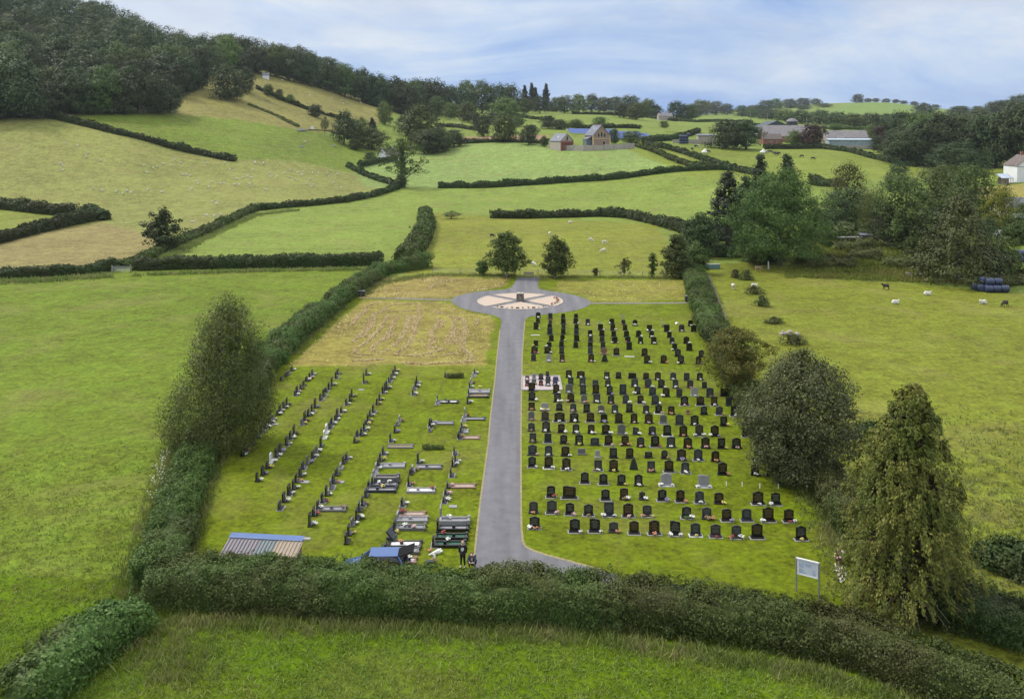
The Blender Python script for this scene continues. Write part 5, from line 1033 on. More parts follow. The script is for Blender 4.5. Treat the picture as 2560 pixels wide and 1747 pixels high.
# ------------------------------------------------------------------ left side: stones seen edge on, facing the drive
TILE.update(L1=(580,900), L2=(800,900), L3=(1000,900), L4=(580,1100), L5=(800,1050), L6=(980,1050), L7=(740,1240), L8=(940,1240))
LEFT = [
'''L8 1100 725 995 k|L8 1190 385 700 k|L8 1243 128 480 l|L8 1300 -10 145 k W|L6 1025 1325 1460 b P|L6 1065 1180 1320 b P|L6 1130 885 1112 g|L6 1165 690 905 k W|L6 1198 480 680 k|L6 1218 590 835 s W|L6 1272 265 355 k D|L6 1292 180 375 s|L6 1322 100 255 s|L6 1342 20 160 k Y|L3 1205 1080 1200 l|L3 1245 890 1105 l R|L3 1300 675 850 g W|L3 1325 535 690 k|L3 1340 400 545 k W|L3 1368 330 460 l R|L3 1408 230 330 l|L3 1435 145 275 k W''',
'''L8 170 850 1050 g|L8 105 1010 1100 g|L8 295 540 750 k Y|L8 350 405 640 g|L8 405 270 490 l|L8 462 190 350 g R|L8 490 -10 205 k W|L6 310 1035 1290 k O|L6 345 910 1060 g|L6 390 845 1010 l D|L6 495 600 845 s W|L6 715 125 240 m|L6 722 -60 155 k|L3 600 1100 1250 g V|L3 560 1150 1300 k W|L3 705 745 865 l|L3 716 640 830 m|L3 870 215 335 k''',
'''L7 950 650 935 k|L7 1000 490 770 k Y|L7 1070 370 590 m W|L7 1155 175 470 k W|L7 1205 75 310 g|L7 1268 -30 200 k D|L5 870 1285 1500 s|L5 925 1160 1290 s|L5 1000 1065 1260 k|L5 1025 935 1085 l|L5 1070 790 990 l W|L5 1118 690 915 g|L5 1150 595 805 k Y|L5 1205 480 685 g W|L2 1350 1385 1590 s W|L2 1437 1228 1410 k V|L2 1480 1185 1280 m|L2 1525 1050 1200 l D|L2 1785 530 685 s W|L2 1805 465 585 m|L2 1838 365 535 b W|L2 1862 285 465 k W''',
'''L7 245 262 595 k W|L7 315 165 390 k R|L7 405 40 275 g|L4 1725 980 1222 k R|L4 1805 832 1082 k W|L4 1892 705 965 m|L4 1945 608 845 k O|L4 2005 500 695 g|L4 2085 412 575 l|L4 2140 265 460 g|L4 2195 212 390 g W|L2 655 1445 1605 b D|L2 700 1328 1485 g|L2 785 1265 1470 k W|L2 840 1182 1378 k W|L2 872 1155 1258 k Y|L2 915 1012 1198 k Y|L2 955 925 1095 g W|L2 1018 838 1028 k|L2 1090 715 868 b P|L2 1140 622 780 k Y|L2 1203 478 655 k W|L2 1245 400 588 g|L2 1282 365 555 s W|L2 1325 298 445 k|L2 1368 245 380 k W|L2 1408 158 305 k W|L2 1448 82 225 k Y''',
'''L4 898 1138 1362 g|L4 978 958 1208 k W|L4 1078 800 1080 k W|L4 1168 718 960 k W|L4 1218 600 828 k O|L4 1298 475 715 s W|L4 1348 378 578 k|L4 1438 270 480 m V|L4 1543 162 362 b W|L4 1608 75 255 m W|L1 1705 1445 1690 k|L1 1772 1325 1535 w|L1 1808 1205 1435 w|L1 1872 1165 1335 g|L1 1912 1078 1255 k W|L1 1985 1018 1178 g W|L1 2022 905 1108 k Y|L1 2098 878 1022 b W|L2 492 725 875 g W|L2 568 620 800 k|L2 602 528 715 k Y|L2 835 215 455 g D|L2 888 152 298 k W''',
'''L4 460 592 812 k W|L4 568 456 688 k V|L4 660 396 555 k Y|L4 730 205 450 w W|L4 835 110 342 k W|L4 908 30 240 k V|L1 1035 1430 1665 k W|L1 1108 1335 1538 k W|L1 1178 1215 1448 g D|L1 1333 1095 1262 m Y|L1 1392 955 1188 k O|L1 1458 920 1092 k W|L1 1528 825 1028 k|L1 1592 706 932 k V|L1 1698 620 788 k|L1 1758 535 716 k|L1 1802 496 632 g|L1 1858 400 568 k|L1 1918 305 502 k W|L1 1998 202 366 k|L1 2032 150 285 k D''',
'''L4 178 145 320 k W|L4 240 25 222 k O|L1 392 1445 1650 s|L1 448 1320 1512 k W|L1 540 1215 1408 k W|L1 625 1135 1338 k W|L1 705 1065 1248 b W|L1 758 1022 1175 l W|L1 862 938 1072 k W|L1 908 835 1012 k W|L1 982 766 942 g W|L1 1042 696 878 k D|L1 1202 566 698 g W|L1 1238 478 640 k P|L1 1312 436 570 s D|L1 1368 372 508 g|L1 1423 290 418 g W|L1 1488 216 370 b P|L1 1538 160 298 k W''',
'''L1 600 600 750 k|L1 938 288 402 k|L1 1030 228 318 g|L1 1075 220 288 m|L1 1140 92 215 k W''']
LS = random.Random(4)
for ri, R_ in enumerate(LEFT):
    items = []
    for it in R_.split('|'):
        q = it.split(); X, Yb = px(q[0], float(q[1]), float(q[3])); _, Yt = px(q[0], float(q[1]), float(q[2]))
        items.append((X, Yb, Yt, q[4], q[5] if len(q) > 5 else ''))
    items.sort(key=lambda v: -v[1])
    for i, (X, Yb, Yt, c, fl) in enumerate(items):
        p = at(X, Yb); s = ppm(p.y); tw = LS.uniform(.58, .7); depth_px = F*H/(p.y)-F*H/(p.y+tw)
        h_ = max(.42, ((Yb-Yt)-depth_px*.95)/s)
        sh = LS.choice('ppppaafe'); let = LS.choice('ossd')
        f = f' with {PN[fl]} flowers' if fl else ''
        lab = f"{SN[c]} {SHN[sh]} headstone{f}, {ORD[i]} from the front, {ORD[ri]} left-hand row"
        headstone(p+Vector((0, tw*.5, 0)), math.pi/2+LS.uniform(-.05, .05), tw, h_, c, sh, let if c not in 'lw' else 'd', True, 1 if LS.random() < .5 else 0, lab, 'headstones left of the drive', LS.uniform(-.03, .01))
        if fl: flowers(p+Vector((.36, tw*.45+LS.uniform(-.12, .12), 0)), fl, f"{PN[fl]} flowers before {ORD[i]} headstone from the front, {ORD[ri]} left-hand row", LS.uniform(.85, 1.3))
mV = []; mF = []; mI = []; ks = sorted(FAR_STONES)
big = bmesh.new()
for i, c in enumerate(ks):
    me = FAR_STONES[c].mesh('tmp'); n0 = len(big.faces); big.from_mesh(me); big.faces.ensure_lookup_table()
    for f in big.faces[n0:]: f.material_index = i
    bpy.data.meshes.remove(me)
me = bpy.data.meshes.new('headstones'); big.to_mesh(me); big.free()
for c in ks: me.materials.append(ST[c])
tag(link('headstones', me), 'farthest dark headstones near the round bed and along the straw strips', 'headstones', kind='stuff')
print('STONES', sum(1 for o in bpy.data.objects if o.name.startswith('headstone') and o.type == 'EMPTY'))
# kerbed graves
INF = dict(e=simple('earth', (.20,.16,.09,1), .95, .3, 8), w=simple('white_chippings', (.72,.70,.70,1), .9, .2, 30, bmp=.4), g=simple('grey_chippings', (.24,.24,.26,1), .9, .4, 30, bmp=.4), n=simple('green_glass_chippings', (.02,.09,.055,1), .5, .4, 30), t=simple('tan_slab', (.34,.27,.22,1), .9, .2, 6), u=simple('turf_fill', (.12,.16,.05,1), .95, .3, 12))
INN = dict(e='earth', w='white chippings', g='grey chippings', n='green glass chippings', t='a tan slab', u='turf')
KB = '''L8 1225 1820 400 560 l g .30 tall pale kerbed grave nearest the drive, second from the front|L8 1195 1800 562 695 k g .22 black kerbed grave behind the green ones beside the drive|L8 1140 1780 725 858 k n .20 rear of two black kerbed graves filled with green glass|L8 1105 1745 850 1005 k n .20 front black kerbed grave filled with green glass
L8 405 1000 408 515 l g .16 pale kerbed grave with grey chippings at the middle left|L8 375 960 545 672 m g .18 mid grey kerbed grave with scattered flowers on it|L8 450 960 295 395 r t .08 pink-brown slab grave with a thin edge|L8 235 885 848 1000 g w .14 dark kerbed grave with white chippings beside a leaning tablet|L8 160 840 1005 1125 m g .16 grey kerbed grave behind the blue car|L8 470 775 1185 1320 r w .14 brick edged grave with white chippings right of the car
L7 410 965 195 305 m g .14 grey kerbed grave with a square vase in the fourth row|L5 1150 1640 818 935 l g .16 pale kerbed grave in the middle of the third row|L5 1300 1800 462 550 m e .10 low flat kerbed grave of mottled stone|L5 1040 1530 1055 1195 m t .34 raised box tomb with a patterned grey side|L5 990 1515 1195 1298 s g .16 slate blue kerbed grave with pot plants|L5 885 1480 1290 1405 s g .18 slate blue kerbed grave in front of the pot plants
L5 1670 2230 1298 1418 l w .16 whitish weathered kerbed grave in the second row|L6 450 960 850 955 m g .14 weathered grey kerbed grave with pale edges|L6 1095 1620 1220 1325 t t .10 flat tan kerbed grave beside the drive|L3 1325 1745 540 650 l g .16 rear pale kerbed grave with yellow flowers by the drive|L3 1310 1725 620 735 g e .18 dark kerbed grave filled with earth by the drive
L3 715 1130 772 842 s w .14 slate kerbed grave with bright white chippings|L3 1225 1655 1105 1168 s g .10 low slate kerbed grave beside the drive|L3 620 1040 1188 1250 m g .10 thin kerbed grave with pale ornaments at its ends|L3 1160 1545 1460 1535 r t .08 tan kerbed grave with a pale bar beside the drive|L3 1165 1320 1360 1418 l g .12 short pale kerb set with a white end block'''
for it in KB.replace('\n', '|').split('|'):
    q = it.split(None, 8); t, x0, x1, y0, y1, c, inf, hh = q[0], *map(float, q[1:5]), q[5], q[6], float(q[7])
    X0, Y1 = px(t, x0, y1); X1, Y0 = px(t, x1, y0); p0 = at(X0, Y1); L = (X1-X0)/ppm(p0.y)*.97
    c_ = 'r' if c == 't' else c
    W = max(.75, min(1.15, at(X0, Y0+hh*ppm(p0.y)).y-p0.y))
    e = empty('kerbed_grave', p0, .0, q[8], 'grave', 'kerbed graves left of the drive')
    b = MB(); k = .13
    b.box((L/2, k/2, hh/2), (L-.004, k, hh)); b.box((L/2, W-k/2, hh/2), (L-.004, k, hh)); b.box((k/2, W/2, hh/2+.002), (k, W-2*k-.004, hh)); b.box((L-k/2, W/2, hh/2+.002), (k, W-2*k-.004, hh))
    for yy in (.03, W-.03): b.box((L-.05, yy, hh*.62), (.22, .24, hh*1.22))
    b.build('kerb', ST[c_], e, bevel=.01)
    MB().box((L/2, W/2, hh*.3), (L-2*k-.01, W-2*k-.01, hh*.6)).build('infill', INF[inf], e)
    if hh > .13 and inf in 'gwn': MB().box((L*LS.uniform(.3, .6), W*.5, hh*.6+.1), (.2,.2,.2)).build('stone_vase', ST[c_ if c_ != 'r' else 'k'], e, bevel=.01)
for t, x, y, c, lab in [('L8',1395,880,'W','white flowers in the stone vase on the front green grave'),('L8',1410,425,'W','white flowers on the tall pale kerbed grave'),('L8',560,590,'W','white flowers on the mid grey kerbed grave'),('L8',740,620,'P','pink flowers on the mid grey kerbed grave'),('L8',505,320,'R','red and white bunch at the head of the pink-brown slab'),('L8',480,910,'O','orange bunch beside the leaning slate tablet'),('L8',1310,740,'R','red ornament flowers on the rear green grave'),
  ('L5',1150,1225,'W','white flowers at the left of the slate kerbed graves'),('L5',1345,1215,'W','white blooms with leaves in the slate grave pot'),('L5',1215,1305,'Y','cream flowers between the two slate graves'),('L6',780,1330,'R','red pot flowers at the end of the whitish grave'),('L3',1545,530,'Y','yellow flowers on the rear pale grave by the drive'),('L3',880,775,'G','grey-green bunch on the bright white grave'),('L7',490,235,'W','white posy in the fourth-row kerbed grave'),('L7',905,230,'D','dry plant at the end of the fourth-row kerbed grave'),('L8',650,1225,'W','white flowers on the brick edged grave')]:
    X, Y = px(t, x, y); p = at(X, Y+4); flowers(p+Vector((0,0,.1)), c, lab, 1.1)
# leaning tablet, hump, plaques, crosses, markers, white bundles
p = at(*px('L8', 330, 930)); e = empty('leaning_tablet', p+Vector((.1,.45,.12)), 1.3, 'slate tablet leaning back at the head of a white chippings grave', 'headstone')
b = MB(); b.prism(outline('f', .62, .8), .12, Matrix.Rotation(-.75, 4, 'X')); b.build('tablet', ST['s'], e); MB().box((0,.28,.1), (.6,.5,.2)).build('rest', ST['s'], e)
p = at(*px('L3', 890, 350)); pq = at(*px('L3', 1235, 340)); tag(hedge(None, .5, .55, M_BROWNCON, 'low clipped brown shrub covering one grave near the straw', ls=.12, pts=[p, pq], name='grave_shrub', cat='shrub', hvar=.03, rag=.12), group='shrubs on graves')
p = at(*px('L6', 580, 565)); pq = at(*px('L6', 1010, 560)); tag(hedge(None, .35, .5, M_OAK, 'low green planting covering one grave in the second row', ls=.12, pts=[p, pq], name='grave_shrub', cat='shrub', hvar=.03, rag=.2), group='shrubs on graves')
M_WHITEP = simple('white_paint', (.75,.75,.72,1), .6, .08, 8); M_WOOD = simple('weathered_wood', (.25,.21,.17,1), .85, .3, 6); M_DKWOOD = simple('dark_brown_wood', (.09,.055,.04,1), .8, .3, 6)
for x, y, L, lab in [(295,530,.95,'white edging strip lying in the grass near the top of the drive'),(2115,945,.95,'white edging strip lying below the black stones')]:
    p = at(*px('A', x, y)); o = MB().box((0,0,.04), (L*1.25,.16,.07)).build('edging_strip', M_WHITEP, None, p); tag(o, lab, 'edging')
for t, x, y, wd, hh, m, lab in [('A',1985,225,.95,.75,'l','pale wooden cross standing above the slate blue stone'),('A',1540,320,.4,.5,'l','little pale cross behind a black stone')]:
    p = at(*px(t, x, y)); b = MB(); b.box((0,0,hh*.5), (.09,.07,hh)); b.box((-wd*.28,0,hh*.68), (wd*.43,.06,.10)); b.box((wd*.28,0,hh*.68), (wd*.43,.06,.10)); tag(b.build('grave_cross', M_CONC, None, p), lab, 'cross')
for i, (t, x, y) in enumerate([('F',1827,345),('F',2132,355),('H',617,385),('H',975,392)]):
    p = at(*px(t, x, y)); o = MB().box((0,0,.17), (.075,.075,.36), top=.9).build('marker_post', M_WHITEP, None, p, bevel=.008); tag(o, ['leftmost short white post right of the pale double graves','second short white post from the pale double graves','third short white post from the pale double graves','white post nearest the rounded grey tree'][i], 'post', 'white marker posts')
for t, x, y, lab in [('L1',840,1245,'flat pale plaque lying before the left-hand row'),('L4',1320,800,'grey flat plaque in the grass near the third stone'),('L4',1420,815,'pinkish flat plaque right of the grey one'),('L4',2095,815,'pale ribbed slab lying before the fourth row'),('L8',1490,205,'pale flat tablet beside the tall pale stone'),('L2',795,580,'worn grey plaque in the turf')]:
    p = at(*px(t, x, y)); o = MB().box((0,0,.03), (.6,.42,.06)).build('plaque', ST['l'], None, p, bevel=.01); tag(o, lab, 'plaque', 'flat plaques in the turf')
def bundle(t, x, y, lab, s=1):
    p = at(*px(t, x, y)); e = empty('wrapped_bouquet', p, R2.uniform(0, 3), lab, 'bouquet'); b = MB(); b.tube([(-.42*s,0,.1),(-.1*s,.02,.14),(.25*s,.05,.12)], [.03,.09,.2], 7); b.build('wrapping', M_WHITEP, e); b = MB()
    for i in range(8): b.ball((.32*s+R2.uniform(-.08,.1), R2.uniform(-.15,.15), .12+R2.uniform(0,.12)), .06)
    b.build('blooms', PET['W'], e)
bundle('B', 860, 320, 'white wrapped bouquet behind the dark grey arched stone', 1.2); bundle('L8', 1150, 1130, 'white wrapped bouquet on a small plot before the green graves', 1.2)
p = at(*px('B', 600, 370)); b = MB(); b.tube([(0,0,0),(-.05,0,.5),(-.18,0,.95)], [.16,.13,.07], 8); b.ball((-.25,0,1.08), .13); b.tube([(.12,0,.2),(.3,0,.55)], [.1,.03], 6); tag(b.build('statue', INF['t'], None, p, smooth=True), 'tall thin pinkish statue behind a black stone', 'statue')
p = at(*px('L8', 1030, 1370)); e = empty('plot_marker', p, 0, 'blue-grey block and white post of the foremost plot by the hedge', 'marker'); MB().box((0,0,.2), (.42,.3,.4)).build('block', ST['s'], e); MB().box((.22,.55,.28), (.1,.1,.56)).build('post', M_WHITEP, e); MB().box((.22,1.2,.05), (.12,1.1,.08)).build('rail', M_CONC, e)
p = at(*px('L8', 1130, 1290)); flowers(p, 'D', 'dried flowers on the foremost plot by the hedge', 1.3); p = at(*px('L8', 1040, 1080)); flowers(p, 'O', 'orange posy at the foremost plot left of the white bouquet', .9)
for i in range(7):
    x = 835-13*i; y = 400+40*i; p = at(*px('L3', x, y+10)); o = MB().tube([(0,0,0),(0,0,.24)], .03, 6).build('chain_post', M_WOOD, None, p); tag(o, 'tiny post in the chained row between two graves near the straw', 'post', 'chain posts')
# pale plot for small graves by the drive
pl = [(1305,940),(1399,940),(1406,976),(1304,976)]
e = empty('gravel_plot', at(1355,960), 0, 'pink gravel plot of small graves beside the drive', 'plot'); P4 = [at(*q)-at(1355,960) for q in pl]
b = MB(); b.b.faces.new([b.b.verts.new(v+Vector((0,0,.03))) for v in P4[::-1]]); b.build('gravel', simple('pale_pink_gravel', (.40,.34,.33,1), .95, .3, 10), e)
b = MB()
for i in range(4):
    a, c = P4[i], P4[(i+1) % 4]; d = c-a; b.box((a+c)/2+Vector((0,0,.05)), (d.length-.12,.1,.1), math.atan2(d.y, d.x))
b.build('edging', M_CONC, e)
SM = [(140,1300,1392,80,'r','f','W'),(270,1265,1372,70,'l','a',''),(405,1265,1382,90,'k','p',''),(530,1220,1307,64,'k','f',''),(543,1315,1402,96,'g','p',''),(690,1325,1407,106,'p','p',''),(140,1400,1502,78,'b','f','R'),(270,1370,1472,90,'m','f','Y'),(405,1395,1492,80,'b','a','R'),(540,1388,1502,90,'k','p','W'),(680,1410,1492,92,'s','f','V')]
for i, (x, tp, bs_, wd, c, sh, fl) in enumerate(SM):
    X, Yb = px('A', x, bs_); p = at(X, Yb); s = ppm(p.y)
    headstone(p, 0, wd/TS/s, (bs_-tp)/TS/s, c, sh, 's', True, 0, f"small {SN[c]} {SHN[sh]} stone, {ORD[i % 6]} along {'back' if i < 6 else 'front'} line of pink gravel plot", 'small stones on the gravel plot')
    if fl: flowers(p+Vector((0,-.3,.03)), fl, f"{PN[fl]} flowers by {ORD[i % 6]} small stone, {'back' if i < 6 else 'front'} line of gravel plot", 1)
# bench, bins, ornaments of the round bed
p = at(1322,693); e = empty('park_bench', p, 0, 'grey wooden bench on the path end beyond the round bed', 'bench')
M_BENCH = simple('grey_bench_wood', (.20,.18,.175,1), .8, .25, 8)
b = MB(); [b.box((0,-.38+.12*i,.46), (1.8,.1,.04)) for i in range(4)]; b.build('seat', M_BENCH, e)
b = MB(); [b.box((0,.12,.58+.1*i), (1.8,.035,.085), rx=-.15) for i in range(4)]; b.build('backrest', M_BENCH, e)
for x in (-.85,.85):
    b = MB(); b.box((x,-.4,.3), (.08,.08,.6)); b.box((x,.1,.48), (.08,.08,.96)); b.box((x,-.14,.63), (.1,.62,.06)); b.build('arm_frame', M_BENCH, e)
M_BIN = simple('dark_bin', (.05,.05,.055,1), .5, .3, 8)
for X, Y, lab in [(903,741,'dark waste bins at the left end of the narrow path'),(1722,754,'dark waste bins at the right end of the narrow path')]:
    p = at(X, Y); e = empty('waste_bins', p, 0, lab, 'bin')
    for dx in (-.35,.35):
        b = MB(); b.box((dx,0,.45), (.5,.5,.85), top=1.1); b.build('bin_body', M_BIN, e); MB().box((dx,0,.91), (.58,.58,.07)).build('lid', simple('grey_lid', (.2,.2,.22,1), .5), e)
for i in range(10):
    a = -math.pi/2+(-.62+.136*i); r = BR*.9; p = BC+Vector((r*math.cos(a)*BRX/BR, r*math.sin(a), .07))
    if i % 3 == 1: e = empty('bed_plaque', p, 0, f'dark plaque, {ORD[i]} from the left along the front gravel bed', 'plaque', 'plaques of the round bed'); MB().box((0,0,.08), (.5,.22,.14), rx=.3).build('tablet', ST['k'], e)
    else: flowers(p, 'DGWDPD'[i % 6], f'small bunch, {ORD[i]} from the left along the front gravel bed', 1.1)
for i in range(7):
    a = -.62+.17*i; r = BR*.88; p = BC+Vector((r*math.cos(a)*BRX/BR, r*math.sin(a), .07)); flowers(p, 'RDDRDRP'[i], f'dark ornament bunch, {ORD[i]} from the front along the right gravel bed', 1.4)
# windrows of cut grass on the straw strips
WR_ = [[(0,780),(100,700),(210,630),(190,600),(240,570),(340,540)],[(0,850),(60,790),(130,700),(215,640)],[(0,1080),(120,980),(220,840),(300,720),(400,650)],[(140,1030),(230,910),(320,800)],[(500,700),(450,800),(400,900),(270,1020),(150,1110),(40,1180),(50,1230),(140,1255),(300,1258)],[(630,710),(580,830),(520,940),(430,1040),(330,1110),(245,1160),(290,1210),(430,1225)],[(600,955),(520,1010),(420,1060)],[(800,710),(770,850),(730,950),(680,1030),(590,1120),(580,1150)],[(930,560),(940,700),(890,860),(850,980),(800,1090),(720,1190),(610,1230),(620,1262),(780,1270)],[(890,720),(870,840),(830,960)],
 [(780,1270),(930,1268),(1060,1235),(1170,1200),(1300,1180),(1060,1150)],[(1180,740),(1190,830),(1130,920),(1095,1000),(1100,1090),(1060,1140)],[(1350,710),(1420,770),(1400,890),(1360,980),(1330,1110)],[(1490,730),(1560,800),(1565,900),(1525,1010),(1540,1090),(1520,1170),(1610,1240),(1680,1290),(1540,1345)],[(1060,1282),(1250,1278),(1470,1240),(1330,1230)],[(0,1280),(140,1283)],[(440,640),(520,660),(700,655),(900,640)],[(440,640),(480,590),(620,560),(850,548)],[(1720,760),(1735,850)],[(1470,890),(1440,1010),(1435,1110)],[(1270,780),(1240,880)],[(450,1180),(530,1195)],[(1060,360),(1080,310),(1160,285)],[(700,1360),(1000,1385),(1280,1368),(1700,1345)],[(0,1340),(220,1330),(440,1315)],[(1150,640),(1190,680),(1300,695)],[(100,470),(700,470),(1300,478)]]
sr = np.random.default_rng(3); SV = []
def straw_along(pts, per_m, wd, size):
    for p, q in zip(pts, pts[1:]):
        d = q-p; n = int(d.length*per_m)
        if n < 1 or d.length < .01: continue
        t = sr.random(n); o = sr.normal(size=n)*wd; v = d.normalized()
        P = np.column_stack([p.x+d.x*t-v.y*o, p.y+d.y*t+v.x*o, p.z+.03+np.abs(sr.normal(size=n))*.05*np.exp(-(o/wd)**2)])
        SV.append(quads(P, np.tile([0, 0, 1.0], (n, 1)), size, sr, .3, .35, np.tile([v.x, v.y, 0], (n, 1))+sr.normal(size=(n, 3))*.5))
for L in WR_:
    pts = [at(880+x/5.526, 660+y/5.526) for x, y in L]; fine = []
    for p, q in zip(pts, pts[1:]):
        m = max(1, int((q-p).length/1.2)); fine += [p.lerp(q, k/m)+Vector((sr.normal()*.12, sr.normal()*.12, 0)) for k in range(m)]
    fine.append(pts[-1]); straw_along(fine, sr.uniform(45, 85), sr.uniform(.14, .27), .3)
for poly, dn in zip(HAY, (1.6, 2.2, 1.0)):                        # stray wisps between the lines
    W_ = [at(*q) for q in poly]; x0, x1, y0, y1 = min(p.x for p in W_), max(p.x for p in W_), min(p.y for p in W_), max(p.y for p in W_); n = int((x1-x0)*(y1-y0)*dn)
    X, Y = sr.uniform(x0, x1, n), sr.uniform(y0, y1, n); k = inside([(p.x, p.y) for p in W_], X, Y) & (smooth_noise(X, Y, .35, 8) > -.2); X, Y = X[k], Y[k]
    SV.append(quads(np.column_stack([X, Y, np.full(len(X), .04)]), np.tile([0, 0, 1.0], (len(X), 1)), .5, sr, .3, .3, np.tile([.3, 1.0, 0], (len(X), 1))))
M_STRAWL = leafmat('cut_straw', [lin(176,160,104,1.1), lin(200,184,132,1.1), lin(214,200,154,1.1), lin(170,160,98,1.1)], transl=.25)
tag(link('cut_straw', leafmesh('cut_straw', np.concatenate(SV), M_STRAWL)), 'pale lines of cut grass left lying on the mown strips', 'cut grass', kind='stuff')
# ------------------------------------------------------------------ buildings
def brick(name, a, b_, scale=8):
    m, nt, bs, out = newmat(name); t = nt.nodes.new('ShaderNodeTexBrick'); t.inputs['Color1'].default_value = a; t.inputs['Color2'].default_value = b_; t.inputs['Mortar'].default_value = (.4,.36,.3,1)
    t.inputs['Scale'].default_value = scale; t.inputs['Mortar Size'].default_value = .012
    mp = nt.nodes.new('ShaderNodeMapping'); mp.inputs['Rotation'].default_value = (math.pi/2, 0, 0); nt.links.new(nt.nodes.new('ShaderNodeTexCoord').outputs['Object'], mp.inputs[0]); nt.links.new(mp.outputs[0], t.inputs[0])
    nt.links.new(mixc(nt, noise(nt, .8, 4), t.outputs[0], mixc(nt, .5, t.outputs[0], (.1,.06,.05,1))), bs.inputs['Base Color']); bs.inputs['Roughness'].default_value = .9; return m
M_BRICK = brick('red_brick', (.30,.11,.075,1), (.24,.085,.06,1), 2.2); M_DRESS = simple('buff_dressings', (.52,.40,.23,1), .85, .15, 2)
def ribbed(name, c, n=6, rough=.5, metal=.0, axis=0):
    m, nt, bs, out = newmat(name); w_ = nt.nodes.new('ShaderNodeTexWave'); w_.inputs['Scale'].default_value = n; w_.bands_direction = 'XYZ'[axis]; w_.inputs['Distortion'].default_value = .0
    nt.links.new(nt.nodes.new('ShaderNodeTexCoord').outputs['Object'], w_.inputs[0]); k = ramp(nt, noise(nt, .7, 5, .6), [(.3, (c[0]*.72, c[1]*.72, c[2]*.72, 1)), (.7, (min(1, c[0]*1.15), min(1, c[1]*1.15), min(1, c[2]*1.15), 1))])
    nt.links.new(mixc(nt, .35, k, w_.outputs[0], 'MULTIPLY'), bs.inputs['Base Color']); bs.inputs['Roughness'].default_value = rough; bs.inputs['Metallic'].default_value = metal; bump(nt, bs, w_.outputs[1], .4, .03); return m
M_SLATE = ribbed('blue_grey_slates', (.15,.165,.21), 1.6, .5, axis=2); M_GLASS = simple('window_glass', (.03,.04,.05,1), .08, .2, 2); M_WFRAME = simple('white_frame', (.75,.75,.75,1), .5, .06, 3)
M_SKYL = simple('skylight_glass', (.55,.62,.72,1), .15, .1, 2); M_RENDER = simple('white_render', (.72,.73,.75,1), .8, .06, 1.2); M_BLOCK = simple('concrete_blockwork', (.36,.32,.29,1), .9, .15, 1.2)
M_PORCH = simple('porch_glazing', (.10,.13,.18,1), .2, .3, 1); M_REDPAINT = simple('oxblood_timber', (.16,.04,.035,1), .7, .2, 3)
M_PANEL = simple('solar_glass', (.045,.09,.30,1), .25, .12, .6); M_ALU = simple('aluminium_frame', (.45,.47,.5,1), .4, .1, 3, metal=.6)
M_GREENCLAD = ribbed('dark_green_cladding', (.035,.055,.06), 2.5); M_GREYROOF = ribbed('weathered_fibre_roof', (.24,.225,.235), 1.4, .8); M_TILE = ribbed('brown_tiles', (.165,.13,.12), 2, .8, axis=2); M_BLUECLAD = ribbed('pale_blue_cladding', (.34,.42,.50), 2.2); M_TINROOF = ribbed('bright_tin_roof', (.50,.60,.72), 2, .35, .2)
def gable_box(L, W, eave, ridge):
    """outline of a gabled building: ridge along X; W across Y"""
    return [(-W/2, 0), (W/2, 0), (W/2, eave), (0, ridge), (-W/2, eave)]
def house(name, loc, rz, L, W, eave, ridge, wall, roof, label, cat='building', over=.3, group=None):
    e = empty(name, loc, rz, label, cat, group)
    b = MB(); T = Matrix.Rotation(math.pi/2, 4, 'Z')
    b.prism([(x, z) for x, z in [(-W/2,-2),(W/2,-2),(W/2,eave),(0,ridge),(-W/2,eave)]], L, T); b.build('wall', wall, e)
    b = MB(); s = (ridge-eave)/(W/2)
    for sg in (-1, 1):
        o = over; y0, z0, y1, z1 = 0, ridge+.03, sg*(W/2+o), eave-s*o+.03; t = .16
        M4 = [(x, y, z) for x in (-L/2-o, L/2+o) for y, z in ((y0, z0), (y1, z1))]
        v = [b.b.verts.new(q) for q in M4]+[b.b.verts.new((q[0], q[1], q[2]+t)) for q in M4]
        for f in ((0,1,3,2),(4,6,7,5),(0,4,5,1),(2,3,7,6),(1,5,7,3),(0,2,6,4)): b.b.faces.new([v[i] for i in f])
    rf = b.build('roof', roof, e)
    return e, rf
def win(e, c, w_, h_, axis='y', frame=M_WFRAME, glass=M_GLASS, arch=False, name='window', sg=-1, surround=None):
    """a window in a wall facing -y (axis y) or +-x"""
    R_ = Matrix.Rotation({('y',-1):0, ('y',1):math.pi, ('x',1):math.pi/2, ('x',-1):-math.pi/2}[(axis, sg)], 4, 'Z'); T = Matrix.Translation(c) @ R_
    o = outline('a' if arch else '', w_, h_)
    f = MB(); f.prism([(x*1.0, z) for x, z in o], .10, T); fr = f.build(name, frame if not surround else surround, e)
    g = MB(); g.prism([(x*.78, z*.86+h_*.07) for x, z in o], .05, T @ Matrix.Translation((0,-.05,0))); g.build('pane', glass, fr)
    return fr
# brick chapel with its barn
pc = at(1497, 366); pc = atZ(1497, 478); s_ = ppm(478.0)
gx0, gx1 = (1483-XC)*478/F, (1524-XC)*478/F
Wc = gx1-gx0
e, rf = house('brick_chapel', Vector(((gx0+gx1)/2-1.5, 478+7, pc.z)), math.radians(-78), 15, Wc*1.06, 6.4, 11.6, M_BRICK, M_SLATE, 'red brick converted chapel with slate roof and arched gable windows', over=.35)
for dx, zz, h_ in ((-1.6,5.2,2.3),(0,5.2,3.1),(1.6,5.2,2.3)): win(e, (7.5,dx,zz), 1.35, h_, 'x', arch=True, sg=1, surround=M_DRESS, name='gable_window')
win(e, (7.5,1.3,.9), 1.5, 2.6, 'x', arch=True, sg=1, surround=M_DRESS, name='arched_door')
for y in (-Wc*.53, Wc*.53): MB().box((7.45,y,2.6), (.5,.5,7.8)).build('corner_dressing', M_DRESS, e)
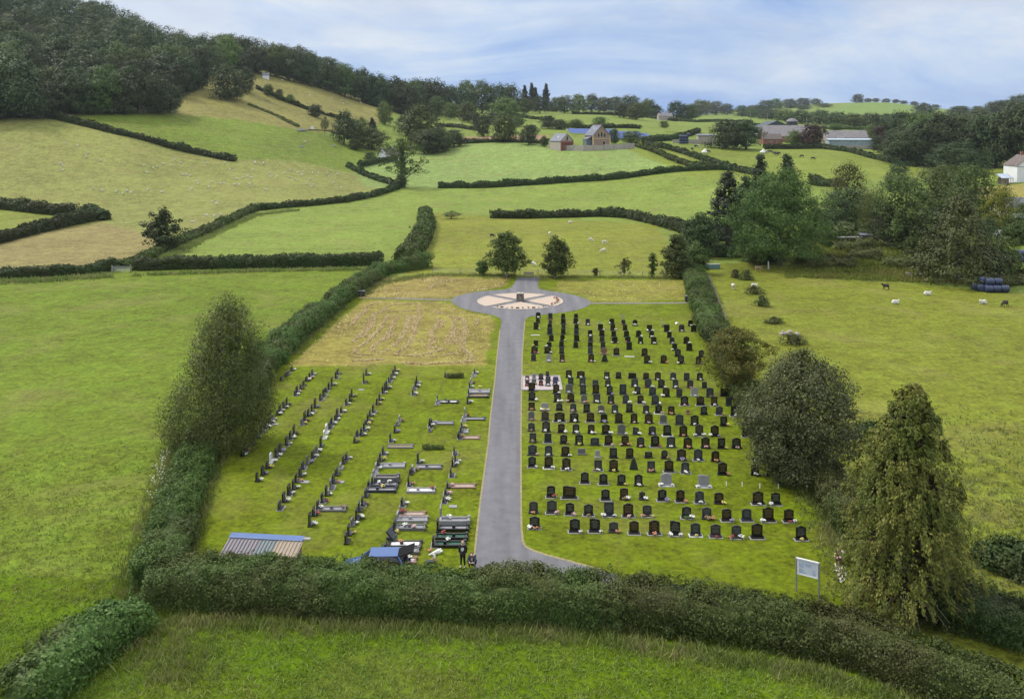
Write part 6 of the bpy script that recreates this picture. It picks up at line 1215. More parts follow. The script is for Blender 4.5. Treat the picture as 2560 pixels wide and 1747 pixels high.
MB().box((7.56,0,4.6), (.08,Wc*1.0,.28)).build('string_course', M_DRESS, e); MB().box((7.8,0,11.9), (.6,.7,1.0), top=.6).build('finial', M_BRICK, e); MB().box((-1,0,12.0), (.9,.8,1.1)).build('chimney', M_BRICK, rf)
for x, k in ((4.5,.35),(1.5,.45),(-1.5,.3),(-4.5,.6)):
    y = -Wc*.53*k; z = 11.6-(11.6-6.4)*k+.2; MB().box((x,y,z), (.8,.9,.1), rx=math.atan2(5.2, Wc*.53)).build('skylight', M_SKYL, rf)
b = MB(); b.box((1.5,-Wc*.53-1.4,2.0), (7,2.8,5)); b.build('lean_to', M_PORCH, e); MB().box((1.5,-Wc*.53-1.5,4.9), (7.6,3.4,.16), rx=.42).build('lean_to_roof', M_SLATE, e)
for y in (-7.5,): win(e, (-4.5,-Wc*.53,1.5), 1.2, 2.8, 'y', arch=True, surround=M_DRESS)
pb = atZ(1405, 470)
e, rf = house('brick_barn', Vector((pb.x, 476, pb.z+.4)), math.radians(-62), 11, 7.6, 4.6, 8.2, M_BLOCK, M_SLATE, 'small slate-roofed brick outbuilding left of the chapel')
MB().box((5.6,0,1.4), (.25,7.5,6.4)).build('brick_end', M_BRICK, e); win(e, (5.75,0,4.6), 1.2, 2.6, 'x', arch=True, sg=1, surround=M_DRESS); b = MB(); [b.box((6.3,y,1.2), (.25,.25,4.4)) for y in (-3,-1,1,3)]; b.box((6.3,0,3.5), (.3,7,.5)); b.build('timber_porch', M_REDPAINT, e)
MB().box((0,-1.9,6.6), (.8,.8,.1), rx=.76).build('skylight', M_SKYL, rf)
# yard wall
wl = [(1374,372),(1407,376),(1460,378),(1510,376),(1560,373),(1586,371)]; P = [at(*q) for q in wl]
e = empty('yard_wall', P[2], 0, 'pale concrete wall with posts round the chapel yard', 'wall'); b = MB(); c_ = MB()
for a, d in zip(P, P[1:]):
    v = d-a; m_ = (a+d)/2-P[2]; b.box((m_.x, m_.y, m_.z+.7), (v.length-.05, .25, 4.0), math.atan2(v.y, v.x))
    for t in (0, .5): q = a.lerp(d, t)-P[2]; c_.box((q.x, q.y-.1, q.z+.9), (.4,.4,4.2))
b.build('wall', M_BLOCK, e); c_.build('pier', M_CONC, e)
# solar panels: long tilted rows
for i, (xa, xb, Z, lab) in enumerate([(1421,1540,585,'back left row of blue solar panels'),(1426,1600,572,'second row of blue solar panels behind the chapel'),(1505,1618,560,'third row of blue solar panels right of the chapel'),(1510,1625,548,'fourth row of blue solar panels right of the chapel'),(1515,1632,537,'front row of blue solar panels right of the chapel')]):
    a, d = atZ(xa, Z), atZ(xb, Z); m_ = (a+d)/2; L = (d-a).length; e = empty('solar_array', m_, math.atan2(d.y-a.y, d.x-a.x), lab, 'solar panels', 'solar panel rows')
    b = MB(); n = int(L/4)
    for k in range(n): b.box((-L/2+(k+.5)*L/n, 0, 1.7+((a.z+(d.z-a.z)*(k+.5)/n)-m_.z)), (L/n-.06, 3.8, .08), rx=.5)
    b.build('panels', M_PANEL, e); b = MB()
    for k in range(0, n+1, 2): b.box((-L/2+k*L/n, .6, .7), (.12,.12,1.8))
    b.build('legs', M_ALU, e)
# far cottage, ridge cottages
e, rf = house('cottage', atZ(972, 470)+Vector((0,0,0)), math.radians(55), 9, 6, 3.0, 6.2, M_RENDER, M_TILE, 'brown-roofed cottage half hidden left of the biggest spreading tree'); MB().box((2,0,6.4), (.8,.8,1.4)).build('chimney', M_RENDER, rf)
e, rf = house('cottage', atZ(664, 655)+Vector((0,0,.3)), .4, 4.5, 3.5, 2.2, 3.6, M_RENDER, M_SLATE, 'tiny white cottage at the edge of the ridge wood')
e, rf = house('farmhouse', atZ(1662, 905)+Vector((0,0,1)), .1, 14, 7, 3.2, 6, M_BLOCK, M_GREYROOF, 'grey far farmhouse among the skyline trees')
# farm
FA = 'farm buildings'
e, rf = house('green_barn', atZ(1930, 640), math.radians(90), 26, 24, 6.5, 11.5, M_GREENCLAD, M_GREENCLAD, 'dark green barn gable with a pale roof slope at its left', group=FA)
for dx in (-4, 2): win(e, (-13,dx,6.5), 2.2, 1.8, 'x', sg=-1)
e, rf = house('shed', atZ(1908, 622), math.radians(82), 16, 9, 5, 8, M_GREYROOF, M_GREYROOF, 'pale lean roofed shed left of the green barn', group=FA)
e = empty('silo', atZ(1980, 650), 0, 'round dark silo with a pale top beside the green barn', 'silo'); MB().lathe([(3.9,-1),(3.9,11)], n=20).build('tank', M_GREENCLAD, e); MB().lathe([(4.1,11),(4.1,11.6),(2.6,13),(.3,13.6)], n=20).build('cap', M_GREYROOF, e)
e, rf = house('long_barn', atZ(1966, 598), math.radians(-8), 30, 17, 3.6, 10.5, M_BRICK, M_GREYROOF, 'long barn with a broad grey roof and red brick gable', group=FA)
win(e, (15,0,4.5), 2.2, 3, 'x', sg=1, frame=M_REDPAINT)
e, rf = house('brick_outhouse', atZ(1927, 566), math.radians(4), 12, 7, 3.2, 6.2, M_BRICK, M_TILE, 'small brick outhouse with brown tiles before the long barn', group=FA); win(e, (-1,-3.5,1.2), 1.2, 1.1); win(e, (3,-3.5,1.2), 1.2, 1.1)
e, rf = house('stone_barn', atZ(2112, 592), math.radians(-6), 26, 12, 4, 8.5, M_BLOCK, M_GREYROOF, 'grey stone barn with weathered roof behind the blue shed', group=FA); MB().box((-4,-6.05,3.2), (4,.1,2.4)).build('pale_door', M_WFRAME, e)
e = empty('blue_shed', atZ(2127, 556), math.radians(-9), 'pale blue clad shed with a bright low roof', 'shed', FA); MB().box((0,0,2.2), (27,11,5.4)).build('wall', M_BLUECLAD, e); MB().box((0,0,5.1), (28,12,.35), rx=.06).build('roof', M_TINROOF, e); MB().box((0,-5.6,.6), (27,.12,1.6)).build('base_wall', M_BLOCK, e)
e = empty('farm_shed', atZ(2228, 580), 0, 'far small grey shed behind the copper beech', 'shed', FA); MB().box((0,0,2), (14,8,4)).build('wall', M_BLOCK, e); MB().box((0,0,4.2), (15,9,.3), rx=.1).build('roof', M_TINROOF, e)
e = empty('yard_wall', atZ(1735, 520), 0, 'low pale wall of the bale yard', 'wall'); MB().box((0,0,1.0), (24,.4,3.0)).build('wall', M_BLOCK, e)
e = empty('yard_shed', atZ(1765, 545), 0, 'low grey shed roof beside the bale yard', 'shed'); MB().box((0,0,2), (10,6,4)).build('wall', M_BLOCK, e); MB().box((0,0,4.1), (11,7,.25), rx=.12).build('roof', M_SLATE, e)
# right-hand houses
ph = atZ(2580, 330); e, rf = house('white_house', Vector((ph.x+.5, 336, ph.z)), math.radians(-97), 12, 9.6, 5.6, 9.2, M_RENDER, M_TILE, 'white gabled house at the right edge with a small brown window')
e2 = e; win(e, (6.0,-1.2,3.6), 1.0, 1.4, 'x', sg=1, frame=M_REDPAINT); MB().box((6.05,0,5.2), (.1,9.6,.14)).build('band', M_GREYROOF, e); MB().box((-2,0,9.6), (.9,.9,1.8)).build('chimney', M_BRICK, rf)
pl_ = atZ(2525, 328); e = empty('garden_room', Vector((pl_.x, 331, pl_.z)), .05, 'blue-roofed timber porch left of the white house', 'porch'); MB().box((0,.5,2.9), (4.4,4,.18), rx=.35).build('roof', M_TINROOF, e); b = MB(); [b.box((x,-1.3,1.1), (.18,.18,2.4)) for x in (-2,-1.2,-.4,.4,1.2,2)]; b.box((0,1.5,1.2), (4,.2,2.4)); b.build('timber_frame', M_WOOD, e)
pg = atZ(2560, 250); e, rf = house('bungalow', Vector((pg.x+1.2, 256, pg.z)), .06, 10, 9, 2.4, 5.4, M_RENDER, M_SLATE, 'slate-roofed bungalow at the right edge behind the yellow tree'); 
pk = atZ(2556, 238); e = empty('conservatory', Vector((pk.x, 240, pk.z)), 0, 'white framed conservatory before the bungalow', 'conservatory'); MB().box((0,0,1), (4,3,2)).build('glazing', M_PORCH, e); b = MB(); [b.box((x,-1.52,1), (.14,.1,2)) for x in (-1.95,-1,0,1,1.95)]; b.box((0,-1.52,2), (4.1,.12,.14)); b.box((-1.2,-.8,2.5), (2.6,.1,.14), ry=-.4); b.build('frame', M_WFRAME, e); MB().box((0,0,2.5), (4.3,3.2,.1), rx=.3).build('roof', M_SKYL, e)
# shed by the hedge
M_R1, M_R2, M_R3 = simple('mauve_roof_sheet', (.21,.18,.195,1), .55, .08, 2), simple('grey_green_roof_sheet', (.16,.20,.195,1), .55, .08, 2), simple('buff_roof_sheet', (.29,.23,.17,1), .55, .1, 2); M_RIDGE = simple('blue_ridge_flashing', (.085,.15,.33,1), .45, .1, 2); M_RIB = simple('dark_roof_ribs', (.10,.11,.15,1), .5, .2, 3)
Zs = 58.6; a = Vector(((577-XC)*Zs/F, Zs, 0)); d = Vector(((762-XC)*(Zs-.55)/F, Zs-.55, 0)); L = (d-a).length
e = empty('garden_shed', (a+d)/2, math.atan2(d.y-a.y, d.x-a.x), 'wooden shed with mauve, grey-green and buff metal roof sheets', 'shed')
zr = H-(1337-YH)*Zs/F; fall = .62; dep = 2.15
b = MB(); b.box((0,-.95,zr*.5-.25), (L-.35,1.75,zr-.35)); b.build('wall', M_DKWOOD, e)
for x0, x1, m_, nm in ((0,.43,M_R1,'mauve_roof_sheet'),(.43,.66,M_R2,'green_roof_sheet'),(.66,1.0,M_R3,'buff_roof_sheet')):
    b = MB(); c = (-L/2+L*(x0+x1)/2, -dep/2, zr-fall/2); b.box(c, (L*(x1-x0)-.01, math.hypot(dep, fall), .04), rx=math.atan2(fall, dep)); rp = b.build(nm, m_, e)
    b = MB(); n = int(round((x1-x0)*20))
    for k in range(n): b.box((-L/2+L*x0+(k+.5)*L*(x1-x0)/n, -dep/2, zr-fall/2+.045), (.045, math.hypot(dep, fall), .05), rx=math.atan2(fall, dep))
    b.build('ribs', M_RIB if m_ is not M_R3 else simple('buff_ribs', (.34,.28,.21,1), .5), rp)
b = MB(); b.box((-.03,.02,zr+.06), (L-.05,.34,.04), rx=.12); b.box((-.03,-.2,zr+.02), (L-.05,.2,.03), rx=.35); b.build('ridge_flashing', M_RIDGE, e)
MB().box((L/2+.12,-.02,zr+.03), (.5,.3,.07)).build('eave_board', M_CONC, e)
b = MB(); [b.box((L/2-.16,-.3-.24*k,zr*.5-.3), (.03,.2,zr-.5-.07*k)) for k in range(7)]; b.build('side_boards', M_WOOD, e); b = MB(); b.tube([(L/2-.1,-1.6,.2),(L/2-.08,-.3,zr-.7)], .04, 5); b.tube([(L/2-.1,-1.2,.1),(L/2-.05,-.1,zr-1.0)], .035, 5); b.build('leaning_poles', M_WOOD, e)
# notice board
pa = at(1993, 1483); pb_ = at(2048, 1496); pa = Vector(((1991-XC)*54.6/F, 54.6, 0)); pb_ = Vector(((2048-XC)*53.9/F, 53.9, 0))
v = pb_-pa; L = v.length; e = empty('notice_board', (pa+pb_)/2, math.atan2(v.y, v.x), 'pale blue-white notice board on two grey posts near the golden conifer', 'sign')
M_POST = simple('grey_metal_post', (.30,.30,.35,1), .45, .1, 4, metal=.3); M_BOARD = simple('board_face', (.62,.68,.80,1), .35, .05, 1.5); M_INK = simple('pale_blue_print', (.38,.48,.66,1), .5, .1, 8)
for sx in (-1, 1): MB().box((sx*L/2,0,1.03), (.09,.09,2.06)).build('post', M_POST, e, bevel=.006)
MB().box((0,.0,1.56), (L-.1,.05,.86)).build('board', M_BOARD, e)
b = MB(); b.box((0,-.02,2.02), (L+.02,.11,.07)); b.box((0,-.02,1.11), (L-.09,.07,.05)); b.box((-L/2+.11,-.02,1.56), (.1,.06,.84)); b.box((L/2-.09,-.02,1.56), (.06,.06,.84)); b.build('frame', M_WFRAME, e)
b = MB(); r = random.Random(2)
for (x, z, w_, h_, n) in ((-.36,1.75,.3,.03,4),(-.36,1.42,.34,.03,3),(-.3,1.25,.42,.05,1),(.05,1.8,.42,.03,3),(.36,1.5,.22,.02,5),(.4,1.27,.08,.12,1)):
    for k in range(n): b.box((x+r.uniform(-.02,.02), -.029, z-.062*k), (w_*r.uniform(.75,1), .006, h_))
b.build('print', M_INK, e)
# pot and pale gravel by the conifer
p = at(2098, 1410); e = empty('flower_pot', p, 0, 'brown pot of pink flowers at the end of the pale gravel strip', 'pot'); MB().lathe([(.2,0),(.28,.38),(.3,.42)], n=12).build('pot', M_DKWOOD, e); b = MB()
for i in range(16): b.ball((R2.uniform(-.28,.3), R2.uniform(-.2,.2), .45+R2.uniform(0,.35)), R2.uniform(.05,.09))
b.build('plant', PET['P'], e); b = MB(); 
for i in range(14): a_ = R2.uniform(0,6.28); b.tube([(0,0,.4),(math.cos(a_)*.45,math.sin(a_)*.3,R2.uniform(.5,1.0))], [.03,.01], 4)
b.build('leaves', PET['G'], e)
sheet('gravel_strip', [(2086,1408),(2105,1408),(2118,1428),(2112,1450),(2101,1457),(2094,1436),(2088,1424)], simple('pale_gravel', (.55,.50,.45,1), .95, .35, 12, bmp=.5), .02)
# field gate, fences, poles
M_GALV = simple('galvanised_steel', (.42,.44,.47,1), .4, .15, 3, metal=.5)
p = at(281, 682); q = at(325, 682); v = q-p; L = v.length; e = empty('field_gate', (p+q)/2, math.atan2(v.y, v.x), 'grey metal field gate between the two dark hedges', 'gate'); b = MB(); [b.tube([(-L/2,0,.3+.22*k),(L/2,0,.3+.22*k)], .035, 6) for k in range(5)]; [b.box((x,0,.75), (.06,.05,1.0)) for x in (-L/2,0,L/2)]; b.build('bars', M_GALV, e)
for sx in (-1,1): MB().box((sx*(L/2+.12),0,.7), (.16,.16,1.5)).build('gatepost', M_WOOD, e)
p = at(2210, 372)
def fence(name, path, gap, label, h=1.15, wires=3, group='post and wire fences'):
    P = [at(*q) for q in path]; e = empty(name, P[0], 0, label, 'fence', group); o = P[0]; w_ = MB(); pts = []
    for a, d in zip(P, P[1:]):
        n = max(1, int((d-a).length/gap)); pts += [a.lerp(d, k/n) for k in range(n)]
    pts.append(P[-1]); me = MB().box((0,0,h*.5), (.11,.11,h)).mesh('post', M_WOOD)
    for q in pts: link('post', me, e, q-o)
    for k in range(wires): w_.tube([q-o+Vector((0,-.06,h*(.45+.25*k))) for q in pts], .012, 4)
    w_.build('wire', M_GALV, e)
fence('wire_fence', [(1772,700),(1790,745),(1808,795),(1822,838)], 2.2, 'post and wire fence beside the leafy right-hand hedge')
fence('wire_fence', [(1082,686),(1150,688),(1210,687),(1300,686),(1345,687),(1420,692),(1500,692),(1660,694)], 3.0, 'post and wire fence between the bench and the sheep paddock')
fence('wire_fence', [(2400,415),(2450,417),(2500,419),(2550,422)], 3.0, 'post fence under the dark right-hand wood')
for i, (x, y, hp) in enumerate([(1817,301,14),(1876,303,19),(1919,304,13),(1971,305,12),(2017,318,16),(1365,292,9),(1320,272,13)]):
    p = at(x, y); m_ = MB(); hh = hp/ppm(p.y)*1.0+3; m_.tube([(0,0,-.5),(0,0,hh)], [.22,.15], 6); m_.box((0,0,hh-.5), (1.8,.15,.15)); tag(m_.build('telegraph_pole', M_CONC, None, p), f'pale telegraph pole, {ORD[i]} counted left of the farm along the skyline' if i < 5 else ['pale pole in the far field under the firs','tall pale pole among the ridge trees'][i-5], 'pole', 'telegraph poles')
# bales
M_WRAP = simple('dark_blue_wrap', (.035,.05,.105,1), .28, .25, 3); 
def bale_mesh():
    b = MB(); prof = [(0.0,-.62),(.5,-.62),(.6,-.57),(.63,-.45),(.61,-.15),(.64,.1),(.62,.45),(.58,.58),(.48,.62),(0.0,.62)]
    n = 16; rings = [[b.b.verts.new((z, r*math.cos(2*math.pi*k/n)*(1+.015*math.sin(3*k+z*9)), r*math.sin(2*math.pi*k/n)*(.97+.03*math.cos(2*k+z*7)))) for k in range(n)] for r, z in prof[1:-1]]
    for r0, r1 in zip(rings, rings[1:]):
        for k in range(n): b.b.faces.new((r0[k], r0[(k+1) % n], r1[(k+1) % n], r1[k]))
    b.b.faces.new(rings[0]); b.b.faces.new(rings[-1][::-1]); return b.mesh('wrapped_bale', M_WRAP, True)
BALE = bale_mesh(); BS = 1.0
def bale(p, lab, grp, rz=0, s=1.0): o = link('wrapped_bale', BALE, None, p); o.rotation_euler.z = rz; o.scale = (s, s, s); tag(o, lab, 'bale', grp)
b0 = at(2472, 733); u = 1.28
for dx, dy, k, lab in [(0.35,0,0,'dark wrapped bale, leftmost of three along the near side of the stack'),(1.66,0,0,'dark wrapped bale, middle of three along the near side of the stack'),(2.98,-.02,0,'dark wrapped bale, rightmost of three along the near side of the stack'),(-.5,.9,0,'end-on dark bale low at the left of the stack'),(-.9,2.0,0,'end-on dark bale behind at the far left of the stack'),(.85,.62,1,'upper dark bale at the left front of the stack'),(2.2,.62,1,'upper dark bale at the right front of the stack'),(.45,1.9,1,'upper dark bale farthest back on the stack'),(1.0,1.35,0,'hidden lower bale under the upper row, left'),(2.3,1.35,0,'lower bale under the upper row, right')]:
    bale(b0+Vector((dx, dy+.7, .64+k*1.08)), lab, 'wrapped bales in the right field', 1.35 if 'end-on' in lab else R2.uniform(-.06,.06))
b1 = at(2548, 655); 
for i, (dx, dy, k) in enumerate([(0,0,0),(1.35,0,0),(-.4,0,1),(.8,.2,1),(-2.6,-.5,0),(-4.4,.6,0),(2.6,.3,0),(2.0,.2,1)]): bale(b1+Vector((dx, dy, .64+k*1.1)), ['bale','bale right of the gap','raised bale','raised bale at the frame edge','bale half behind the leafy bush','bale seen left of the leafy bush','bale at the frame edge','upper bale at the frame edge'][i]+' of the upper dark bale heap', 'wrapped bales above the field', R2.uniform(-.1,.1), 1.15)
b2 = atZ(1702, 512)
for i in range(9): c, r_ = i % 3, i//3; bale(b2+Vector((c*1.7, 0, 1.0+r_*1.6)), f"far dark bale, {ORD[c]} along {['bottom','middle','top'][r_]} course of the stack near the barns", 'far bale stack', 0, 1.35)
bale(b2+Vector((4.2,0,5.4)), 'single dark bale on top at the right of the far stack', 'far bale stack', 0, 1.35)
# timber rack and odds in the scrub
p = at(2130, 613); e = empty('timber_rack', p+Vector((0,0,.2)), .06, 'open timber rack with pale boards on top above the mound', 'rack'); b = MB(); [b.box((x,y,.7), (.1,.1,1.5)) for x in (-2.6,-1.6,-.7,.3,1.3) for y in (-.6,.6)]; b.build('posts', M_WOOD, e); b = MB(); [b.box((-.6+R2.uniform(-.2,.2),-.7+.24*k,1.5+.03*(k % 2)), (5.2,.2,.06)) for k in range(7)]; b.build('boards', M_CONC, e); MB().box((3.0,.2,.9), (2.4,1.3,1.6)).build('stacked_crates', M_DKWOOD, e); MB().box((3.0,.2,2.0), (2.6,1.6,.12), rx=.15).build('tarpaulin', M_RIB, e)
p = at(1895, 678); b = MB(); b.box((0,0,.75), (1.1,.35,.4)); [b.box((x,y,.3), (.09,.09,.7)) for x in (-.45,.4) for y in (-.12,.12)]; b.tube([(.5,0,.85),(1.1,0,1.05)], [.1,.04], 5); b.tube([(.5,0,.7),(1.3,-.1,.0)], [.09,.05], 5); tag(b.build('log_horse', simple('sawn_wood', (.36,.25,.17,1), .85, .2, 5), None, p), 'brown sawn log trestle in front of the shaded trees', 'trestle')
p = at(1780, 672); e = empty('water_trough', p, .05, 'blue-green tank beside the far corner of the right field', 'trough'); MB().box((0,0,.45), (3.0,.9,.8)).build('tank', simple('teal_paint', (.10,.20,.19,1), .6, .2, 3), e); MB().box((0,0,.9), (3.1,1.0,.08)).build('rim', M_GALV, e)
p = at(1921, 672); o = MB().box((0,0,.7), (.2,.2,1.5)).build('white_post', M_WHITEP, None, p); tag(o, 'short white post under the big ash', 'post')
for (x, y, lab) in [(2050,668,'pale rubble heap at the foot of the mound'),(2285,690,'pale rubble heap lower on the mound'),(1975,838,'pale stones in the wide dry rush clump')]:
    p = at(x, y); b = MB(); [b.ball((R2.uniform(-1.2,1.2), R2.uniform(-.4,.4), R2.uniform(.05,.5)), R2.uniform(.15,.4), 1, (1,.8,.7)) for i in range(14)]; tag(b.build('rubble', M_BLOCK, None, p), lab, 'rubble', 'rubble heaps')
p = at(2500, 600)+Vector((0,0,1.2)); tag(MB().box((0,0,.3), (2.4,1.6,1.2), rx=.4, top=.7).build('white_sheeting', M_RENDER, None, p), 'white sheeting glimpsed above the upper dark bales', 'sheeting')
p = at(754, 327); e = empty('water_trough', p, 0, 'grey water trough on the track below the tan hillside', 'trough'); MB().box((0,0,.5), (4.0,1.2,.9)).build('tank', M_GALV, e); p = at(781, 324); tag(MB().box((0,0,.9), (1.8,1.4,1.7), top=.8).build('feed_bin', M_WHITEP, None, p), 'white feed bin on the hillside track', 'bin')
for x, y, lab in [(752,368,'long grey feed trough in the mid green field, left'),(833,366,'dark feed trough in the mid green field, right')]: tag(MB().box((0,0,.4), (2.6,.7,.6)).build('feed_trough', M_GALV, None, at(x, y)), lab, 'trough')
ribbon('track', [(740,328),(770,324),(815,326),(850,335)], 3.0, M_PATH, .05); ribbon('track', [(1660,330),(1720,332),(1770,336)], 6, M_PATH, .06)
# ------------------------------------------------------------------ flock, herd, people, car
SHR = random.Random(9)
def sheep(x, y, kind, label, group, rz=None, s=1.0):
    p = at(x, y); o = link('sheep', SHEEP[kind], None, p); o.rotation_euler.z = SHR.uniform(0, 6.28) if rz is None else rz; o.scale = (s, s, s); tag(o, label, 'sheep', group)
FLOCK = [(435,968),(520,982),(590,1032),(580,1060),(405,1102),(425,1120),(420,1150),(675,1082),(967,1117),(1030,1133),(1055,1125),(1100,1107),(1155,1115),(1175,1078),(1215,1097),(1393,1102),(1510,1097),(985,1165),(1225,1178),(1250,1178),(1280,1185),(1325,1225),(1330,1240),(1425,1228),(1400,1262),(1288,1277),(1480,1238),(1505,1237),(1545,1143),(1700,1147),(1632,1197),(1660,1190),(1690,1200),(1588,1205),(1607,1245),(1578,1245),(1675,1240),(1680,1258),(1785,1280),(1715,1100),(1770,1105),(1810,1168),(1860,1190),(1912,1168),(1948,1147),(1942,1193),(1985,1208),(2025,1180),(2040,1160),(2080,1205),(2100,1165),(2140,1170),(2110,1245),(2098,1258),(2200,1170),(2210,1190),(2265,1170),(2295,1260),(625,1270),(685,1285),(780,1292),(825,1307),(850,1288),(875,1300),(993,1280),(1085,1293),(1425,1362),(1465,1360),(1460,1372),(1593,1422),(1388,1455),(1440,1460),(1482,1448),(1295,1495),(1820,1190),(2000,1165),(2240,1230),(2060,1240)]
for x, y in FLOCK: sheep(x/2.688, y/2.688+1, SHR.choice(['down','down','lie','up']), 'small white sheep of the flock in the big pale field', 'flock in the big pale field', s=.9)
for x, y in [(370,405),(570,450),(945,652),(1240,683),(1370,717),(1400,760),(1440,750),(1635,747)]: sheep(600+x/5.405, 120+y/5.405, SHR.choice(['down','lie']), 'tiny white sheep on the tan hillside field under the ridge wood', 'sheep on the hillside', s=1.25)
for x, y in [(205,1562),(315,1573),(880,1285)]: sheep(600+x/5.405, 120+y/5.405, 'down', 'tiny white sheep in the mid green field', 'sheep in the mid green field', s=1.2)
for x, y in [(625,535),(810,555),(1040,555),(885,600),(915,590)]: sheep(980+x/5.405, 200+y/5.405, SHR.choice(['down','lie']), 'tiny white sheep in the far field left of the sycamore', 'sheep in the far left field', s=1.3)
for x, y in [(2030,655),(2065,632),(2115,655),(2165,657),(2250,660),(2310,675),(2365,690)]: sheep(980+x/5.405, 200+y/5.405, SHR.choice(['down','lie']), 'tiny white sheep resting above the chapel barn', 'sheep above the chapel', s=1.3)
GP = 'sheep in the paddock and right field'
for x, y, k, lab, rz in [(1374,590,'up','white sheep facing the camera above the right-hand bench tree',.3),(1476,605,'down','white sheep farther left of the two by the paddock centre',1.3),(1511,611,'down','white sheep grazing at the right of the paddock, upper of two',1.6),(1509,632,'down','white sheep grazing at the right of the paddock, lower of two',-1.4),(1334,666,'down','white sheep grazing just behind the bench',.6),(1230,594,'dkdown','dark sheep half hidden behind the big bench tree',1.5),(1425,558,'lie','pale sheep resting high in the paddock',1.5),
  (1833,724,'up','dark-faced sheep facing the camera in the right field',.0),(1885,718,'lie','white sheep resting behind a rush clump',1.6),(2215,724,'dkup','dark grey-backed sheep standing sideways in the right field',-1.57),(2318,738,'lie','white sheep curled up in the right field',1.4),(2238,760,'lie','white sheep lying sideways in the right field',1.57),(2459,760,'lie','white sheep lying left of the black one near the bales',-1.57),(2513,767,'dkdown','black sheep grazing below the dark bales',-1.2)]: sheep(x, y, k, lab, GP, rz, 1.05)
def cow(x, y, k, label, rz): p = at(x, y); o = link('cow', COW[k], None, p); o.rotation_euler.z = rz; tag(o, label, 'cow', 'cattle in the far field')
for x, y, k, lab, rz in [(1936,387,'down','left black cow of the close group of three',1.5),(1941,389,'down','middle black cow of the close group of three',1.2),(1947,387,'down','right black cow of the close group of three',-1.5),(2005,394,'down','lone black cow right of the close group',-1.4),(2032,400,'down','black cow farthest right in the field',1.4),(1911,383,'pied','black and white cow lying by the white heap',1.5),(1918,384,'pied','black and white cow right of the white heap',-1.3),(1925,383,'down','black cow between the white heap and the close group',1.5),
  (1730,376,'down','black cow farthest left near the lane',.3),(1738,369,'up','left black cow of the pair near the bale yard',.2),(1744,369,'pied','right pied cow of the pair near the bale yard',.4),(1773,367,'down','black cow under the left farm tree',1.5),(1770,383,'down','black cow beside the white feed heap',1.4)]: cow(x, y, k, lab, rz)
for x, y, lab in [(1761,384,'white feed heap in the cattle field below the farm trees'),(1907,384,'white feed heap in the cattle field near the pied cows')]:
    p = at(x, y); b = MB(); b.ball((0,0,.7), 1.3, 2, (1.2,1,.7)); b.ball((.3,0,1.7), .8, 2, (1,1,.8)); tag(b.build('feed_heap', M_WHITEP, None, p), lab, 'heap')
# people
p = at(1157, 1417); e = empty('person', p, -.12, 'person standing on the drive edge in black sweatshirt with white print, looking down', 'person')
link('body', BODY1, e); link('sweatshirt', TOP1, e); link('trousers', LEG1, e); link('hair', HAIRM1, e)
for s in (-1, 1): o = MB().box((0,0,0), (.10,.28,.09)).build('shoe', M_SHOE, e, (s*.135,-.06,.05), bevel=.03)
b = MB(); r = random.Random(5)
for i in range(13):
    a = i*2*math.pi/13; b.ball((.09*math.cos(a)*r.uniform(.3,1), -.168+.0*i, 1.17+.12*math.sin(a)*r.uniform(.3,1)), .042, 1, (1,.22,1))
b.ball((0,-.165,1.17), .085, 1, (1,.2,1.2)); b.build('chest_print', simple('white_print', (.62,.66,.72,1), .8, .25, 30), e)
for s in (-1, 1): MB().ball((s*.034,-.118,1.572), .012).build('eye', M_HIDE, e)
MB().box((0,-.112,1.487), (.045,.012,.01)).build('mouth', PET['R'], e)
p = at(1181, 1421); e = empty('person', p, -.15, 'person crouching in a navy jacket with dark hair, hands together', 'person')
link('body', BODY2, e); link('jacket', TOP2, e); link('trousers', LEG2, e); link('hair', HAIRM2, e); MB().box((0,-.19,.72), (.13,.05,.26), rx=-.5).build('grey_top', M_GTOP, e)
for s in (-1, 1): MB().box((0,0,0), (.10,.28,.09)).build('shoe', M_DSHOE, e, (s*.18,-.14,.05), bevel=.03); MB().ball((s*.034,-.362,.965), .012).build('eye', M_HIDE, e)
tag(MB().box((0,0,0), (.17,.09,.05), rx=.4).build('handheld_controller', M_GTOP, None, p+Vector((.07,-.53,.60)), bevel=.012), 'small grey handheld controller in the hands of the crouching person', 'controller')
# blue hatchback with its tailgate up
M_CAR = simple('blue_car_paint', (.055,.115,.29,1), .2, .04, 1, spec=.7); M_CGLASS = simple('car_glass', (.02,.025,.03,1), .06, .1, 2); M_TYRE = simple('tyre_rubber', (.02,.02,.02,1), .9, .2, 9); M_BLK = simple('black_trim', (.012,.012,.013,1), .85, .2, 8, spec=.1); M_LAMP = simple('red_lamp', (.4,.03,.03,1), .25, .1, 5)
p = Vector(((938-XC)*56.4/F, 56.4, 0)); e = empty('parked_car', p, .03, 'blue hatchback with its black tailgate raised, behind the front hedge', 'car')
def loft(secs, mat, name, parent, smooth=True):
    b = MB(); rings = [[b.b.verts.new(q) for q in s] for s in secs]; n = len(rings[0])
    for a, c in zip(rings, rings[1:]):
        for k in range(n): b.b.faces.new((a[k], a[(k+1) % n], c[(k+1) % n], c[k]))
    b.b.faces.new(rings[0][::-1]); b.b.faces.new(rings[-1]); return b.build(name, mat, parent, smooth=smooth, bevel=0)
def sec(x, w0, w1, z0, z1, zs): return [(x, -w0, z0), (x, w0, z0), (x, w0*1.03, zs), (x, w1, z1), (x, w1*.6, z1+.015), (x, -w1*.6, z1+.015), (x, -w1, z1), (x, -w0*1.03, zs)]
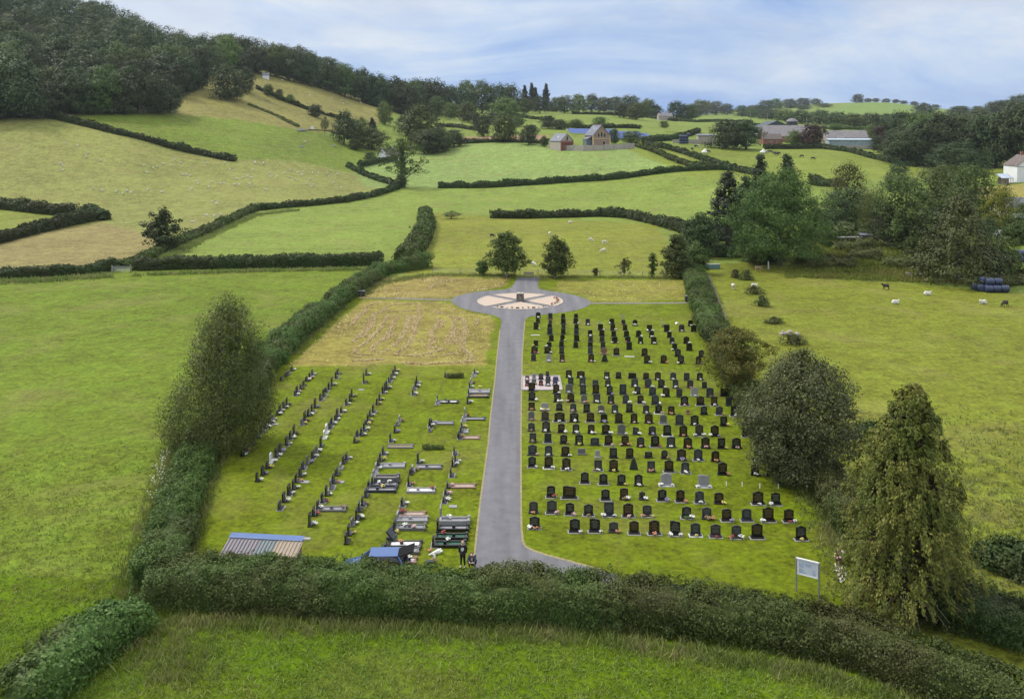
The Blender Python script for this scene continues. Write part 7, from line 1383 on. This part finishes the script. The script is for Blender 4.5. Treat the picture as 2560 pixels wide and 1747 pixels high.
loft([sec(-2.0,.62,.55,.32,.62,.5), sec(-1.85,.80,.70,.24,.78,.55), sec(-1.1,.85,.76,.2,.92,.62), sec(-.9,.85,.78,.2,.95,.65), sec(1.5,.85,.80,.2,.98,.66), sec(1.85,.83,.78,.25,.95,.65), sec(1.98,.76,.72,.35,.85,.6)], M_CAR, 'body', e)
loft([sec(-.95,.76,.72,.93,.96,.94), sec(-.25,.76,.60,.93,1.46,1.0), sec(.3,.76,.62,.93,1.53,1.0), sec(1.1,.76,.61,.93,1.51,1.0), sec(1.55,.75,.58,.93,1.42,1.0), sec(1.8,.74,.60,.93,1.05,1.0)], M_CGLASS, 'windows', e)
b = MB(); b.box((.55,0,1.525), (1.75,1.24,.04)); b.build('roof', M_CAR, e, bevel=.015)
for sy in (-1, 1):
    b = MB(); b.tube([(-.95,sy*.75,.95),(-.22,sy*.62,1.49)], .035, 5); b.tube([(.35,sy*.78,.95),(.35,sy*.63,1.5)], .04, 5); b.tube([(1.75,sy*.75,.98),(1.45,sy*.6,1.48)], .07, 5); b.build('pillars', M_CAR, e); MB().box((-.75,sy*.92,1.0), (.12,.2,.13)).build('wing_mirror', M_CAR, e, bevel=.03)
    MB().box((1.9,sy*.66,.86), (.1,.16,.26)).build('tail_lamp', M_LAMP, e); MB().box((-1.93,sy*.5,.62), (.12,.28,.12)).build('headlamp', M_SKYL, e)
    for x in (-1.25, 1.25):
        w_ = MB(); w_.b.free(); w_.b = bmesh.new(); g = Matrix.Translation((x, sy*.80, .31)) @ Matrix.Rotation(math.pi/2, 4, 'X'); w_.lathe([(.31,-.09),(.31,.09)], n=20); [setattr(v, 'co', g @ v.co) for v in w_.b.verts]; wh = w_.build('wheel', M_TYRE, e)
        w_ = MB(); w_.lathe([(.2,-.1),(.2,.1)], n=14); [setattr(v, 'co', g @ v.co) for v in w_.b.verts]; w_.build('rim', M_ALU, wh)
MB().box((1.86,0,.78), (.16,1.2,.5)).build('boot_opening', M_BLK, e); T = MB(); T.box((1.92,0,1.62), (.98,1.2,.07), ry=-.32); T.build('tailgate', M_BLK, e, bevel=.02)
b = MB(); b.tube([(1.7,-.58,1.2),(2.0,-.58,1.62)], .02, 5); b.tube([(1.7,.58,1.2),(2.0,.58,1.62)], .02, 5); b.build('gas_strut', M_BLK, e)
p = at(1000, 1424); e = empty('push_buggy', Vector(((1003-XC)*56.2/F, 56.2, 0)), .4, 'black folding buggy or bag standing behind the raised tailgate', 'buggy'); b = MB(); b.ball((0,0,.62), .42, 2, (1,.8,1.0)); b.build('hood', M_BLK, e); b = MB(); b.tube([(-.3,0,.1),(.2,0,.9),(.55,0,1.12)], .03, 5); b.tube([(.4,0,.1),(-.2,0,.75)], .03, 5); b.build('frame', M_BLK, e)
for x in (-.35,.4):
    w_ = MB(); w_.lathe([(.16,-.04),(.16,.04)], n=12); g = Matrix.Translation((x,-.25,.16)) @ Matrix.Rotation(math.pi/2, 4, 'X'); [setattr(v, 'co', g @ v.co) for v in w_.b.verts]; w_.build('wheel', M_TYRE, e)
# ------------------------------------------------------------------ grass that stands up
def region_pts(poly, dens, seed, fade=None):
    r = np.random.default_rng(seed); W = [at(*q) for q in poly]; xs = [w_.x for w_ in W]; ys = [w_.y for w_ in W]
    n = int((max(xs)-min(xs))*(max(ys)-min(ys))*dens); X = r.uniform(min(xs), max(xs), n); Y = r.uniform(min(ys), max(ys), n)
    k = inside([(w_.x, w_.y) for w_ in W], X, Y); X, Y = X[k], Y[k]
    if fade:                                                  # thins out with distance, no hard edge
        k = r.random(len(X)) > np.clip((Y-fade[0])/(fade[1]-fade[0]), 0, 1); X, Y = X[k], Y[k]
    Zg = np.zeros(len(X)) if max(ys) < 125 else np.array([ground(a, b) for a, b in zip(X, Y)])
    return np.column_stack([X, Y, Zg]), r
GB1 = leafmat('grass_blades', [lin(104,130,42,.8), lin(126,150,54,.8), lin(146,164,74,.8), lin(110,134,46,.8)], patch=lin(146,150,76,.8), patch_scale=.15, transl=.25, rough=.7)
GB2 = leafmat('tall_grass_blades', [lin(100,118,50,.8), lin(122,136,64,.8), lin(146,150,84,.8), lin(92,110,46,.8)], patch=lin(150,146,94,.8), patch_scale=.3, transl=.25, rough=.7)
P_, r_ = region_pts([(-150,1800),(-150,1560),(330,1560),(900,1562),(1400,1580),(1700,1610),(2000,1655),(2250,1725),(2420,1830)], 26, 1)
tag(link('grass', blades(P_, .13, r_, GB1, 'grass', 5, .022, .13, .8)), 'bright pasture grass in the foreground', 'grass', kind='stuff')
P_, r_ = region_pts([(-200,1600),(-200,1150),(300,1080),(395,1120),(395,1300),(360,1420),(335,1560)], 12, 2, (46, 84))
tag(link('grass', blades(P_, .13, r_, GB1, 'grass', 5, .028, .16, .8)), 'clovery pasture grass left of the cemetery hedge', 'grass', kind='stuff')
V_ = []
def strip(path, wd, dens, hgt, seed):
    r = np.random.default_rng(seed); P = [at(*q) for q in path]; out = []
    for a, d in zip(P, P[1:]):
        n = int((d-a).length*wd*dens); t = r.random(n); o = r.normal(size=n)*wd*.4; v = (d-a).normalized()
        out.append(np.column_stack([a.x+(d.x-a.x)*t-v.y*o, a.y+(d.y-a.y)*t+v.x*o, a.z+(d.z-a.z)*t]))
    return np.concatenate(out)
TG = [strip([(385,1560),(600,1560),(900,1572),(1300,1588),(1550,1606),(1800,1645),(2050,1690),(2300,1770),(2400,1810)], 1.3, 24, 0, 3), strip([(330,1540),(350,1420),(395,1280),(430,1160),(470,1080)], 1.6, 24, 0, 4), strip([(480,1380),(520,1250),(560,1120)], .6, 20, 0, 5), strip([(900,738),(940,712),(985,702),(1080,688),(1290,690)], 2.2, 12, 0, 6), strip([(1350,692),(1500,694),(1680,697)], 1.6, 12, 0, 7), strip([(1726,705),(1745,770),(1770,850)], 1.2, 14, 0, 8),
      strip([(1990,1185),(2040,1235),(2080,1300),(2105,1380)], 1.4, 26, 0, 9), strip([(860,765),(790,822),(720,890)], 1.6, 14, 0, 11), strip([(330,1575),(420,1620),(520,1650),(420,1700),(360,1640)], 2.6, 9, 0, 12), strip([(1560,1500),(1750,1512),(1950,1540),(2060,1560)], 1.2, 26, 0, 13)]
r_ = np.random.default_rng(3); P_ = np.concatenate(TG); tag(link('tall_grass', blades(P_, .42, r_, GB2, 'tall_grass', 5, .026, .16, .45)), 'tall dry grass along the feet of the hedges', 'grass', kind='stuff')
TG = [strip([(-40,708),(100,704),(280,690)], 3.0, 7, 0, 14), strip([(330,690),(600,680),(960,674)], 1.4, 6, 0, 15), strip([(420,645),(520,590),(630,540),(740,526)], 2.5, 5, 0, 16)]
P_ = np.concatenate(TG); tag(link('tall_grass', blades(P_, .7, r_, GB2, 'tall_grass', 5, .07, .3, .4)), 'rough grass verge along the far field hedges', 'grass', kind='stuff')
P_, r_ = region_pts([(1960,695),(2010,610),(2150,575),(2380,590),(2480,650),(2440,712),(2200,703)], 4, 17)
tag(link('tall_grass', blades(P_, .6, r_, GB1, 'tall_grass', 6, .06, .35, .6)), 'rough tall grass over the mound behind the right field', 'grass', kind='stuff')
P_, r_ = region_pts([(2090,1500),(1960,1180),(1900,1050),(2060,1030),(2420,1010),(2700,1050),(2700,1560),(2440,1530)], 8, 18, (58, 92))
tag(link('grass', blades(P_, .22, r_, GB2, 'grass', 5, .035, .2, .7)), 'long yellowing grass in the near right field', 'grass', kind='stuff')
M_UMBEL = simple('umbel_flowers', (.52,.54,.42,1), .8, .2, 9)
# white umbels beside the left hedge
for i, (x, y) in enumerate([(398,1190),(408,1205),(390,1218),(402,1168),(412,1150),(385,1255),(404,1225)]):
    p = at(x, y); b = MB(); 
    for k in range(9):
        a = SHR.uniform(0, 6.28); q = Vector((math.cos(a)*SHR.uniform(.1,.5), math.sin(a)*SHR.uniform(.1,.5), SHR.uniform(.5,.95))); b.tube([(0,0,0), q], .006, 3); b.lathe([(.01,0),(.055,.025),(.05,.035)], tuple(q), 6)
    tag(b.build('cow_parsley', M_UMBEL, None, p), 'white flowering cow parsley beside the left-hand hedges', 'plant', 'cow parsley')
print('OBJECTS', len(bpy.data.objects))
